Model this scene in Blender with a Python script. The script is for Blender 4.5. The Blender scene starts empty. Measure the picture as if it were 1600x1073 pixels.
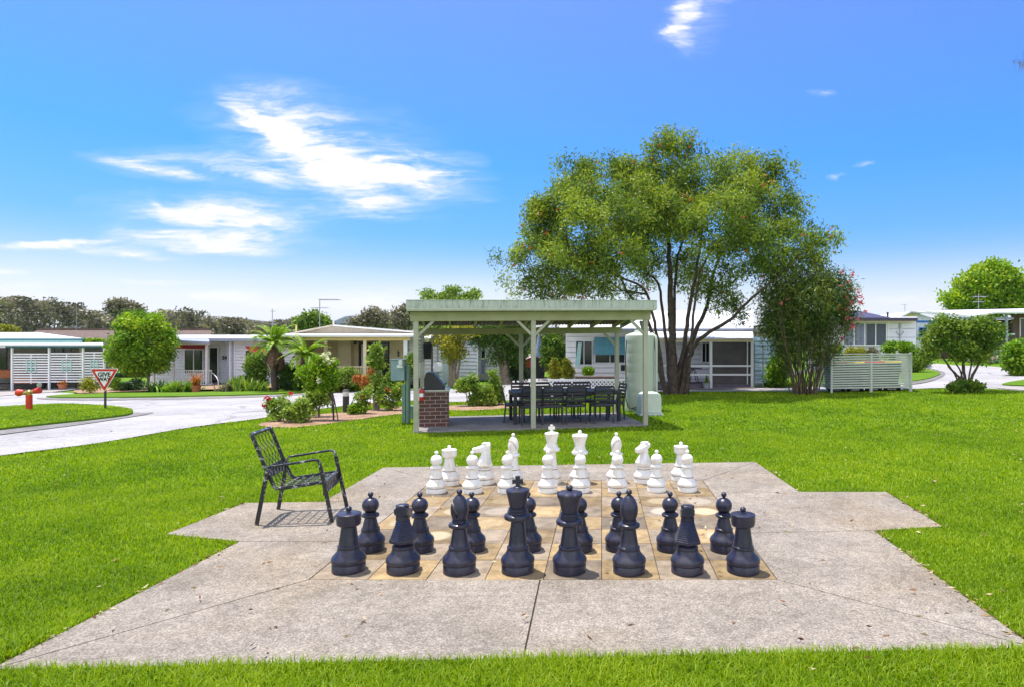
import bpy, bmesh, math, random
import numpy as np
from mathutils import Vector, Matrix
random.seed(7)
FX, CX, CY, EYE = 993.0, 940.0, 540.0, 1.61      # lens, principal point, eye height (scene units)
SCALE = 1.15                                      # whole scene brought to real metres at the end
scene = bpy.context.scene
COL = scene.collection
PI = math.pi
R = math.radians

# ------------------------------------------------------------------ terrain
def sstep(a, b, x):
    t = np.clip((np.asarray(x, float) - a) / (b - a), 0, 1)
    return t * t * (3 - 2 * t)
def H(x, y):
    return sstep(11, 24, y) * 0.028 * (np.clip(x, -45, 32) + 1.7)
def G(px, py, lo=1.5, hi=140.0):
    a, b = (px - CX) / FX, (CY - py) / FX
    f = lambda Z: EYE + b * Z - float(H(a * Z, Z))
    if f(hi) > 0: return Vector((a * hi, hi, float(H(a * hi, hi))))
    for _ in range(60):
        m = (lo + hi) / 2
        if f(m) > 0: lo = m
        else: hi = m
    return Vector((a * lo, lo, float(H(a * lo, lo))))
def P(px, py, Z):
    return Vector(((px - CX) / FX * Z, Z, EYE + (CY - py) / FX * Z))

# ------------------------------------------------------------------ materials
def _nodes(name):
    m = bpy.data.materials.new(name); m.use_nodes = True
    nt = m.node_tree
    return m, nt, nt.nodes['Principled BSDF']
def _noise(nt, scale, detail=4, rough=.6, coord='Object', vec=None):
    n = nt.nodes.new('ShaderNodeTexNoise'); n.inputs['Scale'].default_value = scale
    n.inputs['Detail'].default_value = detail; n.inputs['Roughness'].default_value = rough
    if vec is None:
        tc = nt.nodes.new('ShaderNodeTexCoord'); vec = tc.outputs[coord]
    nt.links.new(vec, n.inputs['Vector'])
    return n
def _ramp(nt, fac, stops):
    r = nt.nodes.new('ShaderNodeValToRGB')
    e = r.color_ramp.elements
    while len(e) < len(stops): e.new(.5)
    for el, (p, c) in zip(e, stops):
        el.position = p; el.color = (*c, 1) if len(c) == 3 else c
    nt.links.new(fac, r.inputs[0])
    return r
def _mix(nt, fac, a, b, mode='MIX'):
    m = nt.nodes.new('ShaderNodeMix'); m.data_type = 'RGBA'; m.blend_type = mode
    for sock, v in ((m.inputs[0], fac), (m.inputs[6], a), (m.inputs[7], b)):
        if isinstance(v, (int, float)): sock.default_value = v
        elif isinstance(v, tuple): sock.default_value = (*v, 1)
        else: nt.links.new(v, sock)
    return m.outputs[2]
def _bump(nt, b, height, strength, dist=.01):
    n = nt.nodes.new('ShaderNodeBump'); n.inputs['Strength'].default_value = strength
    n.inputs['Distance'].default_value = dist
    nt.links.new(height, n.inputs['Height']); nt.links.new(n.outputs[0], b.inputs['Normal'])
def mat(name, col, col2=None, rough=.6, metal=0, scale=6, bump=0, bscale=60, spec=.4, lo=.35, hi=.65, coat=0):
    m, nt, b = _nodes(name)
    b.inputs['Roughness'].default_value = rough; b.inputs['Metallic'].default_value = metal
    b.inputs['Specular IOR Level'].default_value = spec
    b.inputs['Coat Weight'].default_value = coat
    if col2 is None: col2 = tuple(c * .82 for c in col)
    n = _noise(nt, scale, 6, .65)
    r = _ramp(nt, n.outputs[0], [(lo, col2), (hi, col)])
    nt.links.new(r.outputs[0], b.inputs['Base Color'])
    if bump:
        n2 = _noise(nt, bscale, 3)
        _bump(nt, b, n2.outputs[0], bump)
    return m
def leaf_mat(name, dark, mid, light, trans=.3, rough=.5):
    m, nt, b = _nodes(name)
    at = nt.nodes.new('ShaderNodeAttribute'); at.attribute_name = 'tint'
    r = _ramp(nt, at.outputs['Fac'], [(0.0, dark), (.5, mid), (1.0, light)])
    nt.links.new(r.outputs[0], b.inputs['Base Color'])
    b.inputs['Roughness'].default_value = rough; b.inputs['Specular IOR Level'].default_value = .35
    t = nt.nodes.new('ShaderNodeBsdfTranslucent')
    c2 = _mix(nt, 1.0, r.outputs[0], (1.0, 1.0, .45), 'MULTIPLY')
    nt.links.new(c2, t.inputs['Color'])
    mx = nt.nodes.new('ShaderNodeMixShader'); mx.inputs[0].default_value = trans
    nt.links.new(b.outputs[0], mx.inputs[1]); nt.links.new(t.outputs[0], mx.inputs[2])
    nt.links.new(mx.outputs[0], nt.nodes['Material Output'].inputs['Surface'])
    return m

M = {}
# ------------------------------------------------------------------ tagging / hierarchy
def tag(o, label=None, cat=None, group=None, kind=None):
    if label: o['label'] = label
    if cat: o['category'] = cat
    if group: o['group'] = group
    if kind: o['kind'] = kind
    return o
def thing(name, label, cat, loc=(0, 0, 0), rz=0, group=None):
    o = bpy.data.objects.new(name, None); COL.objects.link(o)
    o.location = loc; o.rotation_euler = (0, 0, rz); o.empty_display_size = .1
    return tag(o, label, cat, group)
def dup(root, loc=None, rz=None, label=None, group=None):
    r = root.copy(); COL.objects.link(r)
    if loc is not None: r.location = loc
    if rz is not None: r.rotation_euler = (0, 0, rz)
    if label: r['label'] = label
    if group: r['group'] = group
    def rec(src, dst):
        for ch in list(src.children):
            c = ch.copy(); COL.objects.link(c); c.parent = dst
            rec(ch, c)
    rec(root, r)
    return r

# ------------------------------------------------------------------ mesh builder
class MB:
    def __init__(s): s.v = []; s.f = []; s.mi = []; s.m = 0
    def add(s, vs, fs):
        o = len(s.v); s.v += [tuple(v) for v in vs]
        for f in fs: s.f.append([o + i for i in f]); s.mi.append(s.m)
        return s
    def box(s, x0, x1, y0, y1, z0, z1):
        if x1 < x0: x0, x1 = x1, x0
        if y1 < y0: y0, y1 = y1, y0
        if z1 < z0: z0, z1 = z1, z0
        vs = [(x0,y0,z0),(x1,y0,z0),(x1,y1,z0),(x0,y1,z0),(x0,y0,z1),(x1,y0,z1),(x1,y1,z1),(x0,y1,z1)]
        return s.add(vs, [(0,3,2,1),(4,5,6,7),(0,1,5,4),(1,2,6,5),(2,3,7,6),(3,0,4,7)])
    def bar(s, a, b, w, h, up=(0, 0, 1)):
        a, b = Vector(a), Vector(b); d = (b - a).normalized()
        u = d.cross(Vector(up))
        if u.length < 1e-4: u = d.cross(Vector((1, 0, 0)))
        u.normalize(); n = u.cross(d).normalized()
        u *= w / 2; n *= h / 2
        vs = [a-u-n, a+u-n, a+u+n, a-u+n, b-u-n, b+u-n, b+u+n, b-u+n]
        return s.add(vs, [(3,2,1,0),(4,5,6,7),(0,1,5,4),(1,2,6,5),(2,3,7,6),(3,0,4,7)])
    def tube(s, pts, r, n=10, cap=True):
        pts = [Vector(p) for p in pts]; k = len(pts)
        rs = list(r) if hasattr(r, '__len__') else [r] * k
        vs = []; u = None
        for i, p in enumerate(pts):
            d = (pts[min(i+1, k-1)] - pts[max(i-1, 0)]).normalized()
            if u is None:
                u = d.cross(Vector((0, 0, 1)))
                if u.length < .1: u = d.cross(Vector((1, 0, 0)))
            u = (u - d * u.dot(d)).normalized(); w = d.cross(u)
            for j in range(n):
                a = 2 * PI * j / n
                vs.append(p + (u * math.cos(a) + w * math.sin(a)) * rs[i])
        fs = []
        for i in range(k - 1):
            for j in range(n):
                fs.append((i*n+j, i*n+(j+1) % n, (i+1)*n+(j+1) % n, (i+1)*n+j))
        if cap: fs += [tuple(range(n))[::-1], tuple(range((k-1)*n, k*n))]
        return s.add(vs, fs)
    def lathe(s, prof, n=40, c=(0, 0, 0), mats=None):
        o = len(s.v); m0 = s.m
        for r, z in prof:
            r = max(r, 1e-4)
            for j in range(n):
                a = 2 * PI * j / n
                s.v.append((c[0] + r * math.cos(a), c[1] + r * math.sin(a), c[2] + z))
        for i in range(len(prof) - 1):
            for j in range(n):
                s.f.append([o+i*n+j, o+i*n+(j+1) % n, o+(i+1)*n+(j+1) % n, o+(i+1)*n+j])
                s.mi.append(mats[i] if mats else m0)
        s.f.append([o + j for j in range(n)][::-1]); s.mi.append(m0)
        k = len(prof) - 1
        s.f.append([o + k*n + j for j in range(n)]); s.mi.append(m0)
        return s
    def ball(s, c, r, n=14, sz=1.0):
        pr = [(r * math.sin(PI * i / n), -r * sz * math.cos(PI * i / n)) for i in range(n + 1)]
        return s.lathe(pr, max(12, n), c)
    def prism(s, poly, a0, a1, axis='y'):
        n = len(poly); mk = {'y': lambda p, t: (p[0], t, p[1]), 'x': lambda p, t: (t, p[0], p[1]), 'z': lambda p, t: (p[0], p[1], t)}[axis]
        vs = [mk(p, a0) for p in poly] + [mk(p, a1) for p in poly]
        fs = [tuple(range(n)), tuple(range(n, 2*n))[::-1]] + [(i, i+n, (i+1) % n + n, (i+1) % n) for i in range(n)]
        return s.add(vs, fs)
    def build(s, name, mats, parent=None, smooth=None, bevel=0, fn=None, fix=True):
        if fn: s.v = [fn(*v) for v in s.v]
        me = bpy.data.meshes.new(name); me.from_pydata(s.v, [], s.f)
        if not isinstance(mats, (list, tuple)): mats = [mats]
        for m in mats: me.materials.append(M[m] if isinstance(m, str) else m)
        me.polygons.foreach_set('material_index', s.mi)
        if fix:
            bm = bmesh.new(); bm.from_mesh(me); bmesh.ops.recalc_face_normals(bm, faces=bm.faces); bm.to_mesh(me); bm.free()
        if smooth:
            me.polygons.foreach_set('use_smooth', [True] * len(me.polygons))
            me.set_sharp_from_angle(angle=R(smooth))
        me.update()
        o = bpy.data.objects.new(name, me); COL.objects.link(o)
        if parent is not None: o.parent = parent
        if bevel:
            b = o.modifiers.new('bevel', 'BEVEL'); b.width = bevel; b.segments = 2; b.limit_method = 'ANGLE'; b.angle_limit = R(40)
            b.harden_normals = False
        return o

def np_obj(name, verts, faces, mats, parent=None, tint=None, midx=None, smooth=False):
    """faces: list of int arrays (n,k)"""
    me = bpy.data.meshes.new(name)
    verts = np.asarray(verts, np.float32).reshape(-1, 3)
    me.vertices.add(len(verts)); me.vertices.foreach_set('co', verts.ravel())
    li = np.concatenate([f.ravel() for f in faces]).astype(np.int32)
    tot = np.concatenate([np.full(len(f), f.shape[1]) for f in faces]).astype(np.int32)
    st = np.concatenate([[0], np.cumsum(tot)[:-1]]).astype(np.int32)
    me.loops.add(len(li)); me.loops.foreach_set('vertex_index', li)
    me.polygons.add(len(tot)); me.polygons.foreach_set('loop_start', st); me.polygons.foreach_set('loop_total', tot)
    if not isinstance(mats, (list, tuple)): mats = [mats]
    for m in mats: me.materials.append(M[m] if isinstance(m, str) else m)
    if midx is not None: me.polygons.foreach_set('material_index', np.asarray(midx, np.int32))
    if smooth: me.polygons.foreach_set('use_smooth', np.ones(len(tot), bool))
    if tint is not None:
        a = me.attributes.new('tint', 'FLOAT', 'POINT'); a.data.foreach_set('value', np.asarray(tint, np.float32))
    me.update(calc_edges=True); me.validate()
    o = bpy.data.objects.new(name, me); COL.objects.link(o)
    if parent is not None: o.parent = parent
    return o

# ------------------------------------------------------------------ vegetation
def leaf_quads(c, L, W, rng, droop=0.0, up=0.0, dirs=None):
    """diamond leaves at centres c (n,3); returns verts (4n,3), faces (n,4)"""
    n = len(c)
    d = rng.normal(size=(n, 3)) if dirs is None else dirs + rng.normal(size=(n, 3)) * .35
    d[:, 2] += up - droop
    d /= np.linalg.norm(d, axis=1, keepdims=True) + 1e-9
    q = rng.normal(size=(n, 3)); s = np.cross(d, q); s /= np.linalg.norm(s, axis=1, keepdims=True) + 1e-9
    nn = np.cross(d, s)
    L = L * rng.uniform(.65, 1.25, (n, 1)); W = W * rng.uniform(.7, 1.2, (n, 1))
    b = c - d * L * .5; t = c + d * L * .5
    m = c - d * L * .05 + nn * L * .08
    v = np.stack([b, m + s * W * .5, t, m - s * W * .5], 1).reshape(-1, 3)
    return v, np.arange(4 * n).reshape(n, 4)

def seg_tubes(a, b, ra, rb, k=6):
    d = b - a; ln = np.linalg.norm(d, axis=1, keepdims=True) + 1e-9; d = d / ln
    ref = np.where(np.abs(d[:, 2:3]) > .9, np.array([[1., 0, 0]]), np.array([[0, 0, 1.]]))
    u = np.cross(d, ref); u /= np.linalg.norm(u, axis=1, keepdims=True) + 1e-9
    w = np.cross(d, u)
    an = np.arange(k) * 2 * PI / k
    ring = u[:, None, :] * np.cos(an)[None, :, None] + w[:, None, :] * np.sin(an)[None, :, None]
    v = np.concatenate([a[:, None] + ring * ra[:, None, None], b[:, None] + ring * rb[:, None, None]], 1)
    n = len(a); base = (np.arange(n) * 2 * k)[:, None, None]
    j = np.arange(k); f = np.stack([j, (j + 1) % k, (j + 1) % k + k, j + k], 1)[None]
    return v.reshape(-1, 3), (base + f).reshape(-1, 4)

def tube_np(p, r, k=10):
    """one continuous tube along p with a slightly fluted section"""
    n = len(p); d = np.gradient(p, axis=0); d /= np.linalg.norm(d, axis=1, keepdims=True) + 1e-9
    u = np.cross(d[0], [0, 1.0, .1]); V = []
    an = np.arange(k) * 2 * PI / k
    for i in range(n):
        u = u - d[i] * u.dot(d[i]); u /= np.linalg.norm(u) + 1e-9; w = np.cross(d[i], u)
        rr = r[i] * (1 + .10 * np.sin(3 * an + i * .25) + .05 * np.sin(5 * an - i * .4))
        V.append(p[i] + u * (np.cos(an) * rr)[:, None] + w * (np.sin(an) * rr)[:, None])
    v = np.concatenate(V); i = (np.arange(n - 1) * k)[:, None]; j = np.arange(k)[None]
    f = np.stack([i + j, i + (j + 1) % k, i + k + (j + 1) % k, i + k + j], -1).reshape(-1, 4)
    return v, f
def resample(pts, step):
    pts = np.asarray(pts, float); out = [pts[0]]
    for a, b in zip(pts[:-1], pts[1:]):
        m = max(1, int(math.ceil(np.linalg.norm(b - a) / step)))
        for i in range(1, m + 1): out.append(a + (b - a) * i / m)
    return np.array(out)
def catmull(pts, n=6, closed=False):
    p = [np.asarray(q, float) for q in pts]; k = len(p); out = []
    rngi = range(k if closed else k - 1)
    for i in rngi:
        a, b, c, d = (p[(i-1) % k] if (closed or i > 0) else p[0]), p[i], p[(i+1) % k], (p[(i+2) % k] if (closed or i + 2 < k) else p[k-1])
        for j in range(n):
            t = j / n
            out.append(.5 * ((2*b) + (c-a)*t + (2*a-5*b+4*c-d)*t*t + (3*b-a-3*c+d)*t**3))
    if not closed: out.append(p[-1])
    return np.array(out)

def skeleton(limbs, clusters, rng, step=.4, tip=.008, e=2.3, sag=.12):
    """limbs: list of (pts(n,3), r0, r1). Every cluster is joined by a twig to the nearest limb or earlier twig."""
    N, Pa, Mr = [], [], []; chains = []
    for pts, r0, r1 in limbs:
        q = resample(catmull(pts, 5), step)
        q[1:] += rng.normal(size=(len(q) - 1, 3)) * step * .04
        chains.append((len(N), len(N) + len(q)))
        for i, p in enumerate(q):
            if i == 0:
                par = -1
                if N:
                    dd = np.linalg.norm(np.array(N) - p, axis=1); j = int(dd.argmin())
                    if dd[j] < step * 1.2: par = j
                Pa.append(par)
            else: Pa.append(len(N) - 1)
            N.append(p); Mr.append(r0 + (r1 - r0) * i / (len(q) - 1))
    if len(clusters):
        L = np.array(N)
        dmin = np.array([np.linalg.norm(L - c, axis=1).min() for c in clusters])
        for ci in np.argsort(dmin):
            c = clusters[ci]; A = np.array(N)
            dd = np.linalg.norm(A - c, axis=1) + .8 * np.maximum(0, A[:, 2] - c[2] + .1) + .0
            j = int(dd.argmin()); p0 = A[j]; ln = np.linalg.norm(c - p0); m = max(1, int(ln / step)); prev = j
            for i in range(1, m + 1):
                t = i / m
                q = p0 + (c - p0) * t + np.array([0, 0, sag * ln * math.sin(PI * t)]) + rng.normal(size=3) * step * .1 * (i < m)
                N.append(q); Pa.append(prev); Mr.append(0); prev = len(N) - 1
    N = np.array(N); Pa = np.array(Pa); acc = np.zeros(len(N))
    for i in range(len(N) - 1, -1, -1):
        if acc[i] == 0: acc[i] = tip ** e
        if Pa[i] >= 0: acc[Pa[i]] += acc[i]
    r = np.maximum(acc ** (1 / e), np.array(Mr))
    r = np.where(np.array(Mr) > 0, np.maximum(np.minimum(r, np.array(Mr) * 1.25), np.array(Mr)), np.minimum(r, .09))
    tw = (Pa >= 0) & (np.array(Mr) == 0)
    ra = np.minimum(r[Pa[tw]], r[tw] * 1.35)
    v, f = seg_tubes(N[Pa[tw]], N[tw], ra, r[tw], 5); V, F_ = [v], [f]; nv = len(v)
    for a, b in chains:
        rr = r[a:b].copy(); rr = np.convolve(np.pad(rr, 2, 'edge'), np.ones(5) / 5, 'valid') if b - a > 5 else rr
        if b - a > 8: rr[:4] *= np.array([1.45, 1.22, 1.1, 1.03])
        v, f = tube_np(N[a:b], rr, 10 if rr[0] > .05 else 6); V.append(v); F_.append(f + nv); nv += len(v)
    return np.concatenate(V), np.concatenate(F_)

def blob_points(blobs, n, rng, shell=.5):
    b = np.array(blobs, float)
    w = (b[:, 3] * b[:, 4] * b[:, 5]) ** (.72); w /= w.sum()
    idx = rng.choice(len(b), n, p=w)
    d = rng.normal(size=(n, 3)); d /= np.linalg.norm(d, axis=1, keepdims=True)
    r = (rng.uniform(shell ** 3, 1, n) ** (1 / 3))[:, None]
    return b[idx, :3] + d * r * b[idx, 3:6]

def plant(name, label, cat, base, limbs, blobs, nclus, nleaf, L, W, leafm, barkm='bark', seed=1, spread=.3, flat=.7, step=.4, tip=.008,
          droop=.2, up=0., shell=.5, group=None, flowers=None, zmin=.03, tintbase=(.25, .75), twig=True, crown='crown', trunk='trunk', dens=1.0, outward=0., sag=.12, stray=0.):
    """thing > trunk + crown (+ flowers). All coordinates local to base."""
    rng = np.random.default_rng(seed)
    t = thing(name, label, cat, base, 0, group)
    cl = blob_points(blobs, nclus, rng, shell)
    if stray:
        B = np.array(blobs, float); cen = (B[:, :3] * B[:, 3:4]).sum(0) / B[:, 3].sum(); k = rng.random(nclus) < stray
        cl[k] = cen + (cl[k] - cen) * rng.uniform(1.02, 1.11, (int(k.sum()), 1))
    cl[:, 2] = np.maximum(cl[:, 2], zmin)
    if limbs:
        v, f = skeleton([(np.array(p, float), r0, r1) for p, r0, r1 in limbs], cl if twig else [], rng, step, tip, sag=sag)
        np_obj(trunk, v, [f], barkm, t, smooth=True)
    per = rng.poisson(nleaf / nclus, nclus)
    c = np.repeat(cl, per, 0); n = len(c)
    off = np.clip(rng.normal(size=(n, 3)), -2, 2) * np.array([spread, spread, spread * flat]) 
    pos = c + off; pos[:, 2] = np.maximum(pos[:, 2], zmin)
    dirs = None
    if outward:
        cen = np.array(blobs, float)[:, :3].mean(0); dirs = pos - cen; dirs /= np.linalg.norm(dirs, axis=1, keepdims=True); dirs *= outward
        dirs = dirs + rng.normal(size=dirs.shape) * .6
    v, f = leaf_quads(pos, L, W, rng, droop, up, dirs)
    ct = rng.uniform(*tintbase, nclus); tint = np.repeat(ct, per) + rng.normal(size=n) * .16
    tint = np.repeat(np.clip(tint, 0, 1), 4)
    np_obj(crown, v, [f], leafm, t, tint)
    if flowers:
        fm, fpos, fr, fn = flowers    # material, centres, radius, petals each
        fpos = np.array(fpos, float); m = len(fpos)
        for one in ([fpos] if m > 60 else [fpos[k:k + 1] for k in range(m)]):
            c = np.repeat(one, fn, 0) + rng.normal(size=(len(one) * fn, 3)) * fr * .45
            v, f = leaf_quads(c, fr * 1.1, fr * .9, rng, 0, .3)
            o = np_obj('flower', v, [f], fm, t, np.repeat(np.clip(rng.normal(.5, .2, len(c)), 0, 1), 4))
            if m > 60: o['kind'] = 'stuff'
    return t

def pxplant(name, label, cat, bpx, blobs_px, limbs_px=None, Z=None, depth=.8, **k):
    """blobs/limbs given where the photograph shows them, turned into metres at the plant's own distance"""
    b = G(*bpx) if Z is None else Vector(((bpx[0]-CX)/FX*Z, Z, float(H((bpx[0]-CX)/FX*Z, Z))))
    Zb = b.y; s = Zb / FX
    blobs = []
    for q in blobs_px:
        x, y, rx, ry = q[:4]; dz = q[4] if len(q) > 4 else 0; rz = q[5] if len(q) > 5 else depth * (rx + ry) / 2 * s
        p = P(x, y, Zb) - b
        sh = .9 * k.get('spread', .3); f = lambda q_, m_: max(q_ * .55, q_ - sh * m_)
        blobs.append((p.x, dz, p.z, f(rx * s, 1), f(rz, 1), f(ry * s, k.get('flat', .7))))
    limbs = []
    for pts, r0, r1 in (limbs_px or []):
        q = []
        for w in pts:
            p = P(w[0], w[1], Zb) - b
            q.append((p.x, w[2] if len(w) > 2 else 0, p.z))
        q[0] = (q[0][0], q[0][1], min(q[0][2], 0) - .05)
        limbs.append((q, r0, r1))
    return plant(name, label, cat, b, limbs, blobs, **k)

def blades(name, label, cat, base, n, L, W, lean, mat_, seed=1, seg=5, droop=1.0, group=None, cx=.05, parent=None, part='leaf_blade'):
    """arching strap leaves from one crown: thing with one mesh"""
    rng = np.random.default_rng(seed)
    az = rng.uniform(0, 2 * PI, n); ln = L * rng.uniform(.6, 1.15, n); le = lean * rng.uniform(.3, 1.2, n)
    vs, ts = [], []
    o = rng.normal(size=(n, 3)) * cx; o[:, 2] = 0
    t = np.linspace(0, 1, seg + 1)
    h = np.stack([np.cos(az), np.sin(az), 0 * az], 1)
    side = np.stack([-np.sin(az), np.cos(az), 0 * az], 1)
    for i, tt in enumerate(t):
        ang = le * (.25 + droop * tt)       # angle from vertical grows
        if i == 0: p = o.copy(); pa = ang
        else: p = p + (h * np.sin(ang)[:, None] + np.array([0, 0, 1]) * np.cos(ang)[:, None]) * (ln / seg)[:, None]
        w = W * (1 - tt ** 2.2) * .5 + .001
        vs.append(p + side * w); vs.append(p - side * w)
    v = np.stack(vs, 1).reshape(-1, 3); k = 2 * (seg + 1)
    b0 = (np.arange(n) * k)[:, None, None]; i = np.arange(seg) * 2
    f = (b0 + np.stack([i, i + 1, i + 3, i + 2], 1)[None]).reshape(-1, 4)
    v[:, 2] = np.maximum(v[:, 2], .01)
    tint = np.repeat(np.clip(rng.normal(.5, .2, n), 0, 1), k)
    ob = np_obj(name if parent is None else part, v, [f], mat_, parent, tint)
    if parent is None:
        ob.location = base; tag(ob, label, cat, group)
    return ob

def fern_crown(n, L, mat_, parent, zc, seed=1, w=.16, part='frond', lift=1.0, c=(0, 0)):
    """arching fronds with two ranks of leaflets"""
    rng = np.random.default_rng(seed); C_, D_, S_, T_ = [], [], [], []
    cs, rs_a, rs_b = [], [], []
    for i in range(n):
        az = i * 2.4 + rng.uniform(-.2, .2); el = (rng.uniform(.15, 1.45) if lift > 0 else 1.0) * lift; ln = L * rng.uniform(.8, 1.1)
        h = np.array([math.cos(az), math.sin(az), 0]); side = np.array([-math.sin(az), math.cos(az), 0])
        p = np.array([c[0], c[1], zc]); m = 22
        for j in range(m):
            t = j / m; a = el - t * 1.5
            q = p + (h * math.cos(a) + np.array([0, 0, 1]) * math.sin(a)) * ln / m
            rs_a.append(p); rs_b.append(q); p = q
            wl = w * math.sin(PI * min(1, .12 + t * .88)) ** .7
            for sgn in (-1, 1):
                dd = side * sgn + h * .35 + np.array([0, 0, -.25])
                dd /= np.linalg.norm(dd)
                C_.append(p + dd * wl * .5); D_.append(dd); S_.append(wl); T_.append(h * math.cos(a) + np.array([0, 0, 1]) * math.sin(a) + rng.normal(size=3) * .25)
    C_ = np.array(C_); D_ = np.array(D_); S_ = np.array(S_)[:, None]
    T_ = np.array(T_); nrm = T_ - D_ * (T_ * D_).sum(1, keepdims=True); nrm /= np.linalg.norm(nrm, axis=1, keepdims=True)
    W = L / 22 * 1.15
    b = C_ - D_ * S_ * .5; t = C_ + D_ * S_ * .5
    v = np.stack([b, C_ + nrm * W * .5, t, C_ - nrm * W * .5], 1).reshape(-1, 3)
    f = np.arange(len(v)).reshape(-1, 4)
    a, b2 = np.array(rs_a), np.array(rs_b)
    v2, f2 = seg_tubes(a, b2, np.full(len(a), .006), np.full(len(a), .005), 4)
    tint = np.concatenate([np.repeat(np.clip(rng.normal(.55, .22, len(C_)), 0, 1), 4), np.full(len(v2), .8)])
    return np_obj(part, np.concatenate([v, v2]), [f, f2 + len(v)], mat_, parent, tint)

# ------------------------------------------------------------------ sheets draped on the terrain
def sheet(name, poly, m, dz, maxlen=2.0, thick=0, flat=False):
    bm = bmesh.new()
    vs = [bm.verts.new((p[0], p[1], 0)) for p in poly]
    f = bm.faces.new(vs)
    if f.normal.z < 0 or f.calc_area() < 0: pass
    bmesh.ops.triangulate(bm, faces=bm.faces[:])
    for _ in range(7):
        lim = lambda e: maxlen if (e.verts[0].co.y + e.verts[1].co.y) < 90 else maxlen * 3
        es = [e for e in bm.edges if e.calc_length() > lim(e) * 1.5]
        if not es: break
        bmesh.ops.subdivide_edges(bm, edges=es, cuts=1)
        bmesh.ops.triangulate(bm, faces=bm.faces[:])
    if thick:
        bmesh.ops.recalc_face_normals(bm, faces=bm.faces)
        if bm.faces[:][0].normal.z < 0: bmesh.ops.reverse_faces(bm, faces=bm.faces)
        be = [e for e in bm.edges if len(e.link_faces) == 1]
        r = bmesh.ops.extrude_edge_only(bm, edges=be)
        low = [g for g in r['geom'] if isinstance(g, bmesh.types.BMVert)]
        lowset = set(low)
        for v in bm.verts: v.co.z = (0 if flat else float(H(v.co.x, v.co.y))) + dz - (thick if v in lowset else 0)
    else:
        for v in bm.verts: v.co.z = (0 if flat else float(H(v.co.x, v.co.y))) + dz
    bmesh.ops.recalc_face_normals(bm, faces=bm.faces)
    bm.faces.ensure_lookup_table()
    up = sum(f.normal.z * f.calc_area() for f in bm.faces)
    if up < 0: bmesh.ops.reverse_faces(bm, faces=bm.faces)
    me = bpy.data.meshes.new(name); bm.to_mesh(me); bm.free()
    me.materials.append(M[m] if isinstance(m, str) else m)
    o = bpy.data.objects.new(name, me); COL.objects.link(o); o['kind'] = 'structure'
    return o
def strip_poly(line, w):
    p = np.asarray(line, float)[:, :2]; d = np.gradient(p, axis=0); d /= np.linalg.norm(d, axis=1, keepdims=True)
    n = np.stack([-d[:, 1], d[:, 0]], 1)
    return np.concatenate([p + n * w / 2, (p - n * w / 2)[::-1]])
def inpoly(x, y, poly):
    poly = np.asarray(poly, float)[:, :2]; c = np.zeros(len(x), bool); j = len(poly) - 1
    for i in range(len(poly)):
        xi, yi = poly[i]; xj, yj = poly[j]
        if yi != yj:
            c ^= ((yi > y) != (yj > y)) & (x < (xj - xi) * (y - yi) / (yj - yi) + xi)
        j = i
    return c
def text_mesh(name, s, size, ext, m, parent, loc, rot=(PI / 2, 0, 0), sx=1.0, bold=0.0):
    cu = bpy.data.curves.new(name, 'FONT'); cu.body = s; cu.size = size; cu.extrude = ext; cu.offset = bold
    cu.align_x = 'CENTER'; cu.align_y = 'CENTER'
    tmp = bpy.data.objects.new('tmp_text', cu); COL.objects.link(tmp)
    dg = bpy.context.evaluated_depsgraph_get()
    me = bpy.data.meshes.new_from_object(tmp.evaluated_get(dg))
    bpy.data.objects.remove(tmp); bpy.data.curves.remove(cu)
    me.materials.clear(); me.materials.append(M[m])
    o = bpy.data.objects.new(name, me); COL.objects.link(o); o.parent = parent
    o.location = loc; o.rotation_euler = rot; o.scale = (sx, 1, 1)
    return o
# ================================================================== materials of the place
M['bark'] = mat('bark', (.11, .08, .06), (.035, .026, .02), .9, scale=9, bump=.5, bscale=30)
M['bark_pale'] = mat('bark_pale', (.30, .24, .18), (.13, .10, .075), .9, scale=9, bump=.4, bscale=25)
M['cane'] = mat('cane', (.15, .11, .065), (.065, .045, .03), .85, scale=5)
M['leaf_bottlebrush'] = leaf_mat('leaf_bottlebrush', (.045, .10, .035), (.15, .25, .032), (.37, .45, .04), .42)
M['leaf_oleander'] = leaf_mat('leaf_oleander', (.025, .07, .022), (.08, .155, .03), (.26, .31, .045), .34)
M['leaf_bright'] = leaf_mat('leaf_bright', (.06, .17, .008), (.20, .38, .012), (.43, .54, .025), .44)
M['leaf_mid'] = leaf_mat('leaf_mid', (.045, .12, .018), (.14, .25, .024), (.33, .42, .05), .38)
M['leaf_dark'] = leaf_mat('leaf_dark', (.015, .045, .018), (.045, .10, .028), (.11, .19, .045), .28)
M['leaf_gold'] = leaf_mat('leaf_gold', (.11, .16, .01), (.33, .33, .02), (.55, .48, .05), .36)
M['leaf_orange'] = leaf_mat('leaf_orange', (.20, .05, .01), (.42, .13, .03), (.55, .30, .05), .3)
M['leaf_gum'] = leaf_mat('leaf_gum', (.085, .08, .062), (.205, .19, .135), (.37, .335, .23), .3)
M['leaf_rose'] = leaf_mat('leaf_rose', (.08, .17, .03), (.24, .37, .045), (.46, .56, .11), .42)
M['frond'] = leaf_mat('frond', (.07, .19, .012), (.20, .38, .02), (.42, .50, .035), .42)
M['frond_dead'] = leaf_mat('frond_dead', (.10, .05, .035), (.2, .11, .07), (.3, .2, .12), .2)
M['petal_red'] = leaf_mat('petal_red', (.35, .006, .02), (.62, .012, .04), (.8, .06, .1), .3)
M['petal_pink'] = leaf_mat('petal_pink', (.6, .06, .12), (.8, .16, .22), (.85, .35, .35), .3)
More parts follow.
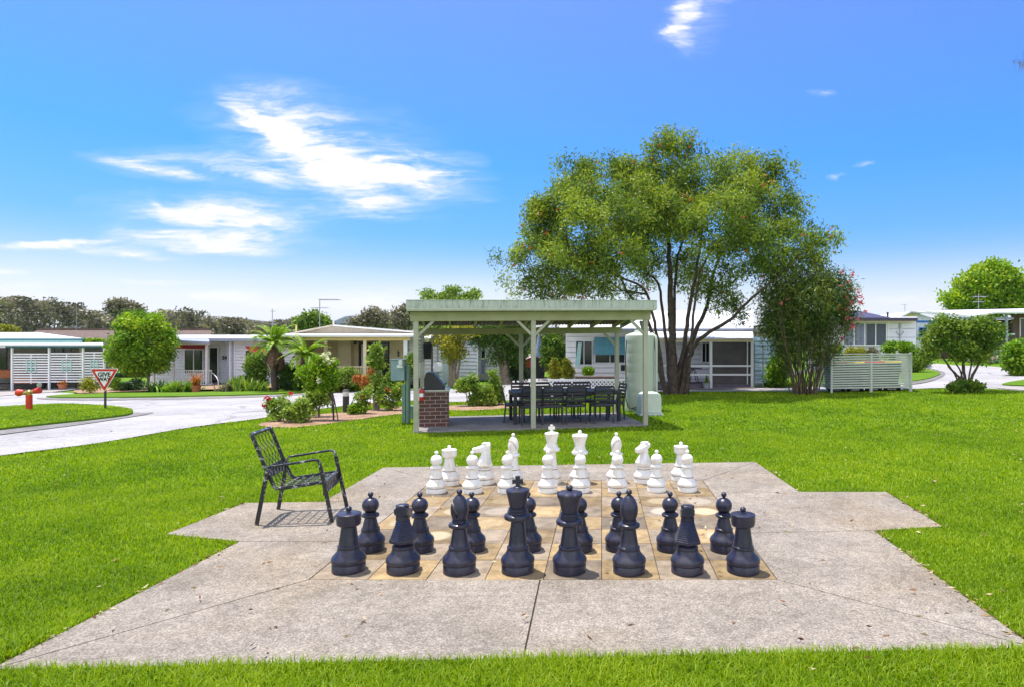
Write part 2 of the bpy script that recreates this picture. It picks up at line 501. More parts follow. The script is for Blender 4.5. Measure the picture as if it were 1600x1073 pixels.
M['petal_orange'] = leaf_mat('petal_orange', (.30, .04, .02), (.5, .10, .04), (.62, .22, .07), .3)
M['petal_white'] = leaf_mat('petal_white', (.7, .68, .55), (.85, .83, .74), (.9, .9, .86), .3)
M['grass_blade'] = leaf_mat('grass_blade', (.10, .20, .003), (.25, .40, .004), (.42, .52, .018), .5, .5)
M['litter'] = leaf_mat('litter', (.12, .045, .02), (.30, .17, .08), (.55, .5, .28), .1)
M['white_paint'] = mat('white_paint', (.84, .84, .86), (.76, .76, .79), .5, scale=3)
M['white_trim'] = mat('white_trim', (.84, .84, .86), (.76, .76, .80), .4, scale=3)
M['lilac_board'] = mat('lilac_board', (.76, .76, .86), (.68, .68, .79), .55, scale=2.5)
M['cream'] = mat('cream', (.84, .70, .45), (.76, .62, .39), .6, scale=3)
M['cream_trim'] = mat('cream_trim', (.88, .68, .28), (.78, .59, .23), .5, scale=3)
M['grey_board'] = mat('grey_board', (.27, .26, .225), (.21, .20, .175), .6, scale=3)
M['metal_roof'] = mat('metal_roof', (.80, .80, .80), (.66, .65, .64), .45, scale=1.6, metal=0)
M['roof_tan'] = mat('roof_tan', (.62, .55, .46), (.48, .41, .34), .6, scale=2)
M['roof_violet'] = mat('roof_violet', (.075, .06, .11), (.055, .045, .085), .5, scale=2)
M['tile_roof'] = mat('tile_roof', (.155, .105, .085), (.09, .06, .05), .8, scale=3)
M['teal'] = mat('teal', (.03, .16, .18), (.02, .12, .14), .5)
M['aqua'] = mat('aqua', (.42, .66, .62), (.34, .56, .53), .5)
M['gutter_blue'] = mat('gutter_blue', (.33, .36, .50), (.28, .31, .44), .45)
M['awning_red'] = mat('awning_red', (.52, .03, .06), (.40, .02, .05), .7, scale=8)
M['awning_red2'] = mat('awning_red2', (.72, .10, .09), (.58, .07, .07), .7, scale=8)
M['blind_blue'] = mat('blind_blue', (.12, .34, .44), (.09, .26, .35), .7, scale=3)
M['glass_dark'] = mat('glass_dark', (.02, .022, .03), (.012, .013, .018), .08, spec=.5)
M['screen_mesh'] = mat('screen_mesh', (.085, .07, .075), (.045, .038, .042), .5, scale=1.6, spec=.5)
M['curtain'] = mat('curtain', (.07, .09, .13), (.04, .05, .08), .25, scale=12)
M['deck'] = mat('deck', (.17, .14, .18), (.11, .09, .12), .7)
M['sage'] = mat('sage', (.43, .43, .34), (.36, .36, .285), .55, scale=4, bump=.15, bscale=25)
M['sage_light'] = mat('sage_light', (.56, .58, .50), (.48, .50, .43), .5, scale=4)
M['sage_beam'] = mat('sage_beam', (.40, .39, .225), (.335, .325, .185), .6, scale=4, bump=.15, bscale=25)
M['sage_slat'] = mat('sage_slat', (.52, .56, .51), (.45, .49, .445), .5, scale=3)
M['tank_green'] = mat('tank_green', (.50, .545, .46), (.43, .48, .395), .5, scale=1.4)
M['pump_pale'] = mat('pump_pale', (.66, .72, .66), (.58, .64, .58), .5)
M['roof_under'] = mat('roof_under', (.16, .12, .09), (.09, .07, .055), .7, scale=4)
M['black_metal'] = mat('black_metal', (.022, .022, .027), (.014, .014, .018), .38, scale=8, spec=.5)
M['furniture'] = mat('furniture', (.022, .021, .032), (.015, .014, .024), .42, scale=6, spec=.5)
M['furniture_seat'] = mat('furniture_seat', (.075, .073, .10), (.055, .053, .08), .5, scale=6)
M['steel'] = mat('steel', (.55, .56, .55), (.42, .43, .42), .3, metal=.8)
M['soil'] = mat('soil', (.075, .055, .035), (.035, .026, .018), .95, scale=20)
M['red_paint'] = mat('red_paint', (.62, .022, .012), (.48, .016, .01), .4, scale=6)
M['hydrant_red'] = mat('hydrant_red', (.72, .055, .02), (.6, .035, .015), .45, scale=6)
M['brass'] = mat('brass', (.5, .38, .12), (.35, .25, .08), .4, metal=.6)
M['sign_white'] = mat('sign_white', (.82, .82, .84), (.78, .78, .8), .4)
M['sign_black'] = mat('sign_black', (.02, .02, .025), None, .5)
M['post_dark'] = mat('post_dark', (.06, .055, .05), (.04, .036, .033), .6)
M['lens'] = mat('lens', (.72, .74, .72), (.66, .68, .66), .2)
M['box_blue'] = mat('box_blue', (.25, .35, .40), (.19, .28, .33), .45, scale=5)
M['pole_green'] = mat('pole_green', (.17, .28, .23), (.12, .21, .17), .5)
M['terracotta'] = mat('terracotta', (.48, .17, .085), (.36, .12, .06), .8)
M['rust_board'] = mat('rust_board', (.40, .12, .035), (.30, .085, .025), .6)
M['rubber'] = mat('rubber', (.02, .02, .022), None, .7)
M['pot_grey'] = mat('pot_grey', (.4, .4, .42), (.3, .3, .32), .7)
M['chair_cover'] = mat('chair_cover', (.5, .2, .17), (.2, .06, .06), .8, scale=5)
M['steps_blue'] = mat('steps_blue', (.42, .56, .66), (.34, .47, .57), .5)
M['bright_blue'] = mat('bright_blue', (.06, .22, .6), (.04, .16, .5), .4)
M['yellow_lid'] = mat('yellow_lid', (.75, .55, .03), (.65, .45, .02), .5)
M['bin_green'] = mat('bin_green', (.03, .06, .045), (.02, .045, .03), .5)
M['timber'] = mat('timber', (.20, .15, .13), (.12, .09, .08), .8, scale=6)
M['stone'] = mat('stone', (.45, .38, .30), (.25, .20, .16), .9, scale=5, bump=.4, bscale=12)
M['antenna'] = mat('antenna', (.35, .36, .40), None, .4, metal=.5)
M['car_red'] = mat('car_red', (.35, .02, .03), None, .25, coat=.5)
M['umbrella_cloth'] = mat('umbrella_cloth', (.32, .40, .58), (.22, .28, .45), .8, scale=10)

def brick_mat(name, c1, c2, mortar, sx=1.0):
    m, nt, b = _nodes(name)
    tc = nt.nodes.new('ShaderNodeTexCoord'); g = nt.nodes.new('ShaderNodeNewGeometry')
    sp = nt.nodes.new('ShaderNodeSeparateXYZ'); nt.links.new(tc.outputs['Object'], sp.inputs[0])
    ad = nt.nodes.new('ShaderNodeMath'); ad.operation = 'ADD'; nt.links.new(sp.outputs[0], ad.inputs[0]); nt.links.new(sp.outputs[1], ad.inputs[1])
    cb = nt.nodes.new('ShaderNodeCombineXYZ'); nt.links.new(ad.outputs[0], cb.inputs[0]); nt.links.new(sp.outputs[2], cb.inputs[1])
    br = nt.nodes.new('ShaderNodeTexBrick'); nt.links.new(cb.outputs[0], br.inputs['Vector'])
    br.inputs['Scale'].default_value = 1; br.inputs['Brick Width'].default_value = .205 * sx; br.inputs['Row Height'].default_value = .0745 * sx
    br.inputs['Mortar Size'].default_value = .006 * sx; br.inputs['Color1'].default_value = (*c1, 1); br.inputs['Color2'].default_value = (*c2, 1)
    br.inputs['Mortar'].default_value = (*mortar, 1); br.inputs['Bias'].default_value = 0
    n = _noise(nt, 40, 4); c = _mix(nt, .35, br.outputs[0], n.outputs['Color'], 'SOFT_LIGHT')
    nt.links.new(c, b.inputs['Base Color']); b.inputs['Roughness'].default_value = .85
    inv = nt.nodes.new('ShaderNodeMath'); inv.operation = 'SUBTRACT'; inv.inputs[0].default_value = 1; nt.links.new(br.outputs['Fac'], inv.inputs[1])
    _bump(nt, b, inv.outputs[0], .8, .006)
    return m
M['brick'] = brick_mat('brick', (.115, .048, .042), (.07, .033, .030), (.33, .28, .24))
M['brick_house'] = brick_mat('brick_house', (.15, .07, .055), (.10, .05, .045), (.25, .2, .17))

def corrug(m, axis=0, pitch=.09, strength=.6):
    mm = M[m]; nt = mm.node_tree; b = nt.nodes['Principled BSDF']
    tc = nt.nodes.new('ShaderNodeTexCoord'); sp = nt.nodes.new('ShaderNodeSeparateXYZ'); nt.links.new(tc.outputs['Object'], sp.inputs[0])
    mu = nt.nodes.new('ShaderNodeMath'); mu.operation = 'MULTIPLY'; mu.inputs[1].default_value = 2 * PI / pitch; nt.links.new(sp.outputs[axis], mu.inputs[0])
    si = nt.nodes.new('ShaderNodeMath'); si.operation = 'SINE'; nt.links.new(mu.outputs[0], si.inputs[0])
    _bump(nt, b, si.outputs[0], strength, .015)
corrug('metal_roof', 0, .2); corrug('roof_under', 0, .08, .9); corrug('tile_roof', 0, .3, .9)

# lawn
def lawn_mat():
    m, nt, b = _nodes('lawn')
    tc = nt.nodes.new('ShaderNodeTexCoord'); v = tc.outputs['Object']
    n1 = _noise(nt, 60, 6, .75, vec=v); n2 = _noise(nt, 9, 5, .7, vec=v); n3 = _noise(nt, .9, 4, .6, vec=v)
    r1 = _ramp(nt, n1.outputs[0], [(.3, (.04, .105, .003)), (.5, (.105, .215, .004)), (.7, (.19, .29, .010))])
    r2 = _ramp(nt, n2.outputs[0], [(.3, (.085, .17, .004)), (.68, (.14, .245, .006))])
    c = _mix(nt, .4, r1.outputs[0], r2.outputs[0])
    r3 = _ramp(nt, n3.outputs[0], [(.35, (.82, .9, .8)), (.7, (1.12, 1.05, 1.0))])
    c = _mix(nt, 1.0, c, r3.outputs[0], 'MULTIPLY')
    nt.links.new(c, b.inputs['Base Color']); b.inputs['Roughness'].default_value = .8; b.inputs['Specular IOR Level'].default_value = .15
    _bump(nt, b, n1.outputs[0], .8, .04)
    return m
M['lawn'] = lawn_mat()

# exposed-aggregate concrete
def conc_mat(name, base, dark, speck=.5, stain=(.62, .56, .48), rough=.85, bump=.5, big=1.3, blot=.6, crack=0):
    m, nt, b = _nodes(name)
    tc = nt.nodes.new('ShaderNodeTexCoord'); v = tc.outputs['Object']
    big_ = _noise(nt, big, 7, .68, vec=v); mid = _noise(nt, 14, 5, .7, vec=v); fine = _noise(nt, 95, 4, .8, vec=v)
    vo = nt.nodes.new('ShaderNodeTexVoronoi'); vo.inputs['Scale'].default_value = 120; nt.links.new(v, vo.inputs['Vector'])
    c = _ramp(nt, big_.outputs[0], [(.32, dark), (.62, base)]).outputs[0]
    rm = _ramp(nt, mid.outputs[0], [(.3, (.70, .70, .70)), (.7, (1.2, 1.2, 1.2))]).outputs[0]
    c = _mix(nt, .8, c, rm, 'MULTIPLY')
    rf = _ramp(nt, fine.outputs[0], [(.34, (.45, .44, .43)), (.5, (.95, .95, .95)), (.66, (1.45, 1.43, 1.4))]).outputs[0]
    c = _mix(nt, speck, c, rf, 'MULTIPLY')
    rv = _ramp(nt, vo.outputs['Color'], [(.1, (.6, .58, .56)), (.9, (1.3, 1.28, 1.25))]).outputs[0]
    c = _mix(nt, speck * .7, c, rv, 'MULTIPLY')
    st = _noise(nt, .55, 5, .6, vec=v)
    fs = _ramp(nt, st.outputs[0], [(.5, (0, 0, 0)), (.72, (1, 1, 1))]).outputs[0]
    cs = _mix(nt, 1.0, c, stain, 'MULTIPLY')
    c = _mix(nt, fs, c, cs)
    b2 = _noise(nt, 1.9, 7, .75, vec=v); fb2 = _ramp(nt, b2.outputs[0], [(.36, (.80, .79, .77)), (.52, (1, 1, 1)), (.70, (1.08, 1.08, 1.07))]).outputs[0]
    c = _mix(nt, blot, c, fb2, 'MULTIPLY')
    if crack:
        wv = _noise(nt, .9, 4, .6, vec=v); wm = nt.nodes.new('ShaderNodeVectorMath'); wm.operation = 'MULTIPLY_ADD'; wm.inputs[1].default_value = (1.2, 1.2, 0); nt.links.new(wv.outputs['Color'], wm.inputs[0]); nt.links.new(v, wm.inputs[2])
        ve = nt.nodes.new('ShaderNodeTexVoronoi'); ve.feature = 'DISTANCE_TO_EDGE'; ve.inputs['Scale'].default_value = .22; nt.links.new(wm.outputs[0], ve.inputs['Vector'])
        fc = _ramp(nt, ve.outputs['Distance'], [(.0, (.45, .45, .45)), (.012, (1, 1, 1))]).outputs[0]
        c = _mix(nt, crack, c, fc, 'MULTIPLY')
    nt.links.new(c, b.inputs['Base Color']); b.inputs['Roughness'].default_value = rough; b.inputs['Specular IOR Level'].default_value = .25
    _bump(nt, b, fine.outputs[0], bump, .01)
    return m
M['concrete'] = conc_mat('concrete', (.335, .298, .258), (.23, .203, .175), 1.0, (.92, .84, .68))
M['slab_grey'] = conc_mat('slab_grey', (.30, .28, .27), (.17, .155, .15), .3, (.9, .85, .8), big=2.2)
M['road'] = conc_mat('road', (.43, .42, .43), (.31, .30, .31), .45, (.9, .9, .9), bump=.2, big=.35, crack=.7)
M['kerb'] = conc_mat('kerb', (.26, .25, .25), (.16, .15, .15), .6, (.9, .9, .9), bump=.6)
M['path'] = conc_mat('path', (.40, .37, .37), (.30, .27, .27), .3, (.9, .85, .8), bump=.2)
M['mulch'] = conc_mat('mulch', (.46, .31, .21), (.22, .13, .085), 1.0, (.8, .7, .6), bump=1.0, big=3)

def paver_mat(name, a, b_, pale):
    """paver with weathered blotches and the pale ring-worn disc where a piece has stood"""
    m, nt, b = _nodes(name)
    tc = nt.nodes.new('ShaderNodeTexCoord'); v = tc.outputs['Object']
    n = _noise(nt, 7, 6, .7, vec=v); fine = _noise(nt, 100, 4, .8, vec=v); n4 = _noise(nt, 2.2, 4, .6, vec=v)
    c = _ramp(nt, n.outputs[0], [(.33, b_), (.62, a)]).outputs[0]
    at = nt.nodes.new('ShaderNodeAttribute'); at.attribute_name = 'tone'
    rt = _ramp(nt, at.outputs['Fac'], [(0, (.62, .61, .60)), (1, (1.2, 1.18, 1.14))]).outputs[0]
    c = _mix(nt, 1, c, rt, 'MULTIPLY')
    rf = _ramp(nt, fine.outputs[0], [(.34, (.55, .54, .53)), (.5, (.97, .97, .97)), (.66, (1.3, 1.3, 1.28))]).outputs[0]
    c = _mix(nt, .5, c, rf, 'MULTIPLY')
    uv = nt.nodes.new('ShaderNodeUVMap'); uv.uv_map = 'UVMap'
    sb = nt.nodes.new('ShaderNodeVectorMath'); sb.operation = 'SUBTRACT'; sb.inputs[1].default_value = (.5, .5, 0); nt.links.new(uv.outputs[0], sb.inputs[0])
    nz = _noise(nt, 3, 3, .5, vec=v)
    ln = nt.nodes.new('ShaderNodeVectorMath'); ln.operation = 'LENGTH'; nt.links.new(sb.outputs[0], ln.inputs[0])
    ad = nt.nodes.new('ShaderNodeMath'); ad.operation = 'MULTIPLY_ADD'; ad.inputs[1].default_value = .12; nt.links.new(nz.outputs[0], ad.inputs[0]); nt.links.new(ln.outputs['Value'], ad.inputs[2])
    disc = _ramp(nt, ad.outputs[0], [(.33, (1, 1, 1)), (.41, (0, 0, 0))]).outputs[0]
    a2 = nt.nodes.new('ShaderNodeAttribute'); a2.attribute_name = 'disc'
    f = nt.nodes.new('ShaderNodeMath'); f.operation = 'MULTIPLY'; nt.links.new(disc, f.inputs[0]); nt.links.new(a2.outputs['Fac'], f.inputs[1])
    pc = _mix(nt, .5, pale, rf, 'MULTIPLY')
    c = _mix(nt, f.outputs[0], c, pc)
    nt.links.new(c, b.inputs['Base Color']); b.inputs['Roughness'].default_value = .8; b.inputs['Specular IOR Level'].default_value = .25
    _bump(nt, b, fine.outputs[0], .4, .008)
    return m
M['paver_tan'] = paver_mat('paver_tan', (.375, .275, .145), (.20, .142, .08), (.46, .39, .26))
M['paver_grey'] = paver_mat('paver_grey', (.31, .25, .185), (.165, .132, .098), (.40, .35, .28))

# ================================================================== sky and sun
SUN = Vector((.22, -.15, -1.0)).normalized()
def make_world():
    w = bpy.data.worlds.new('World'); scene.world = w; w.use_nodes = True
    nt = w.node_tree; bg = nt.nodes['Background']
    sky = nt.nodes.new('ShaderNodeTexSky'); sky.sky_type = 'NISHITA'; sky.sun_disc = False
    sky.sun_elevation = math.asin(-SUN.z); sky.sun_rotation = math.atan2(-SUN.x, -SUN.y) % (2 * PI)
    sky.altitude = 0; sky.air_density = 1.0; sky.dust_density = .6; sky.ozone_density = 2.2
    tc = nt.nodes.new('ShaderNodeTexCoord'); sp = nt.nodes.new('ShaderNodeSeparateXYZ'); nt.links.new(tc.outputs['Generated'], sp.inputs[0])
    tintr = _ramp(nt, sp.outputs[2], SKY_TINT)
    hs_out = _mix(nt, 1.0, sky.outputs[0], tintr.outputs[0], 'MULTIPLY')
    def math_(op, a, b=None, c=None):
        n = nt.nodes.new('ShaderNodeMath'); n.operation = op
        for i, v in enumerate((a, b, c)):
            if v is None: continue
            if isinstance(v, (int, float)): n.inputs[i].default_value = v
            else: nt.links.new(v, n.inputs[i])
        return n.outputs[0]
    y = math_('MAXIMUM', sp.outputs[1], .08)
    u = math_('DIVIDE', sp.outputs[0], y); v = math_('DIVIDE', sp.outputs[2], y)
    cb = nt.nodes.new('ShaderNodeCombineXYZ'); nt.links.new(u, cb.inputs[0]); nt.links.new(v, cb.inputs[1])
    mp = nt.nodes.new('ShaderNodeMapping'); mp.inputs['Scale'].default_value = (5, 14, 1); mp.inputs['Rotation'].default_value = (0, 0, R(8)); nt.links.new(cb.outputs[0], mp.inputs[0])
    wn = _noise(nt, 1.0, 6, .6, vec=mp.outputs[0]); wn.inputs['Distortion'].default_value = .8
    off = nt.nodes.new('ShaderNodeVectorMath'); off.operation = 'MULTIPLY_ADD'
    off.inputs[1].default_value = (.10, .035, 0); nt.links.new(wn.outputs['Color'], off.inputs[0])
    sh = nt.nodes.new('ShaderNodeVectorMath'); sh.operation = 'ADD'; sh.inputs[1].default_value = (-.05, -.0175, 0); nt.links.new(cb.outputs[0], sh.inputs[0])
    nt.links.new(sh.outputs[0], off.inputs[2])
    total = None
    pu = lambda x: (x - CX) / FX
    pv = lambda yy: (CY - yy) / FX
    for (x, yy, rx, ry, ang, amp) in CLOUDS:
        m = nt.nodes.new('ShaderNodeMapping'); m.vector_type = 'TEXTURE'
        m.inputs['Location'].default_value = (pu(x), pv(yy), 0); m.inputs['Rotation'].default_value = (0, 0, R(ang)); m.inputs['Scale'].default_value = (rx / FX, ry / FX, 1)
        nt.links.new(off.outputs[0], m.inputs[0])
        g = nt.nodes.new('ShaderNodeTexGradient'); g.gradient_type = 'SPHERICAL'; nt.links.new(m.outputs[0], g.inputs[0])
        a = math_('MULTIPLY', g.outputs['Fac'], amp)
        total = a if total is None else math_('ADD', total, a)
    mp2 = nt.nodes.new('ShaderNodeMapping'); mp2.inputs['Scale'].default_value = (6, 34, 1); mp2.inputs['Rotation'].default_value = (0, 0, R(12)); nt.links.new(off.outputs[0], mp2.inputs[0])
    fb = _noise(nt, 1.0, 8, .62, vec=mp2.outputs[0]); fb.inputs['Distortion'].default_value = .6
    fr = _ramp(nt, fb.outputs[0], [(.30, (.12, .12, .12)), (.5, (.62, .62, .62)), (.70, (1.4, 1.4, 1.4))])
    mp3 = nt.nodes.new('ShaderNodeMapping'); mp3.inputs['Scale'].default_value = (12, 90, 1); mp3.inputs['Rotation'].default_value = (0, 0, R(20)); nt.links.new(off.outputs[0], mp3.inputs[0])
    f3 = _noise(nt, 1.0, 8, .7, vec=mp3.outputs[0]); f3.inputs['Distortion'].default_value = 1.2
    fr3 = _ramp(nt, f3.outputs[0], [(.3, (.45, .45, .45)), (.68, (1.3, 1.3, 1.3))])
    d = math_('MULTIPLY', math_('MULTIPLY', total, fr.outputs[0]), fr3.outputs[0])
    dn = _ramp(nt, d, [(.03, (0, 0, 0)), (.25, (.13, .13, .13)), (.6, (.52, .52, .52)), (1.0, (.97, .97, .97))])
    front = math_('GREATER_THAN', sp.outputs[1], .08)
    fac = math_('MULTIPLY', dn.outputs[0], front)
    # pale air low over the horizon, all the way round
    hz = _ramp(nt, sp.outputs[2], HORIZON)
    c1 = _mix(nt, hz.outputs[0], hs_out, tuple(x * CLOUD_V for x in (.93, .96, 1.0)))
    c2 = _mix(nt, fac, c1, tuple(x * CLOUD_V for x in (1.0, 1.0, 1.0)))
    # bright cloud added in the unseen sky behind the camera to fill shaded fronts
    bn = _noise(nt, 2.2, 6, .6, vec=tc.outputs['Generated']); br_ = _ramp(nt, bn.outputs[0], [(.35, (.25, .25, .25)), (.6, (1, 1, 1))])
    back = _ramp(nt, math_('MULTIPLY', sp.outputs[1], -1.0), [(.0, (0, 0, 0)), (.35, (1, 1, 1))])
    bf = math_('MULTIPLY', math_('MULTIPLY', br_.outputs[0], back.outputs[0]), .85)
    c2 = _mix(nt, bf, c2, tuple(x * BACK_FILL_V for x in (1.0, .99, .97)))
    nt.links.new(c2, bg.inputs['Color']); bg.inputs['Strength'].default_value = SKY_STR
SKY_STR, CLOUD_V, BACK_FILL_V = .15, 3.4, 6.0
SKY_TINT = [(.0, (.62, .56, .68)), (.055, (.58, .52, .54)), (.09, (.49, .48, .55)), (.12, (.32, .42, .57)), (.165, (.18, .395, .64)), (.27, (.13, .42, .75)), (.46, (.31, .46, .84)), (.75, (.55, .62, .78))]
HORIZON = [(.0, (.85, .85, .85)), (.05, (.62, .62, .62)), (.09, (.2, .2, .2)), (.14, (0, 0, 0))]
CLOUDS = [(430, 208, 138, 21.75, -33, 1.38), (480, 232, 138, 31.9, -28, 1.47), (545, 262, 172.5, 37.7, -14, 1.56), (640, 262, 126.5, 29, 6, 1.84), (690, 262, 69, 17.4, 2, 1.1), (560, 305, 103.5, 37.7, -18, 1.2), (600, 318, 103.5, 14.5, -2, 0.83), (520, 235, 270, 105, -15, 0.85), (470, 200, 190, 60, -30, .6), (700, 285, 110, 40, -5, .6),
          (225, 256, 126.5, 13.05, -13, 0.92), (320, 262, 220, 34, -6, 0.85), (400, 275, 103.5, 14.5, -10, 0.64), (370, 178, 45, 5, -22, .8),
          (330, 338, 115, 15.95, -4, 1.38), (395, 345, 103.5, 13.05, -5, 1.01), (290, 372, 149.5, 24.65, 2, 1.66), (360, 388, 126.5, 14.5, -5, 1.38), (310, 350, 220, 60, -6, 0.9), (245, 325, 40, 8, -35, .5), (430, 335, 170, 55, -10, 0.6),
          (70, 383, 138, 10.15, 2, 1.56), (190, 396, 126.5, 10.15, -3, 1.38), (222, 438, 115, 7.25, -3, 1.47), (12, 424, 57.5, 7.25, -2, 1.47), (60, 444, 103.5, 8.7, 2, 1.01), (60, 458, 172.5, 14.5, 0, 0.74),
          (345, 465, 149.5, 11.6, -5, 1.75), (480, 470, 195.5, 20.3, -2, 1.2), (640, 470, 207, 43.5, 0, 0.83), (1072, 12, 34, 26, -30, 1.6), (1066, 45, 24, 44, 22, 1.2), (1085, 30, 69, 72.5, 0, 0.46), (1120, -4, 57.5, 11.6, 3, 0.74), (1290, 152, 20, 7, 0, .6), (1348, 257, 26, 6, 5, .9), (1305, 275, 22, 6, 5, .7), (1440, 472, 126.5, 23.2, 3, 1.1)]
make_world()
sun = bpy.data.lights.new('sun', 'SUN'); sun.energy = 3.3; sun.angle = R(.5); sun.color = (1.0, .94, .84)
so = bpy.data.objects.new('sun', sun); COL.objects.link(so); so.rotation_euler = SUN.to_track_quat('-Z', 'Y').to_euler(); so.location = (0, 0, 30)
scene.view_settings.view_transform = 'Standard'; scene.view_settings.look = 'None'; scene.view_settings.exposure = 1.05; scene.view_settings.gamma = 1

# ================================================================== camera
cam = bpy.data.cameras.new('camera'); cam.sensor_width = 36; cam.lens = 36 * FX / 1600
cam.shift_x = -(CX - 800) / 1600; cam.shift_y = (CY - 536.5) / 1600; cam.clip_start = .05; cam.clip_end = 9000
co = bpy.data.objects.new('camera', cam); COL.objects.link(co); co.location = (0, 0, EYE); co.rotation_euler = (PI / 2, 0, 0)
scene.camera = co

# ================================================================== ground, roads
def make_ground():
    def axis(lo, hi, fine_lo, fine_hi, step):
        a = list(np.arange(fine_lo, fine_hi + .01, step)); d = step
        x = fine_hi
        while x < hi: d *= 1.35; x += d; a.append(x)
        d = step; x = fine_lo; pre = []
        while x > lo: d *= 1.35; x -= d; pre.append(x)
        return np.array(pre[::-1] + a)
    xs = axis(-5000, 5000, -50, 40, 1.0); ys = axis(-60, 6500, -4, 60, 1.0)
    X, Y = np.meshgrid(xs, ys); Z = H(X, Y) - .006
    v = np.stack([X, Y, Z], -1).reshape(-1, 3); w = len(xs)
    i = np.arange(len(ys) - 1)[:, None] * w + np.arange(w - 1)[None]; i = i.ravel()
    f = np.stack([i, i + 1, i + w + 1, i + w], 1)
    o = np_obj('lawn_ground', v, [f], 'lawn', smooth=True); o['kind'] = 'structure'
make_ground()
GP = lambda pts: [tuple(G(*p)) for p in pts]
near_edge = GP([(-330, 770), (-120, 735), (0, 713), (160, 692), (300, 668), (400, 655), (440, 648), (500, 639), (570, 631), (640, 626), (700, 628), (760, 627), (830, 624), (900, 619), (980, 613), (1050, 612), (1180, 611.5), (1300, 611), (1420, 608), (1480, 606), (1560, 608), (1600, 611), (1720, 618)])
far_edge = GP([(1720, 596), (1620, 588), (1575, 576), (1545, 572), (1500, 571), (1462, 568), (1440, 569), (1452, 574), (1474, 583), (1462, 592), (1425, 599), (1300, 604.5), (1180, 606.5), (1100, 607.5), (1020, 607), (900, 606), (866, 600), (835, 590), (812, 590), (795, 598), (760, 606), (700, 608), (600, 609), (540, 612), (430, 619), (330, 622), (250, 624), (190, 622), (130, 616), (80, 613), (0, 619), (-90, 623), (-330, 640)])
road_poly = [p[:2] for p in np.concatenate([catmull(near_edge, 4)[:, :2], catmull(far_edge, 4)[:, :2]])]
sheet('road', road_poly, 'road', .02, 2.5)
# grass island on the left with its flat kerb
isl = catmull(GP([(-330, 668), (-120, 646), (0, 638), (90, 633), (150, 635), (195, 640), (208, 646), (190, 651.5), (110, 661), (0, 673), (-330, 716)]), 4, True)[:, :2]
sheet('verge', [tuple(p) for p in isl], 'lawn', .06, 2.0, .1)
isl_k = catmull(GP([(-330, 716), (0, 674), (110, 662.5), (192, 652.5), (212, 646), (222, 646.5), (240, 645.5), (218, 650.5), (130, 664), (0, 681), (-330, 727)]), 4, True)[:, :2]
sheet('kerb', [tuple(p) for p in isl_k], 'kerb', .032, 2.0)
# far verge in front of the lilac house
v2 = catmull(GP([(72, 620.5), (130, 616), (200, 615), (300, 614.5), (430, 612), (560, 606), (560, 608.5), (430, 616.5), (330, 619.5), (240, 621), (130, 622)]), 4, True)[:, :2]
sheet('verge', [tuple(p) for p in v2], 'lawn', .07, 2.5, .12)
v3 = catmull(GP([(64, 621.5), (130, 623), (240, 622), (330, 620.5), (430, 617.5), (560, 609.5), (560, 611), (430, 620), (330, 623), (240, 625), (130, 626), (64, 624)]), 4, True)[:, :2]
sheet('kerb', [tuple(p) for p in v3], 'kerb', .034, 2.5)
# right-hand verges and kerbs
v4 = catmull(GP([(1300, 603), (1380, 600), (1425, 596.5), (1458, 590), (1468, 583), (1448, 577), (1420, 574), (1330, 575), (1250, 585), (1200, 603)]), 4, True)[:, :2]
sheet('verge', [tuple(p) for p in v4], 'lawn', .05, 2.5, .1)
v5 = catmull(GP([(1425, 597.5), (1459, 591), (1470, 583.5), (1462, 578), (1476, 582), (1474, 588), (1455, 596), (1425, 601)]), 4, True)[:, :2]
sheet('kerb', [tuple(p) for p in v5], 'kerb', .034, 2.5)
v6 = catmull(GP([(1566, 602), (1590, 596.5), (1640, 592), (1700, 600), (1650, 606), (1600, 604)]), 4, True)[:, :2]
sheet('verge', [tuple(p) for p in v6], 'lawn', .06, 2.5, .1)
v7 = GP([(1556, 607), (1566, 603), (1600, 605.5), (1700, 612), (1700, 617), (1600, 610.5)])
sheet('path', [tuple(p[:2]) for p in v7], 'path', .035, 2.5)
# paved strip in front of the veranda house
p1 = GP([(1000, 606), (1110, 606), (1180, 604), (1180, 607), (1110, 609), (1000, 609)])
sheet('path', [tuple(p[:2]) for p in p1], 'path', .036, 2.5)
# driveway slab of the carport
p2 = GP([(-200, 628), (-60, 622), (0, 619), (80, 613), (165, 604), (120, 596), (-40, 598), (-200, 604)])
sheet('path', [tuple(p[:2]) for p in p2], 'path', .04, 3)
# mulch beds
bed_a = catmull(GP([(403, 664), (440, 655), (500, 647), (560, 642), (640, 634), (660, 636), (650, 643), (590, 651), (520, 661), (455, 668)]), 4, True)[:, :2]
bed_b = catmull(GP([(690, 640), (700, 634), (760, 631), (840, 626), (880, 626), (870, 630), (800, 637), (740, 641)]), 4, True)[:, :2]
sheet('garden_bed', [tuple(p) for p in bed_a], 'mulch', .012, 1.5)
sheet('garden_bed', [tuple(p) for p in bed_b], 'mulch', .012, 1.5)
bed_c = catmull(GP([(130, 617), (200, 613.5), (330, 610.5), (430, 608), (640, 603), (640, 600), (430, 602), (300, 604), (130, 610)]), 4, True)[:, :2]
sheet('garden_bed', [tuple(p) for p in bed_c], 'mulch', .09, 2.5)

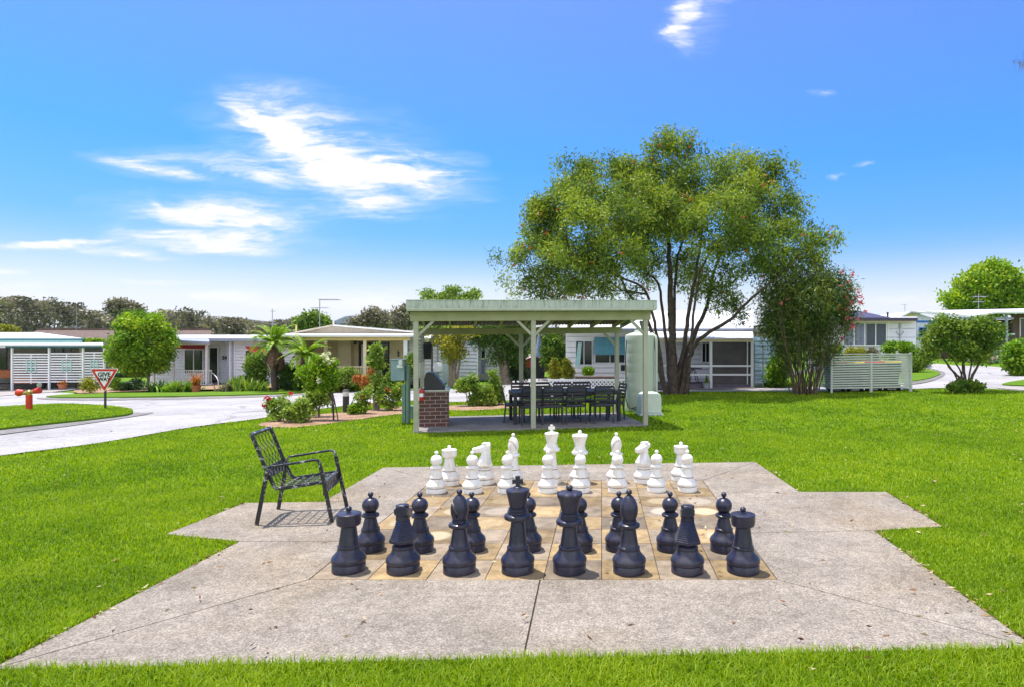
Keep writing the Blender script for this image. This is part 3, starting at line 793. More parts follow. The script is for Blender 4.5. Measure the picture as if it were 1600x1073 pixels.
# ================================================================== chess terrace
FL, FR, L1, LW1, LW2, L2, TL, TR, R2, RW2, RW1, R1 = (-3.02, 3.13), (2.30, 3.36), (-2.96, 5.19), (-3.70, 5.39), (-3.64, 6.47), (-2.86, 6.52), (-2.87, 8.36), (2.12, 8.76), (2.17, 6.96), (3.12, 6.96), (3.02, 5.62), (2.36, 5.50)
B0, B1, B2, B3 = (-2.0, 4.344), (1.2, 4.344), (1.2, 7.544), (-2.0, 7.544)
FM, BM, BT, TM = (-.40, 3.245), (-.42, 4.344), (-.38, 7.544), (-.36, 8.56)
slab_outline = [FL, FR, R1, RW1, RW2, R2, TR, TL, L2, LW2, LW1, L1]
panels = [(FL, FM, BM, B0), (FM, FR, B1, BM), (FL, B0, (-2.0, 5.2), L1), (L1, (-2.0, 5.2), (-2.0, 6.55), L2, LW2, LW1), (L2, (-2.0, 6.55), B3, TL),
          (TL, B3, BT, TM), (TM, BT, B2, TR), (FR, R1, (1.2, 5.42), B1), (R1, RW1, RW2, R2, (1.2, 6.94), (1.2, 5.42)), (R2, TR, B2, (1.2, 6.94))]
def inset(poly, d):
    n = len(poly); out = []
    for i in range(n):
        p, a, b = Vector(poly[i]), Vector(poly[i-1]), Vector(poly[(i+1) % n])
        d1, d2 = (p - a).normalized(), (b - p).normalized()
        n1, n2 = Vector((-d1.y, d1.x)), Vector((-d2.y, d2.x))
        m = (n1 + n2); m = m / max(.3, m.dot(n1)) 
        out.append(p + m * d)
    return out
mb = MB()
for p in panels: mb.prism([tuple(q) for q in inset(p, .0045)], -.05, .016, 'z')
o = mb.build('pavement', 'concrete', bevel=.003); o['kind'] = 'structure'
mb = MB(); mb.prism(inset(slab_outline, .03), -.05, .004, 'z'); o = mb.build('soil_bed', 'soil'); o['kind'] = 'structure'
def chessboard():
    rng = np.random.default_rng(5); mb = MB(); tone = []; disc = []; uv = []
    strong = {(6, 4): 1, (7, 4): .9, (5, 3): .9, (6, 3): .35, (7, 3): 0, (7, 2): .9, (6, 2): .25, (0, 4): .7, (1, 2): .8, (1, 4): .6, (2, 4): .5, (4, 0): .35, (2, 0): .45, (3, 0): .5, (5, 0): .5, (0, 3): .45, (7, 5): .6, (6, 5): .5}
    for i in range(8):
        for j in range(8):
            x0, y0 = -2 + .4 * i, 4.344 + .4 * j; g = .0028
            mb.m = 0 if (i + j) % 2 == 1 else 1
            mb.box(x0 + g, x0 + .4 - g, y0 + g, y0 + .4 - g, -.05, .0135 + rng.uniform(-.0012, .0012))
            t = rng.uniform(0, 1); tone += [t] * 8; disc += [strong.get((i, j), rng.uniform(0, .3))] * 8
    o = mb.build('chessboard', ['paver_tan', 'paver_grey'], bevel=.0)
    me = o.data
    for nm, val in (('tone', tone), ('disc', disc)):
        a = me.attributes.new(nm, 'FLOAT', 'POINT'); a.data.foreach_set('value', np.array(val, np.float32))
    u = me.uv_layers.new(name='UVMap')
    for lp in me.loops:
        c = me.vertices[lp.vertex_index].co
        u.data[lp.index].uv = (((c.x + 2) / .4 + 1e-4) % 1 if False else 0, 0)
    for poly in me.polygons:
        k = poly.index // 6; i, j = k // 8, k % 8
        for li in poly.loop_indices:
            c = me.vertices[me.loops[li].vertex_index].co
            u.data[li].uv = ((c.x + 2 - .4 * i) / .4, (c.y - 4.344 - .4 * j) / .4)
    tag(o, 'giant outdoor chessboard of tan and grey square pavers set in the concrete', 'chessboard')
chessboard()

# ================================================================== pavilion position (needed for the grass mask)
PAV_O = Vector((-3.43, 11.75, 0)); PAV_A = R(13)
def pav(x, y, z=0):
    return Vector((PAV_O.x + x * math.cos(PAV_A) - y * math.sin(PAV_A), PAV_O.y + x * math.sin(PAV_A) + y * math.cos(PAV_A), z))
pav_slab = [pav(-.06, -.06)[:2], pav(4.47, -.06)[:2], pav(4.47, 2.42)[:2], pav(-.06, 2.42)[:2]]

# ================================================================== grass
def grass():
    rng = np.random.default_rng(11)
    zones = [(2.2, 4.6, -6.5, 5.4, 13500, .0058, .043), (4.6, 7.2, -9.5, 7.9, 6200, .0078, .037), (7.2, 12, -15, 12.4, 2100, .013, .036), (12, 23.5, -20, 22, 560, .026, .042)]
    V, F, T = [], [], []; nv = 0
    masks = [slab_outline, pav_slab, bed_a, bed_b]
    for (y0, y1, x0, x1, dens, w, h) in zones:
        n = int((y1 - y0) * (x1 - x0) * dens)
        x = rng.uniform(x0, x1, n); y = rng.uniform(y0, y1, n)
        keep = (x > -1.15 * y - 1.2) & (x < .95 * y + 1.0)
        for mk in masks: keep &= ~inpoly(x, y, mk)
        for q in isl_list: keep &= ~inpoly(x, y, q)
        keep &= ~inpoly(x, y, road_poly) | inpoly(x, y, isl)
        x, y = x[keep], y[keep]; n = len(x)
        # tufts: pull blades a little together
        patch = .6 * np.sin(x * 3.1 + 1.7 * np.sin(y * 2.3)) * np.sin(y * 2.7 + 1.3 * np.sin(x * 1.9)) + .5 * np.sin(x * .7 + 2 * np.sin(y * .45)) * np.sin(y * .8 + x * .3) + .35 * np.sin(x * 9 + 2 * np.sin(y * 7)) * np.sin(y * 8.3 + np.sin(x * 6))
        hh = h * rng.uniform(.55, 1.25, n) * (1 + .18 * patch)
        if y0 < 3: hh = hh * np.where(y < 3.5, 1.45, 1.0)
        az = rng.uniform(0, 2 * PI, n); le = rng.uniform(.15, 1.0, n)
        lx, ly = np.cos(az) * le * hh, np.sin(az) * le * hh
        z = H(x, y) + .06 * inpoly(x, y, isl)
        wa = az + rng.uniform(.8, 2.3, n); wx, wy = np.cos(wa) * w * .5, np.sin(wa) * w * .5
        b0 = np.stack([x - wx, y - wy, z - .01], 1); b1 = np.stack([x + wx, y + wy, z - .01], 1)
        m0 = np.stack([x + lx * .35 - wx * .8, y + ly * .35 - wy * .8, z + hh * .55], 1); m1 = np.stack([x + lx * .35 + wx * .8, y + ly * .35 + wy * .8, z + hh * .55], 1)
        tp = np.stack([x + lx, y + ly, z + hh * (1 - .35 * le)], 1)
        v = np.stack([b0, b1, m1, m0, tp], 1).reshape(-1, 3)
        i0 = nv + np.arange(n) * 5
        F.append(('q', np.stack([i0, i0 + 1, i0 + 2, i0 + 3], 1))); F.append(('t', np.stack([i0 + 3, i0 + 2, i0 + 4], 1)))
        t = np.clip(rng.normal(.47, .2, n) + .25 * patch + (rng.random(n) < .03) * .5, 0, 1)
        V.append(v); T.append(np.repeat(t, 5)); nv += n * 5
    o = np_obj('grass', np.concatenate(V), [np.concatenate([f for k, f in F if k == 'q']), np.concatenate([f for k, f in F if k == 't'])], 'grass_blade', None, np.concatenate(T))
    tag(o, 'short bright green lawn grass around the chess terrace', 'grass', kind='stuff')
isl_list = [np.array(isl_k)]
grass()
def litter():
    rng = np.random.default_rng(21); pts = []
    ed = [(RW2, RW1, 26), (R1, FR, 60), (FL, L1, 34), (LW1, LW2, 12), (TR, R2, 10), (TL, TR, 12)]
    for a, b, n in ed:
        for _ in range(n):
            t = rng.random(); p = np.array(a) + (np.array(b) - np.array(a)) * t + rng.normal(size=2) * .025; pts.append((p[0], p[1], .022))
    for _ in range(60): pts.append((rng.uniform(-3, 2.3), rng.uniform(3.4, 8.4), .021))
    for _ in range(300):
        y = rng.uniform(3, 14); pts.append((rng.uniform(-.2, .68) * y + 1.5, y, .04))
    for _ in range(90):
        y = rng.uniform(3, 12); pts.append((rng.uniform(-.9, -.1) * y, y, .04))
    pts = np.array(pts); n = len(pts)
    dirs = np.stack([np.cos(rng.uniform(0, 6.3, n)), np.sin(rng.uniform(0, 6.3, n)), rng.normal(size=n) * .05], 1)
    v, f = leaf_quads(pts, .05, .018, rng, dirs=dirs * 3)
    v[:, 2] = np.maximum(v[:, 2], .018)
    o = np_obj('leaf_litter', v, [f], 'litter', None, np.repeat(rng.random(n), 4))
    tag(o, 'dry brown and tan fallen leaves scattered along the concrete edges', 'fallen leaves', kind='stuff')
litter()
# ================================================================== chess set
def plastic(name, col, col2, spec, rough, lightdirt=None):
    m, nt, b = _nodes(name)
    tc = nt.nodes.new('ShaderNodeTexCoord'); v = tc.outputs['Object']
    n = _noise(nt, 6, 6, .65, vec=v); f = _noise(nt, 38, 4, .7, vec=v)
    c = _ramp(nt, n.outputs[0], [(.35, col2), (.65, col)]).outputs[0]
    if lightdirt:
        mp = nt.nodes.new('ShaderNodeMapping'); mp.inputs['Scale'].default_value = (9, 9, 2.2); nt.links.new(v, mp.inputs[0])
        d = _noise(nt, 1.6, 6, .7, vec=mp.outputs[0])
        fd = _ramp(nt, d.outputs[0], [(.47, (0, 0, 0)), (.70, (.75, .75, .75))]).outputs[0]
        c = _mix(nt, fd, c, lightdirt)
    nt.links.new(c, b.inputs['Base Color'])
    rr = _ramp(nt, f.outputs[0], [(.3, (rough * .8,) * 3), (.7, (rough * 1.3,) * 3)]).outputs[0]
    nt.links.new(rr, b.inputs['Roughness']); b.inputs['Specular IOR Level'].default_value = spec
    _bump(nt, b, f.outputs[0], .06, .004)
    return m
M['chess_black'] = plastic('chess_black', (.026, .026, .052), (.016, .016, .038), .5, .31, (.05, .048, .062))
M['chess_white'] = plastic('chess_white', (.84, .83, .80), (.78, .765, .72), .5, .34, (.62, .50, .36))
M['seam'] = mat('seam', (.05, .045, .05), None, .8)

BASE = [(0, 0), (.111, 0), (.1145, .004), (.1145, .052), (.111, .057), (.05, .057)]
FOOT = [(.06, .0571), (.1075, .0575), (.1075, .0615), (.1155, .0635), (.1195, .076), (.1185, .091), (.111, .105), (.097, .119), (.0845, .135), (.078, .150), (.0755, .158), (.0715, .1595), (.0715, .1635), (.0755, .165), (.0765, .172), (.0745, .180), (.069, .183)]
FOOT_SEAM = {1: 1, 2: 1, 10: 1, 11: 1, 12: 1}
def foot(mb, sc, shaft):
    pr = [(r * sc, z * (sc * .45 + .55)) for r, z in FOOT] + shaft
    mats = [1 if i in FOOT_SEAM else 0 for i in range(len(pr) - 1)]
    mb.lathe(pr, 48, mats=mats)
def piece_parts(kind, root, m):
    sc = {'pawn': .92, 'king': 1.0, 'queen': 1.02}.get(kind, 1.0); zs = sc * .45 + .55
    ms = [m, 'seam']
    mb = MB(); mb.lathe([(r * sc, z * zs) for r, z in BASE], 48); mb.build('base', ms, root, smooth=35)
    mb = MB()
    S = lambda *p: list(p)
    if kind == 'pawn':
        foot(mb, sc, S((.061, .178), (.059, .188), (.049, .23), (.042, .256), (.045, .258), (.062, .262), (.067, .270), (.066, .278), (.058, .285), (.046, .288), (.045, .295), (.03, .297)))
        mb.build('body', ms, root, smooth=35)
        mb = MB(); pr = [(.044, .295)] + [(.0635 * math.cos(a), .350 + .0615 * math.sin(a)) for a in np.linspace(-1.02, 1.35, 20)] + [(.011, .412), (.0105, .416)]
        mb.lathe(pr, 40); mb.build('head', ms, root, smooth=50)
        mb = MB(); mb.lathe([(.0105, .414), (.0135, .418), (.0105, .42)] + [(.0215 * math.cos(a), .434 + .0195 * math.sin(a)) for a in np.linspace(-.9, 1.5, 12)], 24); mb.build('finial', ms, root, smooth=50)
    elif kind == 'rook':
        foot(mb, sc, S((.0685, .188), (.064, .22), (.058, .26), (.0535, .295), (.0515, .313), (.048, .316)))
        mb.build('body', ms, root, smooth=35)
        mb = MB(); mb.lathe([(.05, .313), (.072, .320), (.0795, .327), (.0825, .334), (.0825, .346), (.0842, .348), (.0855, .397), (.0865, .3985), (.0855, .404), (.080, .407), (.05, .411), (.0, .413)], 44); mb.build('turret', ms, root, smooth=35)
        mb = MB(); mb.lathe([(.013, .410), (.0115, .418), (.0105, .422)] + [(.0215 * math.cos(a), .436 + .0195 * math.sin(a)) for a in np.linspace(-.9, 1.5, 12)], 24); mb.build('finial', ms, root, smooth=50)
    elif kind == 'bishop':
        foot(mb, sc, S((.0655, .188), (.060, .22), (.052, .27), (.047, .305), (.050, .308), (.066, .312), (.0755, .321), (.077, .330), (.0745, .339), (.064, .346), (.050, .349), (.049, .354), (.053, .357), (.053, .364), (.046, .367), (.03, .369)))
        mb.build('body', ms, root, smooth=35)
        mb = MB(); pr = [(.045, .366), (.053, .385), (.061, .41), (.0635, .435), (.0615, .46), (.055, .485), (.044, .51), (.031, .528), (.018, .540), (.0125, .545), (.0, .5455)]
        mb.lathe([(0, .366)] + pr, 40)
        o = mb.build('mitre', ms, root, smooth=50)
        # the slanting slot cut out of the mitre
        cut = MB(); cut.bar((-.008, 0, .392), (-.064, 0, .520), .2, .020, (0, 0, 1)); c = cut.build('cut', ms, root)
        bo = o.modifiers.new('b', 'BOOLEAN'); bo.object = c; bo.operation = 'DIFFERENCE'; bo.solver = 'EXACT'
        dg = bpy.context.evaluated_depsgraph_get(); me = bpy.data.meshes.new_from_object(o.evaluated_get(dg)); o.modifiers.clear(); o.data = me
        me.set_sharp_from_angle(angle=R(40)); bpy.data.objects.remove(c)
        mb = MB(); mb.lathe([(.0125, .544), (.0105, .549)] + [(.0215 * math.cos(a), .562 + .0195 * math.sin(a)) for a in np.linspace(-.9, 1.5, 12)], 24); mb.build('finial', ms, root, smooth=50)
    elif kind in ('king', 'queen'):
        q = kind == 'queen'; d = -.037 if q else 0
        foot(mb, sc, S((.066, .188), (.062, .22), (.055, .28 + d * .5), (.0485, .345 + d), (.047, .356 + d), (.052, .359 + d), (.078, .365 + d), (.094, .376 + d), (.097, .389 + d), (.093, .402 + d), (.080, .411 + d), (.067, .414 + d), (.066, .420 + d), (.072, .424 + d), (.072, .431 + d), (.063, .435 + d), (.062, .440 + d), (.066, .443 + d), (.066, .450 + d), (.058, .454 + d), (.03, .456 + d)))
        mb.build('body', ms, root, smooth=35)
        if not q:
            mb = MB(); mb.lathe([(.0, .452), (.055, .453), (.061, .475), (.069, .515), (.079, .556), (.083, .566), (.083, .574), (.079, .580), (.055, .588), (.034, .592), (.0, .593)], 44); mb.build('crown', ms, root, smooth=35)
            mb = MB(); mb.lathe([(.0, .588), (.033, .588), (.033, .596), (.027, .600), (.02, .602), (.0, .602)], 28)
            arm = [(-.013, .600), (.013, .600), (.016, .622), (.038, .617), (.038, .655), (.016, .650), (.018, .672), (.007, .676), (-.007, .676), (-.018, .672), (-.016, .650), (-.038, .655), (-.038, .617), (-.016, .622)]
            mb.prism(arm, -.011, .011, 'y'); mb.build('cross', ms, root, bevel=.003, smooth=30)
        else:
            mb = MB(); n = 80
            pr = [(.0, .415), (.055, .416), (.060, .435), (.066, .465), (.075, .500), (.087, .530), (.092, .538), (.094, .552), (.088, .560), (.060, .566), (.03, .571), (.0, .573)]
            k = len(pr)
            for i, (r, z) in enumerate(pr):
                for j in range(n):
                    a = 2 * PI * j / n; t = (j % 8) / 8 - .5
                    wgt = float(sstep(.49, .54, z)) * (1 - float(sstep(.556, .568, z)))
                    rr = max(1e-4, r * (1 - wgt * .055 * (1 - math.cos(2 * PI * t)) * .5)); zz = z + wgt * .010 * (math.cos(2 * PI * t) - 1) * -.5 * (-1)
                    mb.v.append((rr * math.cos(a), rr * math.sin(a), zz))
            for i in range(k - 1):
                for j in range(n): mb.f.append([i*n+j, i*n+(j+1) % n, (i+1)*n+(j+1) % n, (i+1)*n+j]); mb.mi.append(0)
            mb.build('crown', ms, root, smooth=28)
            mb = MB(); mb.lathe([(.014, .569), (.012, .576)] + [(.0235 * math.cos(a), .590 + .0215 * math.sin(a)) for a in np.linspace(-.9, 1.5, 12)], 24); mb.build('finial', ms, root, smooth=50)
    elif kind == 'knight':
        foot(mb, sc, S((.064, .187), (.058, .192), (.05, .194)))
        mb.build('body', ms, root, smooth=35)
        # neck lofted in z; the horse faces -x
        mb = MB(); zs_, rows = [], []
        def prof(z):
            xf = np.interp(z, [.19, .205, .24, .28, .32, .345, .372], [-.058, -.086, -.094, -.072, -.046, -.036, -.050])
            xb = np.interp(z, [.19, .205, .225, .26, .34, .40, .47], [.058, .088, .092, .082, .070, .068, .068])
            hw = np.interp(z, [.19, .205, .225, .26, .32, .36, .41, .47], [.052, .083, .088, .076, .056, .047, .043, .046])
            return float(xf), float(xb), float(hw)
        zz = [.190, .197, .205, .215]
        for i in range(10): zz += [.2245 + i * .0135, .2245 + i * .0135 + .0105]
        zz += [.362, .38, .40, .42, .44, .47]
        for i, z in enumerate(zz):
            xf, xb, hw = prof(z)
            if z > .372: xf = -.03
            notch = 0
            if .222 < z < .36 and (i % 2 == 1): notch = .006
            hw2 = hw - notch
            rows.append([(xb - notch * 1.3, 0), (xb - .046 - notch * .3, hw2), (xf + .035, hw), (xf + .004, hw * .55), (xf, 0), (xf + .004, -hw * .55), (xf + .035, -hw), (xb - .046 - notch * .3, -hw2)])
        o0 = 0
        for z, r in zip(zz, rows):
            for x, y in r: mb.v.append((x, y, z))
        n = 8
        for i in range(len(zz) - 1):
            for j in range(n): mb.f.append([i*n+j, i*n+(j+1) % n, (i+1)*n+(j+1) % n, (i+1)*n+j]); mb.mi.append(0)
        mb.f.append(list(range(n))[::-1]); mb.mi.append(0); mb.f.append([(len(zz)-1)*n + j for j in range(n)]); mb.mi.append(0)
        mb.build('neck', ms, root, smooth=22)
        # head block lofted along x from the poll to the muzzle, with ears
        mb = MB(); secs = [(.066, .405, .462, .045), (.03, .385, .462, .049), (-.02, .362, .452, .047), (-.055, .356, .436, .042), (-.09, .357, .424, .034), (-.125, .360, .417, .030), (-.139, .368, .408, .024)]
        for x, z0, z1, hw in secs:
            c = .22; mb.v += [(x, -hw, z0 + (z1-z0)*c), (x, -hw * .6, z0), (x, hw * .6, z0), (x, hw, z0 + (z1-z0)*c), (x, hw, z1 - (z1-z0)*c), (x, hw * .62, z1), (x, -hw * .62, z1), (x, -hw, z1 - (z1-z0)*c)]
        for i in range(len(secs) - 1):
            for j in range(8): mb.f.append([i*8+j, i*8+(j+1) % 8, (i+1)*8+(j+1) % 8, (i+1)*8+j]); mb.mi.append(0)
        mb.f.append(list(range(8))); mb.mi.append(0); mb.f.append([(len(secs)-1)*8 + j for j in range(8)]); mb.mi.append(0)
        for s in (-1, 1): 
            mb.ball((-.045, s * .040, .412), .008, 8); mb.ball((-.128, s * .024, .392), .006, 8)
        mb.build('head', ms, root, smooth=25)
        mb = MB()
        mb.prism([(.066, .455), (-.028, .452), (-.030, .466), (-.014, .474), (.03, .4775), (.060, .476)], -.031, .031, 'y'); mb.build('ears', ms, root, bevel=.006, smooth=30)

def put(kind, color, x, y, rz, label, group, proto):
    key = (kind, color)
    if key not in proto:
        r = thing('chess_' + kind, label, 'chess piece', (x, y, .0145), rz, group)
        piece_parts(kind, r, 'chess_' + color); proto[key] = r
        return r
    return dup(proto[key], (x, y, .0145), rz, label, group)
PROTO = {}
def at_row(px, Z): return (px - CX) / FX * Z
back_b = [('rook', 545, 4.53, .3), ('knight', 630, 4.52, -PI/2), ('bishop', 718, 4.51, .12), ('king', 809, 4.51, 0), ('queen', 890, 4.51, .1), ('bishop', 983, 4.50, -PI/2), ('knight', 1074, 4.50, -PI/2 - .04), ('rook', 1161, 4.51, 0)]
lab_b = ['black chess rook at the end of its row nearest the metal armchair', 'black chess knight between the armchair-side rook and the slotted bishop', 'black chess bishop whose slanted slot shows as an open beak',
         'black chess king with a cross on its flat crown', 'black chess queen with a scalloped crown and small ball on top', 'black chess bishop beside the black queen, its mitre smooth from this side',
         'black chess knight next to the rook furthest from the armchair', 'black chess rook at the end of its row furthest from the armchair']
for (k, px, Z, rz), lb in zip(back_b, lab_b):
    put(k, 'black', at_row(px, Z), Z, rz, lb, 'black back row pieces', PROTO)
pb = [(579, 4.98), (656, 4.97), (737, 4.98), (825, 4.99), (905, 4.98), (967, 5.00), (1047, 4.99), (1131, 4.97)]
nb = ['the armchair-side black rook', 'the armchair-side black knight', 'the slotted black bishop', 'the black king', 'the black queen', 'the smooth black bishop', 'the black knight farthest from the armchair', 'the black rook farthest from the armchair']
for (px, Z), s in zip(pb, nb):
    put('pawn', 'black', at_row(px, Z), Z, random.uniform(0, 6), 'black chess pawn standing behind ' + s, 'black pawns', PROTO)
back_w = [('rook', 702, 7.32, 0), ('knight', 757, 7.38, .06), ('bishop', 802, 7.40, 1.0), ('king', 862, 7.44, .2), ('queen', 906, 7.44, 0), ('bishop', 963, 7.46, 2.0), ('knight', 1006, 7.44, .85), ('rook', 1064, 7.58, 0)]
lab_w = ['white chess rook at the armchair end of the far row', 'white chess knight in full profile with its muzzle to the left', 'white chess bishop between the profile knight and the white king', 'white chess king with a cross, tallest piece of the far row',
         'white chess queen with flared crown beside the white king', 'white chess bishop beside the white queen', 'white chess knight turned towards the camera, near the far-end rook', 'white chess rook at the far end of its row from the armchair']
for (k, px, Z, rz), lb in zip(back_w, lab_w):
    put(k, 'white', at_row(px, Z), Z, rz, lb, 'white back row pieces', PROTO)
pw = [(682, 6.93), (738, 6.93), (793, 6.95), (856, 6.96), (907, 6.97), (965, 6.97), (1026, 7.0), (1074, 7.0)]
nw = ['the armchair-side white rook', 'the profile white knight', 'the white bishop next to the king', 'the white king', 'the white queen', 'the white bishop next to the queen', 'the white knight that faces the camera', 'the white rook farthest from the armchair']
for (px, Z), s in zip(pw, nw):
    put('pawn', 'white', at_row(px, Z), Z, random.uniform(0, 6), 'white chess pawn standing in front of ' + s, 'white pawns', PROTO)

# ================================================================== armchair
def worn_metal():
    m, nt, b = _nodes('worn_black_metal')
    n = _noise(nt, 22, 6, .75); r = _ramp(nt, n.outputs[0], [(.55, (.018, .018, .022)), (.60, (.40, .40, .42))])
    nt.links.new(r.outputs[0], b.inputs['Base Color']); b.inputs['Roughness'].default_value = .38
    return m
M['worn_metal'] = worn_metal()
def armchair():
    t = thing('metal_armchair', 'weathered black metal armchair with a woven wire back on the concrete', 'chair', (-2.80, 5.985, .016), R(9))
    for s in (-1, 1):
        v = .268 * s; vb = .235 * s
        mb = MB(); mb.bar((-.32, v + .012 * s, 0), (-.236, v, .47), .034, .020, (0, 1, 0)); mb.build('leg', 'worn_metal', t, bevel=.004)
        arm = [(-.236, v, .47), (-.232, v, .495), (-.212, v, .512)] + [(-.212 + (.375) * k / 6, v, .512 + .052 * k / 6) for k in range(1, 7)] + [(.186, v, .562), (.204, v, .548), (.212, v, .524), (.216, v, .50)]
        mb = MB()
        for a, b in zip(arm[:-1], arm[1:]): mb.bar(a, b, .032, .019, (.3, 0, 1) if abs(b[2]-a[2]) < abs(b[0]-a[0]) else (1, 0, .1))
        mb.build('armrest', 'worn_metal', t, bevel=.003)
        mb = MB(); mb.bar((.216, v, .505), (.318, v + .012 * s, 0), .034, .020, (0, 1, 0)); mb.build('leg', 'worn_metal', t, bevel=.004)
    mb = MB()
    for s in (-1, 1):
        vb = .238 * s; path = [(-.375, vb, .80), (-.262, vb, .50), (-.195, vb, .345), (-.178, vb, .318), (-.148, vb, .308), (.20, vb, .352), (.232, vb, .350)]
        for a, b in zip(path[:-1], path[1:]): mb.bar(a, b, .020, .030, (1, 0, .4))
    mb.bar((-.377, -.248, .802), (-.377, .248, .802), .030, .022, (.4, 0, 1)); mb.build('seat_frame', 'worn_metal', t, bevel=.003)
    # woven wire: diagonal lattice over the back, carried on across the seat
    def S(u, w):      # u 0..1 down the back then forward along the seat
        pth = [(-.37, .79), (-.262, .50), (-.195, .347), (-.150, .312), (.215, .350)]
        ln = [0]
        for a, b in zip(pth[:-1], pth[1:]): ln.append(ln[-1] + math.dist(a, b))
        s_ = u * ln[-1]
        x = float(np.interp(s_, ln, [p[0] for p in pth])); z = float(np.interp(s_, ln, [p[1] for p in pth]))
        return Vector((x, w, z))
    mb = MB(); nw = 6; pitch = .47 / nw
    for k in range(nw + 1):
        for sg in (-1, 1):
            pts = []
            for i in range(121):
                u = i / 120; w = -.235 + k * pitch + sg * pitch * .52 * math.sin(u * PI * 7.0)
                w = max(-.235, min(.235, w)); pts.append(S(u, w) + Vector((0, 0, .002 * sg)))
            mb.tube(pts, .0028, 5)
    mb.build('wire_lattice', 'black_metal', t, smooth=60)
    mb = MB()
    for i in range(5): mb.box(-.262 + i * .0, -.250, -.24, .24, .405 + i * .019, .420 + i * .019)
    for i in range(4): mb.box(-.259, -.252, -.24, .24, .418 + i * .019, .426 + i * .019)
    mb.build('back_strap', 'worn_metal', t, bevel=.002, fn=lambda x, y, z: (x + (.46 - z) * .42, y, z))
    mb = MB()
    for i in range(7): mb.box(.236, .246, -.27, .27, .242 + i * .0165, .2545 + i * .0165)
    mb.box(.238, .243, -.268, .268, .242, .357); mb.box(.215, .252, -.275, .275, .352, .364)
    mb.build('front_apron', 'worn_metal', t, bevel=.002)
    mb = MB()
    for i in range(5): mb.bar((-.12 + i * .075, -.235, .316 + i * .0088), (-.12 + i * .075, .235, .316 + i * .0088), .010, .005)
    mb.build('seat_slat', 'worn_metal', t)
armchair()

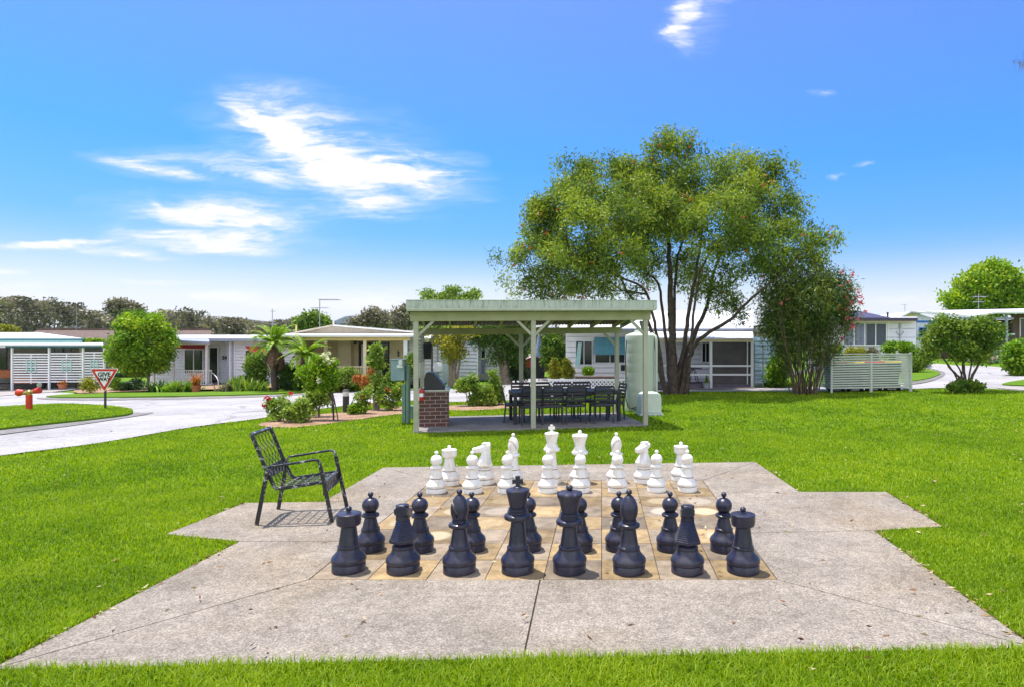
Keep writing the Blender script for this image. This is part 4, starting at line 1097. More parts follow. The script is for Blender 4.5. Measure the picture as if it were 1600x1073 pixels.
# ================================================================== pavilion
def pavilion():
    t = thing('picnic_pavilion', 'sage green timber pavilion with a skillion roof over the dining table', 'pavilion', PAV_O, PAV_A)
    tilt = lambda x, y, z: (x, y, z + (.0145 * x * max(0, min(1, z / 1.8))))
    LX, D = 4.42, 2.3; xs = [0, 2.17, LX]
    zf, zr = 2.055, 1.84              # underside of front and rear beams
    roofz = lambda y: 2.335 + (.065 * -.0) - (y + 0) * (2.335 - 2.075) / D
    mb = MB(); mb.box(-.06, 4.47, -.06, 2.42, -.10, .035); mb.build('floor_slab', 'slab_grey', t, bevel=.01)
    for y, zt in ((0, zf), (D, zr)):
        for x in xs:
            mb = MB(); mb.box(x - .045, x + .045, y - .045, y + .045, .0, zt); mb.build('post', 'sage', t, bevel=.004, fn=tilt)
            for s in (-1, 1):
                if (x == 0 and s < 0) or (x == LX and s > 0): continue
                mb = MB(); mb.bar((x + s * .03, y, zt - .27), (x + s * .31, y, zt + .005), .05, .06, (0, 1, 0)); mb.build('brace', 'sage', t, bevel=.003, fn=tilt)
    for x in (0, LX):
        mb = MB(); mb.bar((x, .03, zf - .27), (x, .32, zf - .02), .05, .06, (1, 0, 0)); mb.build('brace', 'sage', t, bevel=.003, fn=tilt)
    for y, z0, h in ((0, zf, .18), (D, zr, .14)):
        mb = MB(); mb.box(-.10, LX + .10, y - .052, y + .052, z0 + .002, z0 + h); mb.build('beam', 'sage_beam', t, bevel=.004, fn=tilt)
    n = 9
    for i in range(n):
        x = .06 + i * (LX - .12) / (n - 1)
        mb = MB(); y0, y1 = -.20, D + .18
        mb.add([(x-.022, y0, roofz(y0) - .10), (x+.022, y0, roofz(y0) - .10), (x+.022, y1, roofz(y1) - .10), (x-.022, y1, roofz(y1) - .10), (x-.022, y0, roofz(y0) - .012), (x+.022, y0, roofz(y0) - .012), (x+.022, y1, roofz(y1) - .012), (x-.022, y1, roofz(y1) - .012)],
               [(0,3,2,1),(4,5,6,7),(0,1,5,4),(1,2,6,5),(2,3,7,6),(3,0,4,7)])
        mb.build('rafter', 'sage_beam', t, fn=tilt)
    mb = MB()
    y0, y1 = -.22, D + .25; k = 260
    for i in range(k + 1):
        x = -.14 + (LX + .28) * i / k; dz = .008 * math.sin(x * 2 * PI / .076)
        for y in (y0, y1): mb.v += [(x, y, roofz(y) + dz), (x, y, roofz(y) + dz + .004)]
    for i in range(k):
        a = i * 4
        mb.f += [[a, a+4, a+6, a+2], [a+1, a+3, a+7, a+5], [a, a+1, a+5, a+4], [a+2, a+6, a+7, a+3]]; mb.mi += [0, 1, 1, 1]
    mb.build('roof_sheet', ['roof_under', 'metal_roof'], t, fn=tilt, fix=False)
    # box fascia with lip and lower moulding
    m, nt, b = _nodes('fascia_sage')
    tc = nt.nodes.new('ShaderNodeTexCoord'); mp = nt.nodes.new('ShaderNodeMapping'); mp.inputs['Scale'].default_value = (16, 1, 1.6); nt.links.new(tc.outputs['Object'], mp.inputs[0])
    ns = _noise(nt, 2.0, 6, .7, vec=mp.outputs[0]); cr = _ramp(nt, ns.outputs[0], [(.36, (.24, .27, .23)), (.50, (.43, .48, .43)), (.7, (.50, .55, .50))])
    nt.links.new(cr.outputs[0], b.inputs['Base Color']); b.inputs['Roughness'].default_value = .5; M['fascia_sage'] = m
    mb = MB(); f0 = -.26
    mb.box(-.16, LX + .16, f0, f0 + .012, 2.282, 2.425); mb.box(-.16, LX + .16, f0 - .008, f0 + .02, 2.425, 2.437)
    mb.build('fascia', 'fascia_sage', t, fn=tilt)
    mb = MB(); mb.box(-.155, LX + .155, f0 - .006, f0 + .045, 2.262, 2.281); mb.box(-.15, LX + .15, f0 + .006, f0 + .06, 2.236, 2.262); mb.build('fascia_trim', 'sage_light', t, fn=tilt)
    for x in (-.15, LX + .15):
        mb = MB(); mb.add([(x-.011, f0 + .012, 2.26), (x+.011, f0 + .012, 2.26), (x+.011, y1, roofz(y1) - .10), (x-.011, y1, roofz(y1) - .10), (x-.011, f0 + .012, 2.42), (x+.011, f0 + .012, 2.42), (x+.011, y1, roofz(y1) + .05), (x-.011, y1, roofz(y1) + .05)],
               [(0,3,2,1),(4,5,6,7),(0,1,5,4),(1,2,6,5),(2,3,7,6),(3,0,4,7)]); mb.build('barge_board', 'fascia_sage', t, fn=tilt)
    # louvre screen on the left end
    mb = MB()
    for i in range(9):
        z = 1.30 + i * .068; mb.bar((0, .05, z), (0, D - .05, z), .07, .010, (.6, 0, 1))
    mb.build('louvre_screen', 'sage_light', t)
pavilion()
def barbecue():
    t = thing('brick_barbecue', 'brown brick barbecue with a black hood inside the pavilion', 'barbecue', pav(.02, .62, .035), PAV_A)
    mb = MB(); mb.box(0, .56, 0, .95, 0, .685); mb.build('brick_plinth', 'brick', t, bevel=.004)
    mb = MB(); mb.box(-.015, .585, -.02, .97, .685, .715); mb.build('benchtop', 'steel', t, bevel=.005)
    mb = MB(); mb.prism([(.09, .715), (.485, .715), (.485, .76), (.47, .775), (.28, 1.03), (.25, 1.045), (.14, 1.045), (.115, 1.03), (.09, .93)], .12, .85, 'y'); mb.build('hood', 'black_metal', t, bevel=.008, smooth=40)
    mb = MB(); mb.tube([(.51, .2, .80), (.53, .2, .80), (.53, .77, .80), (.51, .77, .80)], .012, 8); mb.build('handle', 'steel', t, smooth=40)
    mb = MB(); mb.box(.487, .535, .15, .82, .716, .745); mb.build('drip_tray', 'steel', t, bevel=.003)
barbecue()
def extinguisher():
    t = thing('fire_extinguisher', 'red fire extinguisher hung on the left front pavilion post', 'fire extinguisher', pav(.095, -.005, .60), PAV_A)
    mb = MB(); mb.lathe([(.0, 0), (.034, .0), (.038, .01), (.038, .19), (.03, .212), (.014, .222), (.0, .222)], 24); mb.build('cylinder', 'red_paint', t, smooth=40)
    mb = MB(); mb.box(-.012, .012, -.012, .012, .222, .245); mb.bar((-.03, 0, .246), (.035, 0, .256), .014, .008); mb.build('valve', 'black_metal', t)
    mb = MB(); mb.tube([(.02, 0, .235), (.05, 0, .20), (.046, 0, .06)], .007, 8); mb.build('hose', 'rubber', t, smooth=50)
    mb = MB(); mb.lathe([(.0382, .07), (.0392, .071), (.0392, .135), (.0382, .136)], 24); mb.build('data_label', 'sign_white', t, smooth=40)
extinguisher()
def speaker():
    t = thing('wall_speaker', 'black tapered speaker box hanging on the rear left pavilion post', 'speaker', pav(.12, 2.2, 1.32), PAV_A)
    mb = MB(); mb.prism([(-.075, 0), (.075, 0), (.098, .34), (.07, .365), (-.07, .365), (-.098, .34)], -.085, .085, 'y'); mb.build('cabinet', 'black_metal', t, bevel=.02, smooth=40)
    mb = MB(); mb.prism([(-.06, .03), (.06, .03), (.08, .32), (-.08, .32)], -.090, -.0862, 'y'); mb.build('grille', 'rubber', t)
speaker()

# ---------------------------------------------------------------- table and chairs
TA = R(14.5)
TB = Vector((-.79, 13.47, .035))
def tl(x, y): return Vector((TB.x + x * math.cos(TA) - y * math.sin(TA), TB.y + x * math.sin(TA) + y * math.cos(TA), .035))
def table():
    t = thing('dining_table', 'long dark grey slatted outdoor dining table under the pavilion', 'table', TB, TA)
    mb = MB(); n = 9
    for i in range(n): mb.box(-1.12, 1.12, -.44 + i * .88 / n + .004, -.44 + (i + 1) * .88 / n - .004, .615, .64)
    mb.build('tabletop', 'furniture_seat', t, bevel=.003)
    mb = MB(); mb.box(-1.13, 1.13, -.455, -.437, .565, .641); mb.box(-1.13, 1.13, .437, .455, .565, .641); mb.box(-1.13, -1.118, -.437, .437, .565, .641); mb.box(1.118, 1.13, -.437, .437, .565, .641); mb.build('apron', 'furniture', t, bevel=.003)
    for x in (-1.085, 1.085):
        for y in (-.41, .41):
            mb = MB(); mb.box(x - .033, x + .033, y - .033, y + .033, 0, .614); mb.build('leg', 'furniture', t, bevel=.004)
table()
def chair(loc, rz, label):
    t = thing('dining_chair', label, 'chair', loc, rz, 'dining chairs around the outdoor table')
    w, d = .20, .19        # front of the chair is +y
    for s in (-1, 1):
        mb = MB(); mb.bar((s * w, -d - .035, 0), (s * w, -d, .37), .026, .030, (0, 1, 0)); mb.build('leg', 'furniture', t, bevel=.003)
        mb = MB(); mb.bar((s * w, d, 0), (s * w, d, .372), .026, .030, (0, 1, 0)); mb.build('leg', 'furniture', t, bevel=.003)
        mb = MB(); mb.bar((s * w, -d, .36), (s * w, -d - .085, .735), .026, .026, (0, 1, 0)); mb.build('back_post', 'furniture', t, bevel=.003)
    mb = MB()
    for i in range(5): mb.box(-w - .005, w + .005, -d + .005 + i * .078, -d + .005 + i * .078 + .070, .366, .388)
    mb.build('seat', 'furniture_seat', t, bevel=.003)
    mb = MB(); mb.box(-w, w, -d - .004, d + .014, .336, .365); mb.build('seat_rail', 'furniture', t)
    mb = MB()
    for i in range(5):
        z = .452 + i * .068; y = -d - .085 * (z - .36) / .375
        mb.box(-w, w, y - .008, y + .008, z, z + .047)
    mb.build('backrest', 'furniture', t, bevel=.003, fn=lambda x, y, z: (x, y - .016 * (1 - (x / .2) ** 2), z))
    return t
c0 = chair(tl(-.79, -.47), TA, 'black slatted dining chair at the near side, closest to the barbecue')
near = [(-.37, -.47, 'black slatted dining chair, second along the near side from the barbecue'), (.10, -.46, 'black slatted dining chair, third along the near side from the barbecue'), (.68, -.50, 'black slatted dining chair on the near side beside the tank end')]
for x, y, lb in near: dup(c0, tl(x, y), TA + random.uniform(-.05, .05), lb)
far = [(-.83, .52, 'black slatted dining chair across the table, closest to the barbecue'), (-.36, .53, 'black slatted dining chair across the table, second from the barbecue end'), (.10, .53, 'black slatted dining chair across the table, third from the barbecue end'), (.56, .52, 'black slatted dining chair across the table, closest to the tank')]
for x, y, lb in far: dup(c0, tl(x, y), TA + PI + random.uniform(-.05, .05), lb)
dup(c0, tl(-1.04, .03), TA - PI / 2 - .12, 'black slatted dining chair at the head of the table by the barbecue')
dup(c0, tl(1.05, .05), TA + PI / 2 + .1, 'black slatted dining chair at the head of the table by the tank')

# ---------------------------------------------------------------- water tank and pump
def tank():
    x, y = (999.5 - CX) / FX * 15.7, 15.7; z = float(H(x, y))
    t = thing('water_tank', 'tall round pale green rainwater tank beside the pavilion', 'water tank', (x, y, z))
    pr = [(0, -.02), (.355, -.02), (.36, .02)]
    for i in range(1, 8): pr += [(.36, i * .235 - .012), (.3592, i * .235 - .004), (.3592, i * .235 + .004), (.36, i * .235 + .012)]
    pr += [(.36, 1.80), (.352, 1.835), (.33, 1.855), (.2, 1.905), (.1, 1.925), (0, 1.93)]
    mb = MB(); mb.lathe(pr, 64); mb.build('shell', 'tank_green', t, smooth=30)
    mb = MB(); mb.lathe([(0, 1.91), (.13, 1.91), (.13, 1.955), (.10, 1.965), (0, 1.965)], 32); mb.build('lid', 'pump_pale', t, smooth=30)
    mb = MB(); mb.tube([(.40, -.12, 0), (.40, -.12, 1.72), (.39, -.1, 1.80), (.30, .02, 1.88)], .035, 14); mb.build('downpipe', 'tank_green', t, smooth=40)
    mb = MB(); mb.tube([(-.33, -.22, 1.72), (-.36, -.26, 1.3), (-.35, -.25, .8), (-.36, -.24, .35), (-.30, -.34, .10), (-.05, -.42, .05), (.1, -.55, .07)], .011, 8); mb.tube([(-.34, -.20, .25), (-.25, -.42, .08), (0, -.5, .16), (.15, -.6, .12)], .013, 8); mb.build('hose', 'rubber', t, smooth=50)
    mb = MB(); mb.box(-.47, -.37, -.2, -.05, .98, 1.13); mb.build('control_box', 'rubber', t, bevel=.01)
    x, y = (1014 - CX) / FX * 14.75, 14.75
    t = thing('pump_cover', 'pale moulded pump cover standing in front of the green tank', 'pump cover', (x, y, float(H(x, y))), PAV_A)
    mb = MB(); mb.prism([(-.25, .05), (.25, .05), (.245, .40), (.22, .48), (.15, .53), (-.12, .53), (-.20, .49), (-.24, .40)], -.2, .2, 'y'); mb.build('cover', 'pump_pale', t, bevel=.03, smooth=40)
    mb = MB(); mb.box(-.28, .28, -.23, .23, -.02, .05); mb.build('plinth', 'pump_pale', t, bevel=.012)
tank()
def meter():
    p = G(635.5, 661)
    t = thing('meter_box', 'blue-grey electrical meter box on green poles left of the pavilion', 'meter box', p)
    mb = MB(); mb.tube([(.03, 0, 0), (.03, 0, 1.19)], .047, 18); mb.lathe([(0, 0), (.052, 0), (.052, .03), (0, .035)], 18, (.03, 0, 1.18)); mb.build('pole', 'pole_green', t, smooth=40)
    mb = MB(); mb.box(-.09, -.02, -.035, .035, 0, .82); mb.build('cable_channel', 'pole_green', t, bevel=.004)
    mb = MB(); mb.box(-.30, -.02, -.10, .06, .90, 1.33); mb.build('cabinet', 'box_blue', t, bevel=.008)
    mb = MB(); mb.box(-.315, -.005, -.12, .08, 1.33, 1.345); mb.build('rain_hood', 'box_blue', t)
    mb = MB(); mb.box(-.13, -.05, -.135, -.10, 1.22, 1.32); mb.box(-.16, -.04, -.15, -.10, 1.16, 1.215); mb.build('power_outlet', 'lens', t, bevel=.006)
    p = G(643, 653)
    t = thing('pit_cabinet', 'small green service cabinet on the lawn behind the meter box', 'cabinet', p)
    mb = MB(); mb.box(-.06, .07, -.1, .1, 0, .26); mb.build('casing', 'pole_green', t, bevel=.01)
    mb = MB(); mb.box(-.068, .078, -.11, .11, .26, .29); mb.build('lid', 'pole_green', t, bevel=.01)
meter()
def bollard():
    p = G(540.5, 644)
    t = thing('bollard_light', 'dark cylindrical bollard light with a clear lens in the rose bed', 'bollard light', p)
    r = .075
    mb = MB(); mb.lathe([(0, -.02), (r, -.02), (r, .41), (0, .41)], 28); mb.build('column', 'post_dark', t, smooth=40)
    mb = MB(); mb.lathe([(0, .41), (r * .93, .41), (r * .93, .535), (0, .535)], 28); mb.build('lens', 'lens', t, smooth=40)
    mb = MB(); mb.lathe([(0, .535), (r * 1.05, .535), (r * 1.05, .56), (r * .8, .575), (0, .58)], 28); mb.build('cap', 'post_dark', t, smooth=40)
bollard()
def sign():
    p = G(163, 642); s = p.y / FX
    t = thing('give_way_sign', 'red and white triangular give way sign on a dark post', 'road sign', p, R(2))
    top, bot, hw = (642 - 576) * s, (642 - 610.5) * s, 20.5 * s
    mb = MB(); mb.tube([(0, .035, 0), (0, .035, top - .05)], .028, 12); mb.build('post', 'post_dark', t, smooth=40)
    def tri(k, rad):
        c = Vector((0, (top * 2 + bot) / 3)); pts = [Vector((-hw, top)), Vector((0, bot)), Vector((hw, top))]; out = []
        pts = [c + (p_ - c) * k for p_ in pts]
        for i in range(3):
            p_, a, b = pts[i], pts[i-1], pts[(i+1) % 3]
            for k2 in range(5):
                u = k2 / 4; q0 = p_ + (a - p_).normalized() * rad; q1 = p_ + (b - p_).normalized() * rad
                q = q0 * (1-u)**2 + p_ * 2*u*(1-u) + q1 * u*u; out.append((q.x, q.y))
        return out
    mb = MB(); mb.prism(tri(1.06, .05), .0, .006, 'y'); mb.build('backing_plate', 'sign_white', t)
    mb = MB(); mb.prism(tri(1.0, .045), -.0035, -.0005, 'y'); mb.build('red_border', 'red_paint', t)
    mb = MB(); mb.prism(tri(.70, .022), -.007, -.0040, 'y'); mb.build('white_panel', 'sign_white', t)
    text_mesh('lettering', 'GIVE', .158, .001, 'sign_black', t, (0, -.009, top - .15), sx=1.0, bold=.007)
    text_mesh('lettering', 'WAY', .135, .001, 'sign_black', t, (0, -.009, top - .275), sx=1.0, bold=.007)
sign()
def hydrant():
    p = G(45.5, 643); s = p.y / FX
    t = thing('fire_hydrant', 'red pillar fire hydrant with two capped outlets on the grass island', 'fire hydrant', p)
    r = 4.2 * s; h = 27 * s
    mb = MB(); mb.lathe([(0, -.03), (r * 1.25, -.03), (r * 1.25, .03), (r, .04), (r, h), (0, h)], 22); mb.build('pillar', 'hydrant_red', t, smooth=40)
    mb = MB(); mb.lathe([(0, h), (r * .75, h), (r * .75, h + .10), (r * .35, h + .13), (0, h + .135)], 18); mb.tube([(-.15, 0, h + .04), (.16, 0, h + .09)], .052, 14); mb.build('valve_head', 'brass', t, smooth=40)
    mb = MB(); mb.tube([(-.30, -.02, h + .055), (-.27, -.02, h + .057), (-.14, 0, h + .07)], [.085, .10, .06], 18); mb.build('outlet_cap', 'hydrant_red', t, smooth=40)
    mb = MB(); mb.tube([(.15, 0, h + .10), (.24, 0, h + .115), (.29, 0, h + .12)], [.062, .085, .085], 18); mb.build('outlet_cap', 'hydrant_red', t, smooth=40)
hydrant()

# ---------------------------------------------------------------- slat screen with bins behind
def screen():
    p = G(1299, 614); s = p.y / FX
    t = thing('slat_screen', 'pale green horizontal slat screen hiding bins beside the oleander', 'screen fence', p)
    W_ = 124 * s; Hh = 61 * s; dep = 1.15
    zf = lambda x, y: float(H(p.x + x, p.y + y)) - p.z
    n = 14
    for x0, x1, y0, y1 in ((0, W_ / 2, 0, 0), (W_ / 2, W_, 0, 0), (W_, W_ + .12, 0, dep), (0, -.05, 0, dep)):
        mb = MB()
        for i in range(n):
            z = .16 + i * (Hh - .17) / n
            mb.bar((x0, y0, z + zf(x0, y0)), (x1, y1, z + zf(x1, y1)), .014, .047, (0, 0, 1))
        mb.build('slat_panel', 'sage_slat', t)
    for x, y in ((0, 0), (W_ / 2, 0), (W_, 0), (W_ + .12, dep), (-.05, dep)):
        mb = MB(); z = zf(x, y); mb.box(x - .032, x + .032, y - .036, y + .03, z - .05, z + Hh + .01); mb.build('post', 'sage_slat', t, bevel=.004)
    mb = MB(); mb.box(-.032, W_ + .032, -.04, .034, Hh - .01, Hh + .022); mb.build('top_rail', 'sage_slat', t, bevel=.003)
    lids = [('red_paint', 'red'), ('yellow_lid', 'yellow'), ('red_paint', 'red'), ('yellow_lid', 'yellow')]
    desc = ['dark wheelie bin with red lid behind the slat screen, nearest the oleander', 'dark wheelie bin with yellow lid behind the left slat panel', 'dark wheelie bin with red lid behind the right slat panel', 'dark wheelie bin with yellow lid at the right end of the slat screen']
    for i, (lm, _) in enumerate(lids):
        x = .28 + i * .57; b = Vector((p.x + x, p.y + .55, 0)); b.z = float(H(b.x, b.y))
        r = thing('wheelie_bin', desc[i], 'bin', b, 0, 'wheelie bins behind the slat screen')
        mb = MB(); mb.add([(-.19, -.22, .06), (.19, -.22, .06), (.19, .2, .06), (-.19, .2, .06), (-.25, -.30, .88), (.25, -.30, .88), (.25, .28, .88), (-.25, .28, .88)], [(0,3,2,1),(4,5,6,7),(0,1,5,4),(1,2,6,5),(2,3,7,6),(3,0,4,7)]); mb.build('body', 'bin_green', r, bevel=.02)
        mb = MB(); mb.prism([(-.32, .885), (.30, .885), (.28, .915), (0, .95), (-.28, .925)], -.265, .265, 'x'); mb.build('lid', lm, r, bevel=.01)
        for sx in (-1, 1):
            mb = MB(); mb.tube([(sx * .17, -.22, .10), (sx * .23, -.22, .10)], .10, 18); mb.build('wheel', 'rubber', r, smooth=40)
screen()
# ================================================================== houses
class Frame:
    def __init__(s, name, label, cat, px, Z, group=None):
        x = (px - CX) / FX * Z; s.b = Vector((x, Z, float(H(x, Z)))); s.Z = Z
        s.t = thing(name, label, cat, s.b, 0, group)
    def x(s, px, d=0): return (px - CX) / FX * (s.Z + d) - s.b.x
    def z(s, py, d=0): return EYE + (CY - py) / FX * (s.Z + d) - s.b.z
    def p(s, px, py, d=0): return (s.x(px, d), d, s.z(py, d))
    def bx(s, mb, a, b, y0, y1, d0, d1): mb.box(s.x(a, d0), s.x(b, d0), d0, d1, s.z(y1, d0), s.z(y0, d0)); return mb
    def part(s, name, m, boxes, bevel=0, parent=None):
        mb = MB()
        for q in boxes: s.bx(mb, *q)
        return mb.build(name, m, parent or s.t, bevel=bevel)
    def boards(s, name, m, a, b, y0, y1, d, pitch=.17, th=.12, lap=.035):
        mb = MB(); x0, x1, z0, z1 = s.x(a, d), s.x(b, d), s.z(y1, d), s.z(y0, d); n = max(1, round((z1 - z0) / pitch)); h = (z1 - z0) / n
        prof = []
        for i in range(n): prof += [(d - lap, z0 + i * h + .02), (d - .004, z0 + (i + 1) * h - .018), (d + .05, z0 + (i + 1) * h - .016), (d + .05, z0 + (i + 1) * h + .018)]
        prof += [(d + th, z1), (d + th, z0)]
        mb.prism(prof, x0, x1, 'x'); return mb.build(name, m, s.t)
    def window(s, a, b, y0, y1, d, cols=2, fm='white_trim', pm='glass_dark', fw=1.2, parent=None, name='window'):
        mb = MB(); x0, x1, z0, z1 = s.x(a, d), s.x(b, d), s.z(y1, d), s.z(y0, d); w = fw * (s.Z + d) / FX; q = .05
        mb.box(x0, x1, d - .045, d + q, z1 - w, z1); mb.box(x0, x1, d - .055, d + q, z0, z0 + w)
        for i in range(cols + 1):
            x = x0 + (x1 - x0 - w) * i / cols; mb.box(x, x + w, d - .04, d + q - .003, z0 + w, z1 - w)
        f = mb.build(name, fm, parent or s.t)
        mb = MB(); mb.box(x0 + w * .5, x1 - w * .5, d - .01, d + .03, z0 + w * .5, z1 - w * .5); mb.build('pane', pm, f); return f
    def slab(s, name, m, pts, th=.08, parent=None):
        """pts: (px,py,d) around a sloping sheet"""
        q = [Vector(s.p(*p)) for p in pts]; n = len(q); mb = MB()
        mb.add([tuple(v) for v in q] + [tuple(v - Vector((0, 0, th))) for v in q], [tuple(range(n)), tuple(range(n, 2*n))[::-1]] + [(i, i+n, (i+1) % n + n, (i+1) % n) for i in range(n)])
        return mb.build(name, m, parent or s.t)
    def railing(s, a, b, y0, y1, d, m='white_trim', step=.11, name='railing', bw=.028):
        mb = MB(); x0, x1, z0, z1 = s.x(a, d), s.x(b, d), s.z(y1, d), s.z(y0, d)
        mb.box(x0, x1, d - .03, d + .03, z1 - .05, z1); mb.box(x0, x1, d - .02, d + .02, z0, z0 + .045)
        x = x0 + step * .5
        while x < x1: mb.box(x - bw / 2, x + bw / 2, d - .012, d + .012, z0 + .045, z1 - .05); x += step
        return mb.build(name, m, s.t)
    def post(s, px, y0, y1, d, w=.09, m='white_trim', name='post'):
        x = s.x(px, d); mb = MB(); mb.box(x - w/2, x + w/2, d - w/2, d + w/2, s.z(y1, d), s.z(y0, d)); return mb.build(name, m, s.t)

# ---- house with slatted carport, far left
F = Frame('carport_house', 'low house with green-edged roof and white slatted carport at far left', 'house', 80, 34.5)
F.boards('wall', 'grey_board', -80, 172, 535, 612, 3.0)
F.slab('roof', 'metal_roof', [(-90, 529, 1.9), (127, 529, 1.9), (60, 519.5, 6), (-90, 519.5, 6)], .06)
F.slab('roof', 'metal_roof', [(127, 529, 1.9), (132, 529, 9), (60, 519.5, 6)], .06)
F.part('gutter', 'teal', [(-90, 127.5, 528.8, 532, 1.78, 1.95)]); F.part('fascia', 'aqua', [(-90, 126, 532, 536, 1.86, 1.98)])
F.slab('carport_roof', 'white_trim', [(-90, 537, -.3), (161.5, 537, -.3), (160, 535.2, 2.9), (-90, 535.2, 2.9)], .10)
F.part('carport_beam', 'teal', [(8, 161, 540, 543, -.12, .02)])
F.part('carport_beam', 'white_trim', [(-90, 8, 540, 543, -.12, .02)])
for px, yb in ((19, 612), (77, 608.5), (130, 606), (163, 604), (-45, 614)): F.post(px, 543, yb, 0, .085)
for a, b, y0, y1 in ((21, 75.5, 552, 599), (79, 128.5, 551, 598.5), (132, 161.5, 549.5, 598)):
    n = 12; hh = (y1 - y0) / n
    F.part('slat_screen', 'white_paint', [(a, b, y0 + i * hh, y0 + i * hh + hh * .52, -.02, .0) for i in range(n)] + [((a + b) / 2 - .7, (a + b) / 2 + .7, y0 + .3, y1, .0012, .03)])
    c = (a + b) / 2; r = 7.5 if b - a > 40 else 6
    F.part('ornament_frame', 'aqua', [(c - r, c - r + 1.4, 561, 581.5, -.05, -.022), (c + r - 1.4, c + r, 561, 581.5, -.05, -.022), (c - .7, c + .7, 559.5, 581.5, -.05, -.022), (c - r + 1.4, c + r - 1.4, 568.5, 570, -.049, -.022), (c - r + 1.4, c + r - 1.4, 575.5, 577, -.049, -.022)])
F.window(71, 111, 541.5, 562, 2.97, 3, 'grey_board'); F.part('door', 'glass_dark', [(-8, 10, 542, 576, 2.93, 2.99)])
F.part('downpipe', 'cream', [(124, 127, 541, 600, 2.86, 2.97)])
t = thing('box_trailer', 'box trailer with rust-brown side boards parked inside the slatted carport', 'trailer', P(47, 606, 36.2))
mb = MB(); mb.box(-3.2, -.45, -.6, .6, .62, 1.05); mb.box(-.45, .95, -.6, .6, .30, .62); mb.build('body', 'rust_board', t, bevel=.02)
mb = MB(); mb.box(-3.2, 1.0, -.5, .5, .20, .30); mb.bar((1.0, 0, .25), (1.9, 0, .25), .06, .08); mb.build('chassis', 'post_dark', t)
for yy in (-.66, .66):
    mb = MB(); mb.tube([(1.18, yy - .07, .24), (1.18, yy + .07, .24)], .24, 22); w = mb.build('wheel', 'rubber', t, smooth=40)
    mb = MB(); mb.tube([(1.18, yy - .085, .24), (1.18, yy + .085, .24)], .15, 18); mb.build('rim', 'steel', w, smooth=40)
# ---- tiled roof house behind
F = Frame('tiled_house', 'house with brown tiled roof rising behind the slatted carport', 'house', 150, 55)
F.slab('roof', 'tile_roof', [(-20, 549, -.5), (330, 549, -.5), (330, 515.5, 6), (60, 515.5, 6)], .12)
F.slab('roof', 'tile_roof', [(60, 515.5, 6), (330, 515.5, 6), (330, 545, 12.5), (-20, 545, 12.5)], .12)
F.boards('wall', 'cream', -5, 330, 548, 575, .2); F.window(60, 90, 552, 566, .17, 2)
mb = MB(); a, b = F.p(58, 514.6, 6), F.p(330, 514.6, 6); mb.bar(a, b, .3, .16); mb.build('ridge_cap', 'tile_roof', F.t)
# ---- lilac weatherboard house number 24
F = Frame('weatherboard_house', 'pale lilac weatherboard house with red awnings and white porch railing', 'house', 340, 34.0)
F.boards('wall', 'lilac_board', 357, 470, 533, 606, 0)
F.boards('wall', 'lilac_board', 235, 357, 534, 600, 1.5)
mb = MB(); x = F.x(357, 0); mb.box(x, x + .12, 0.001, 1.5, F.z(600, 0), F.z(534, 0)); mb.build('wall', 'lilac_board', F.t)
F.slab('roof', 'metal_roof', [(236, 528.5, -.5), (472, 528.5, -.5), (470, 523.5, 6.5), (240, 523.5, 6.5)], .07)
F.part('gutter', 'gutter_blue', [(326, 472, 528.6, 533, -.62, -.48)]); F.slab('porch_roof', 'gutter_blue', [(236, 529.5, -1.0), (327, 533.8, -1.0), (327, 529.6, -.5), (236, 528.6, -.5)], .10)
F.part('fascia', 'white_trim', [(240, 326, 534.5, 538.5, -.72, -.64)])
F.part('downpipe', 'gutter_blue', [(354.5, 357, 534, 603, -.09, -.002), (362, 364.4, 534, 603, -.09, -.022)])
F.part('corner_trim', 'white_trim', [(364.6, 366.6, 534, 604, -.05, -.022), (357.2, 360, 534, 604, -.05, -.022)])
F.window(288, 318, 545, 583, 1.47, 2); F.part('door', 'glass_dark', [(327.5, 339.5, 543, 599, 1.43, 1.475)]); F.part('door_frame', 'white_trim', [(325.8, 327.4, 541.5, 599, 1.40, 1.475), (339.6, 341, 541.5, 599, 1.40, 1.475), (327.4, 339.6, 541.5, 542.9, 1.40, 1.475)])
aw = MB(); q = [F.p(277, 537.5, 1.46), F.p(321, 537.5, 1.46), F.p(320, 543.5, .9), F.p(276, 543.5, .9)]
aw.add(q + [(x, y, z - .03) for x, y, z in q], [(0,1,2,3),(7,6,5,4),(0,4,5,1),(1,5,6,2),(2,6,7,3),(3,7,4,0)]); aw.build('awning', 'awning_red', F.t)
aw = MB(); q = [F.p(383, 540.5, -.02), F.p(416, 540.5, -.02), F.p(413.5, 548.8, -.6), F.p(391, 548.8, -.6)]
aw.add(q + [(x, y, z - .03) for x, y, z in q], [(0,1,2,3),(7,6,5,4),(0,4,5,1),(1,5,6,2),(2,6,7,3),(3,7,4,0)]); aw.build('awning', 'awning_red2', F.t)
F.window(383, 413, 546, 578, -.03, 2)
for px in (323, 271, 240): F.post(px, 536, 603, -.55, .10)
F.railing(241, 322, 577.5, 600.5, -.55); F.railing(325, 331, 577.5, 600.5, -.55)
F.part('porch_deck', 'deck', [(238, 356, 600.6, 606, -.75, 1.45)])
F.part('step', 'deck', [(317, 334, 604, 608, -1.25, -.76)])
text_mesh('house_number', '24', .27, .006, 'sign_black', F.t, (F.x(350.5, 1.45), 1.455, F.z(558.5, 1.45)), bold=.012)
mb = MB(); mb.tube([F.p(332, 582, -.6), F.p(338, 588, -1.1), F.p(341, 594, -1.2), F.p(341, 607, -1.2)], .02, 8); mb.build('handrail', 'white_trim', F.t, smooth=50)
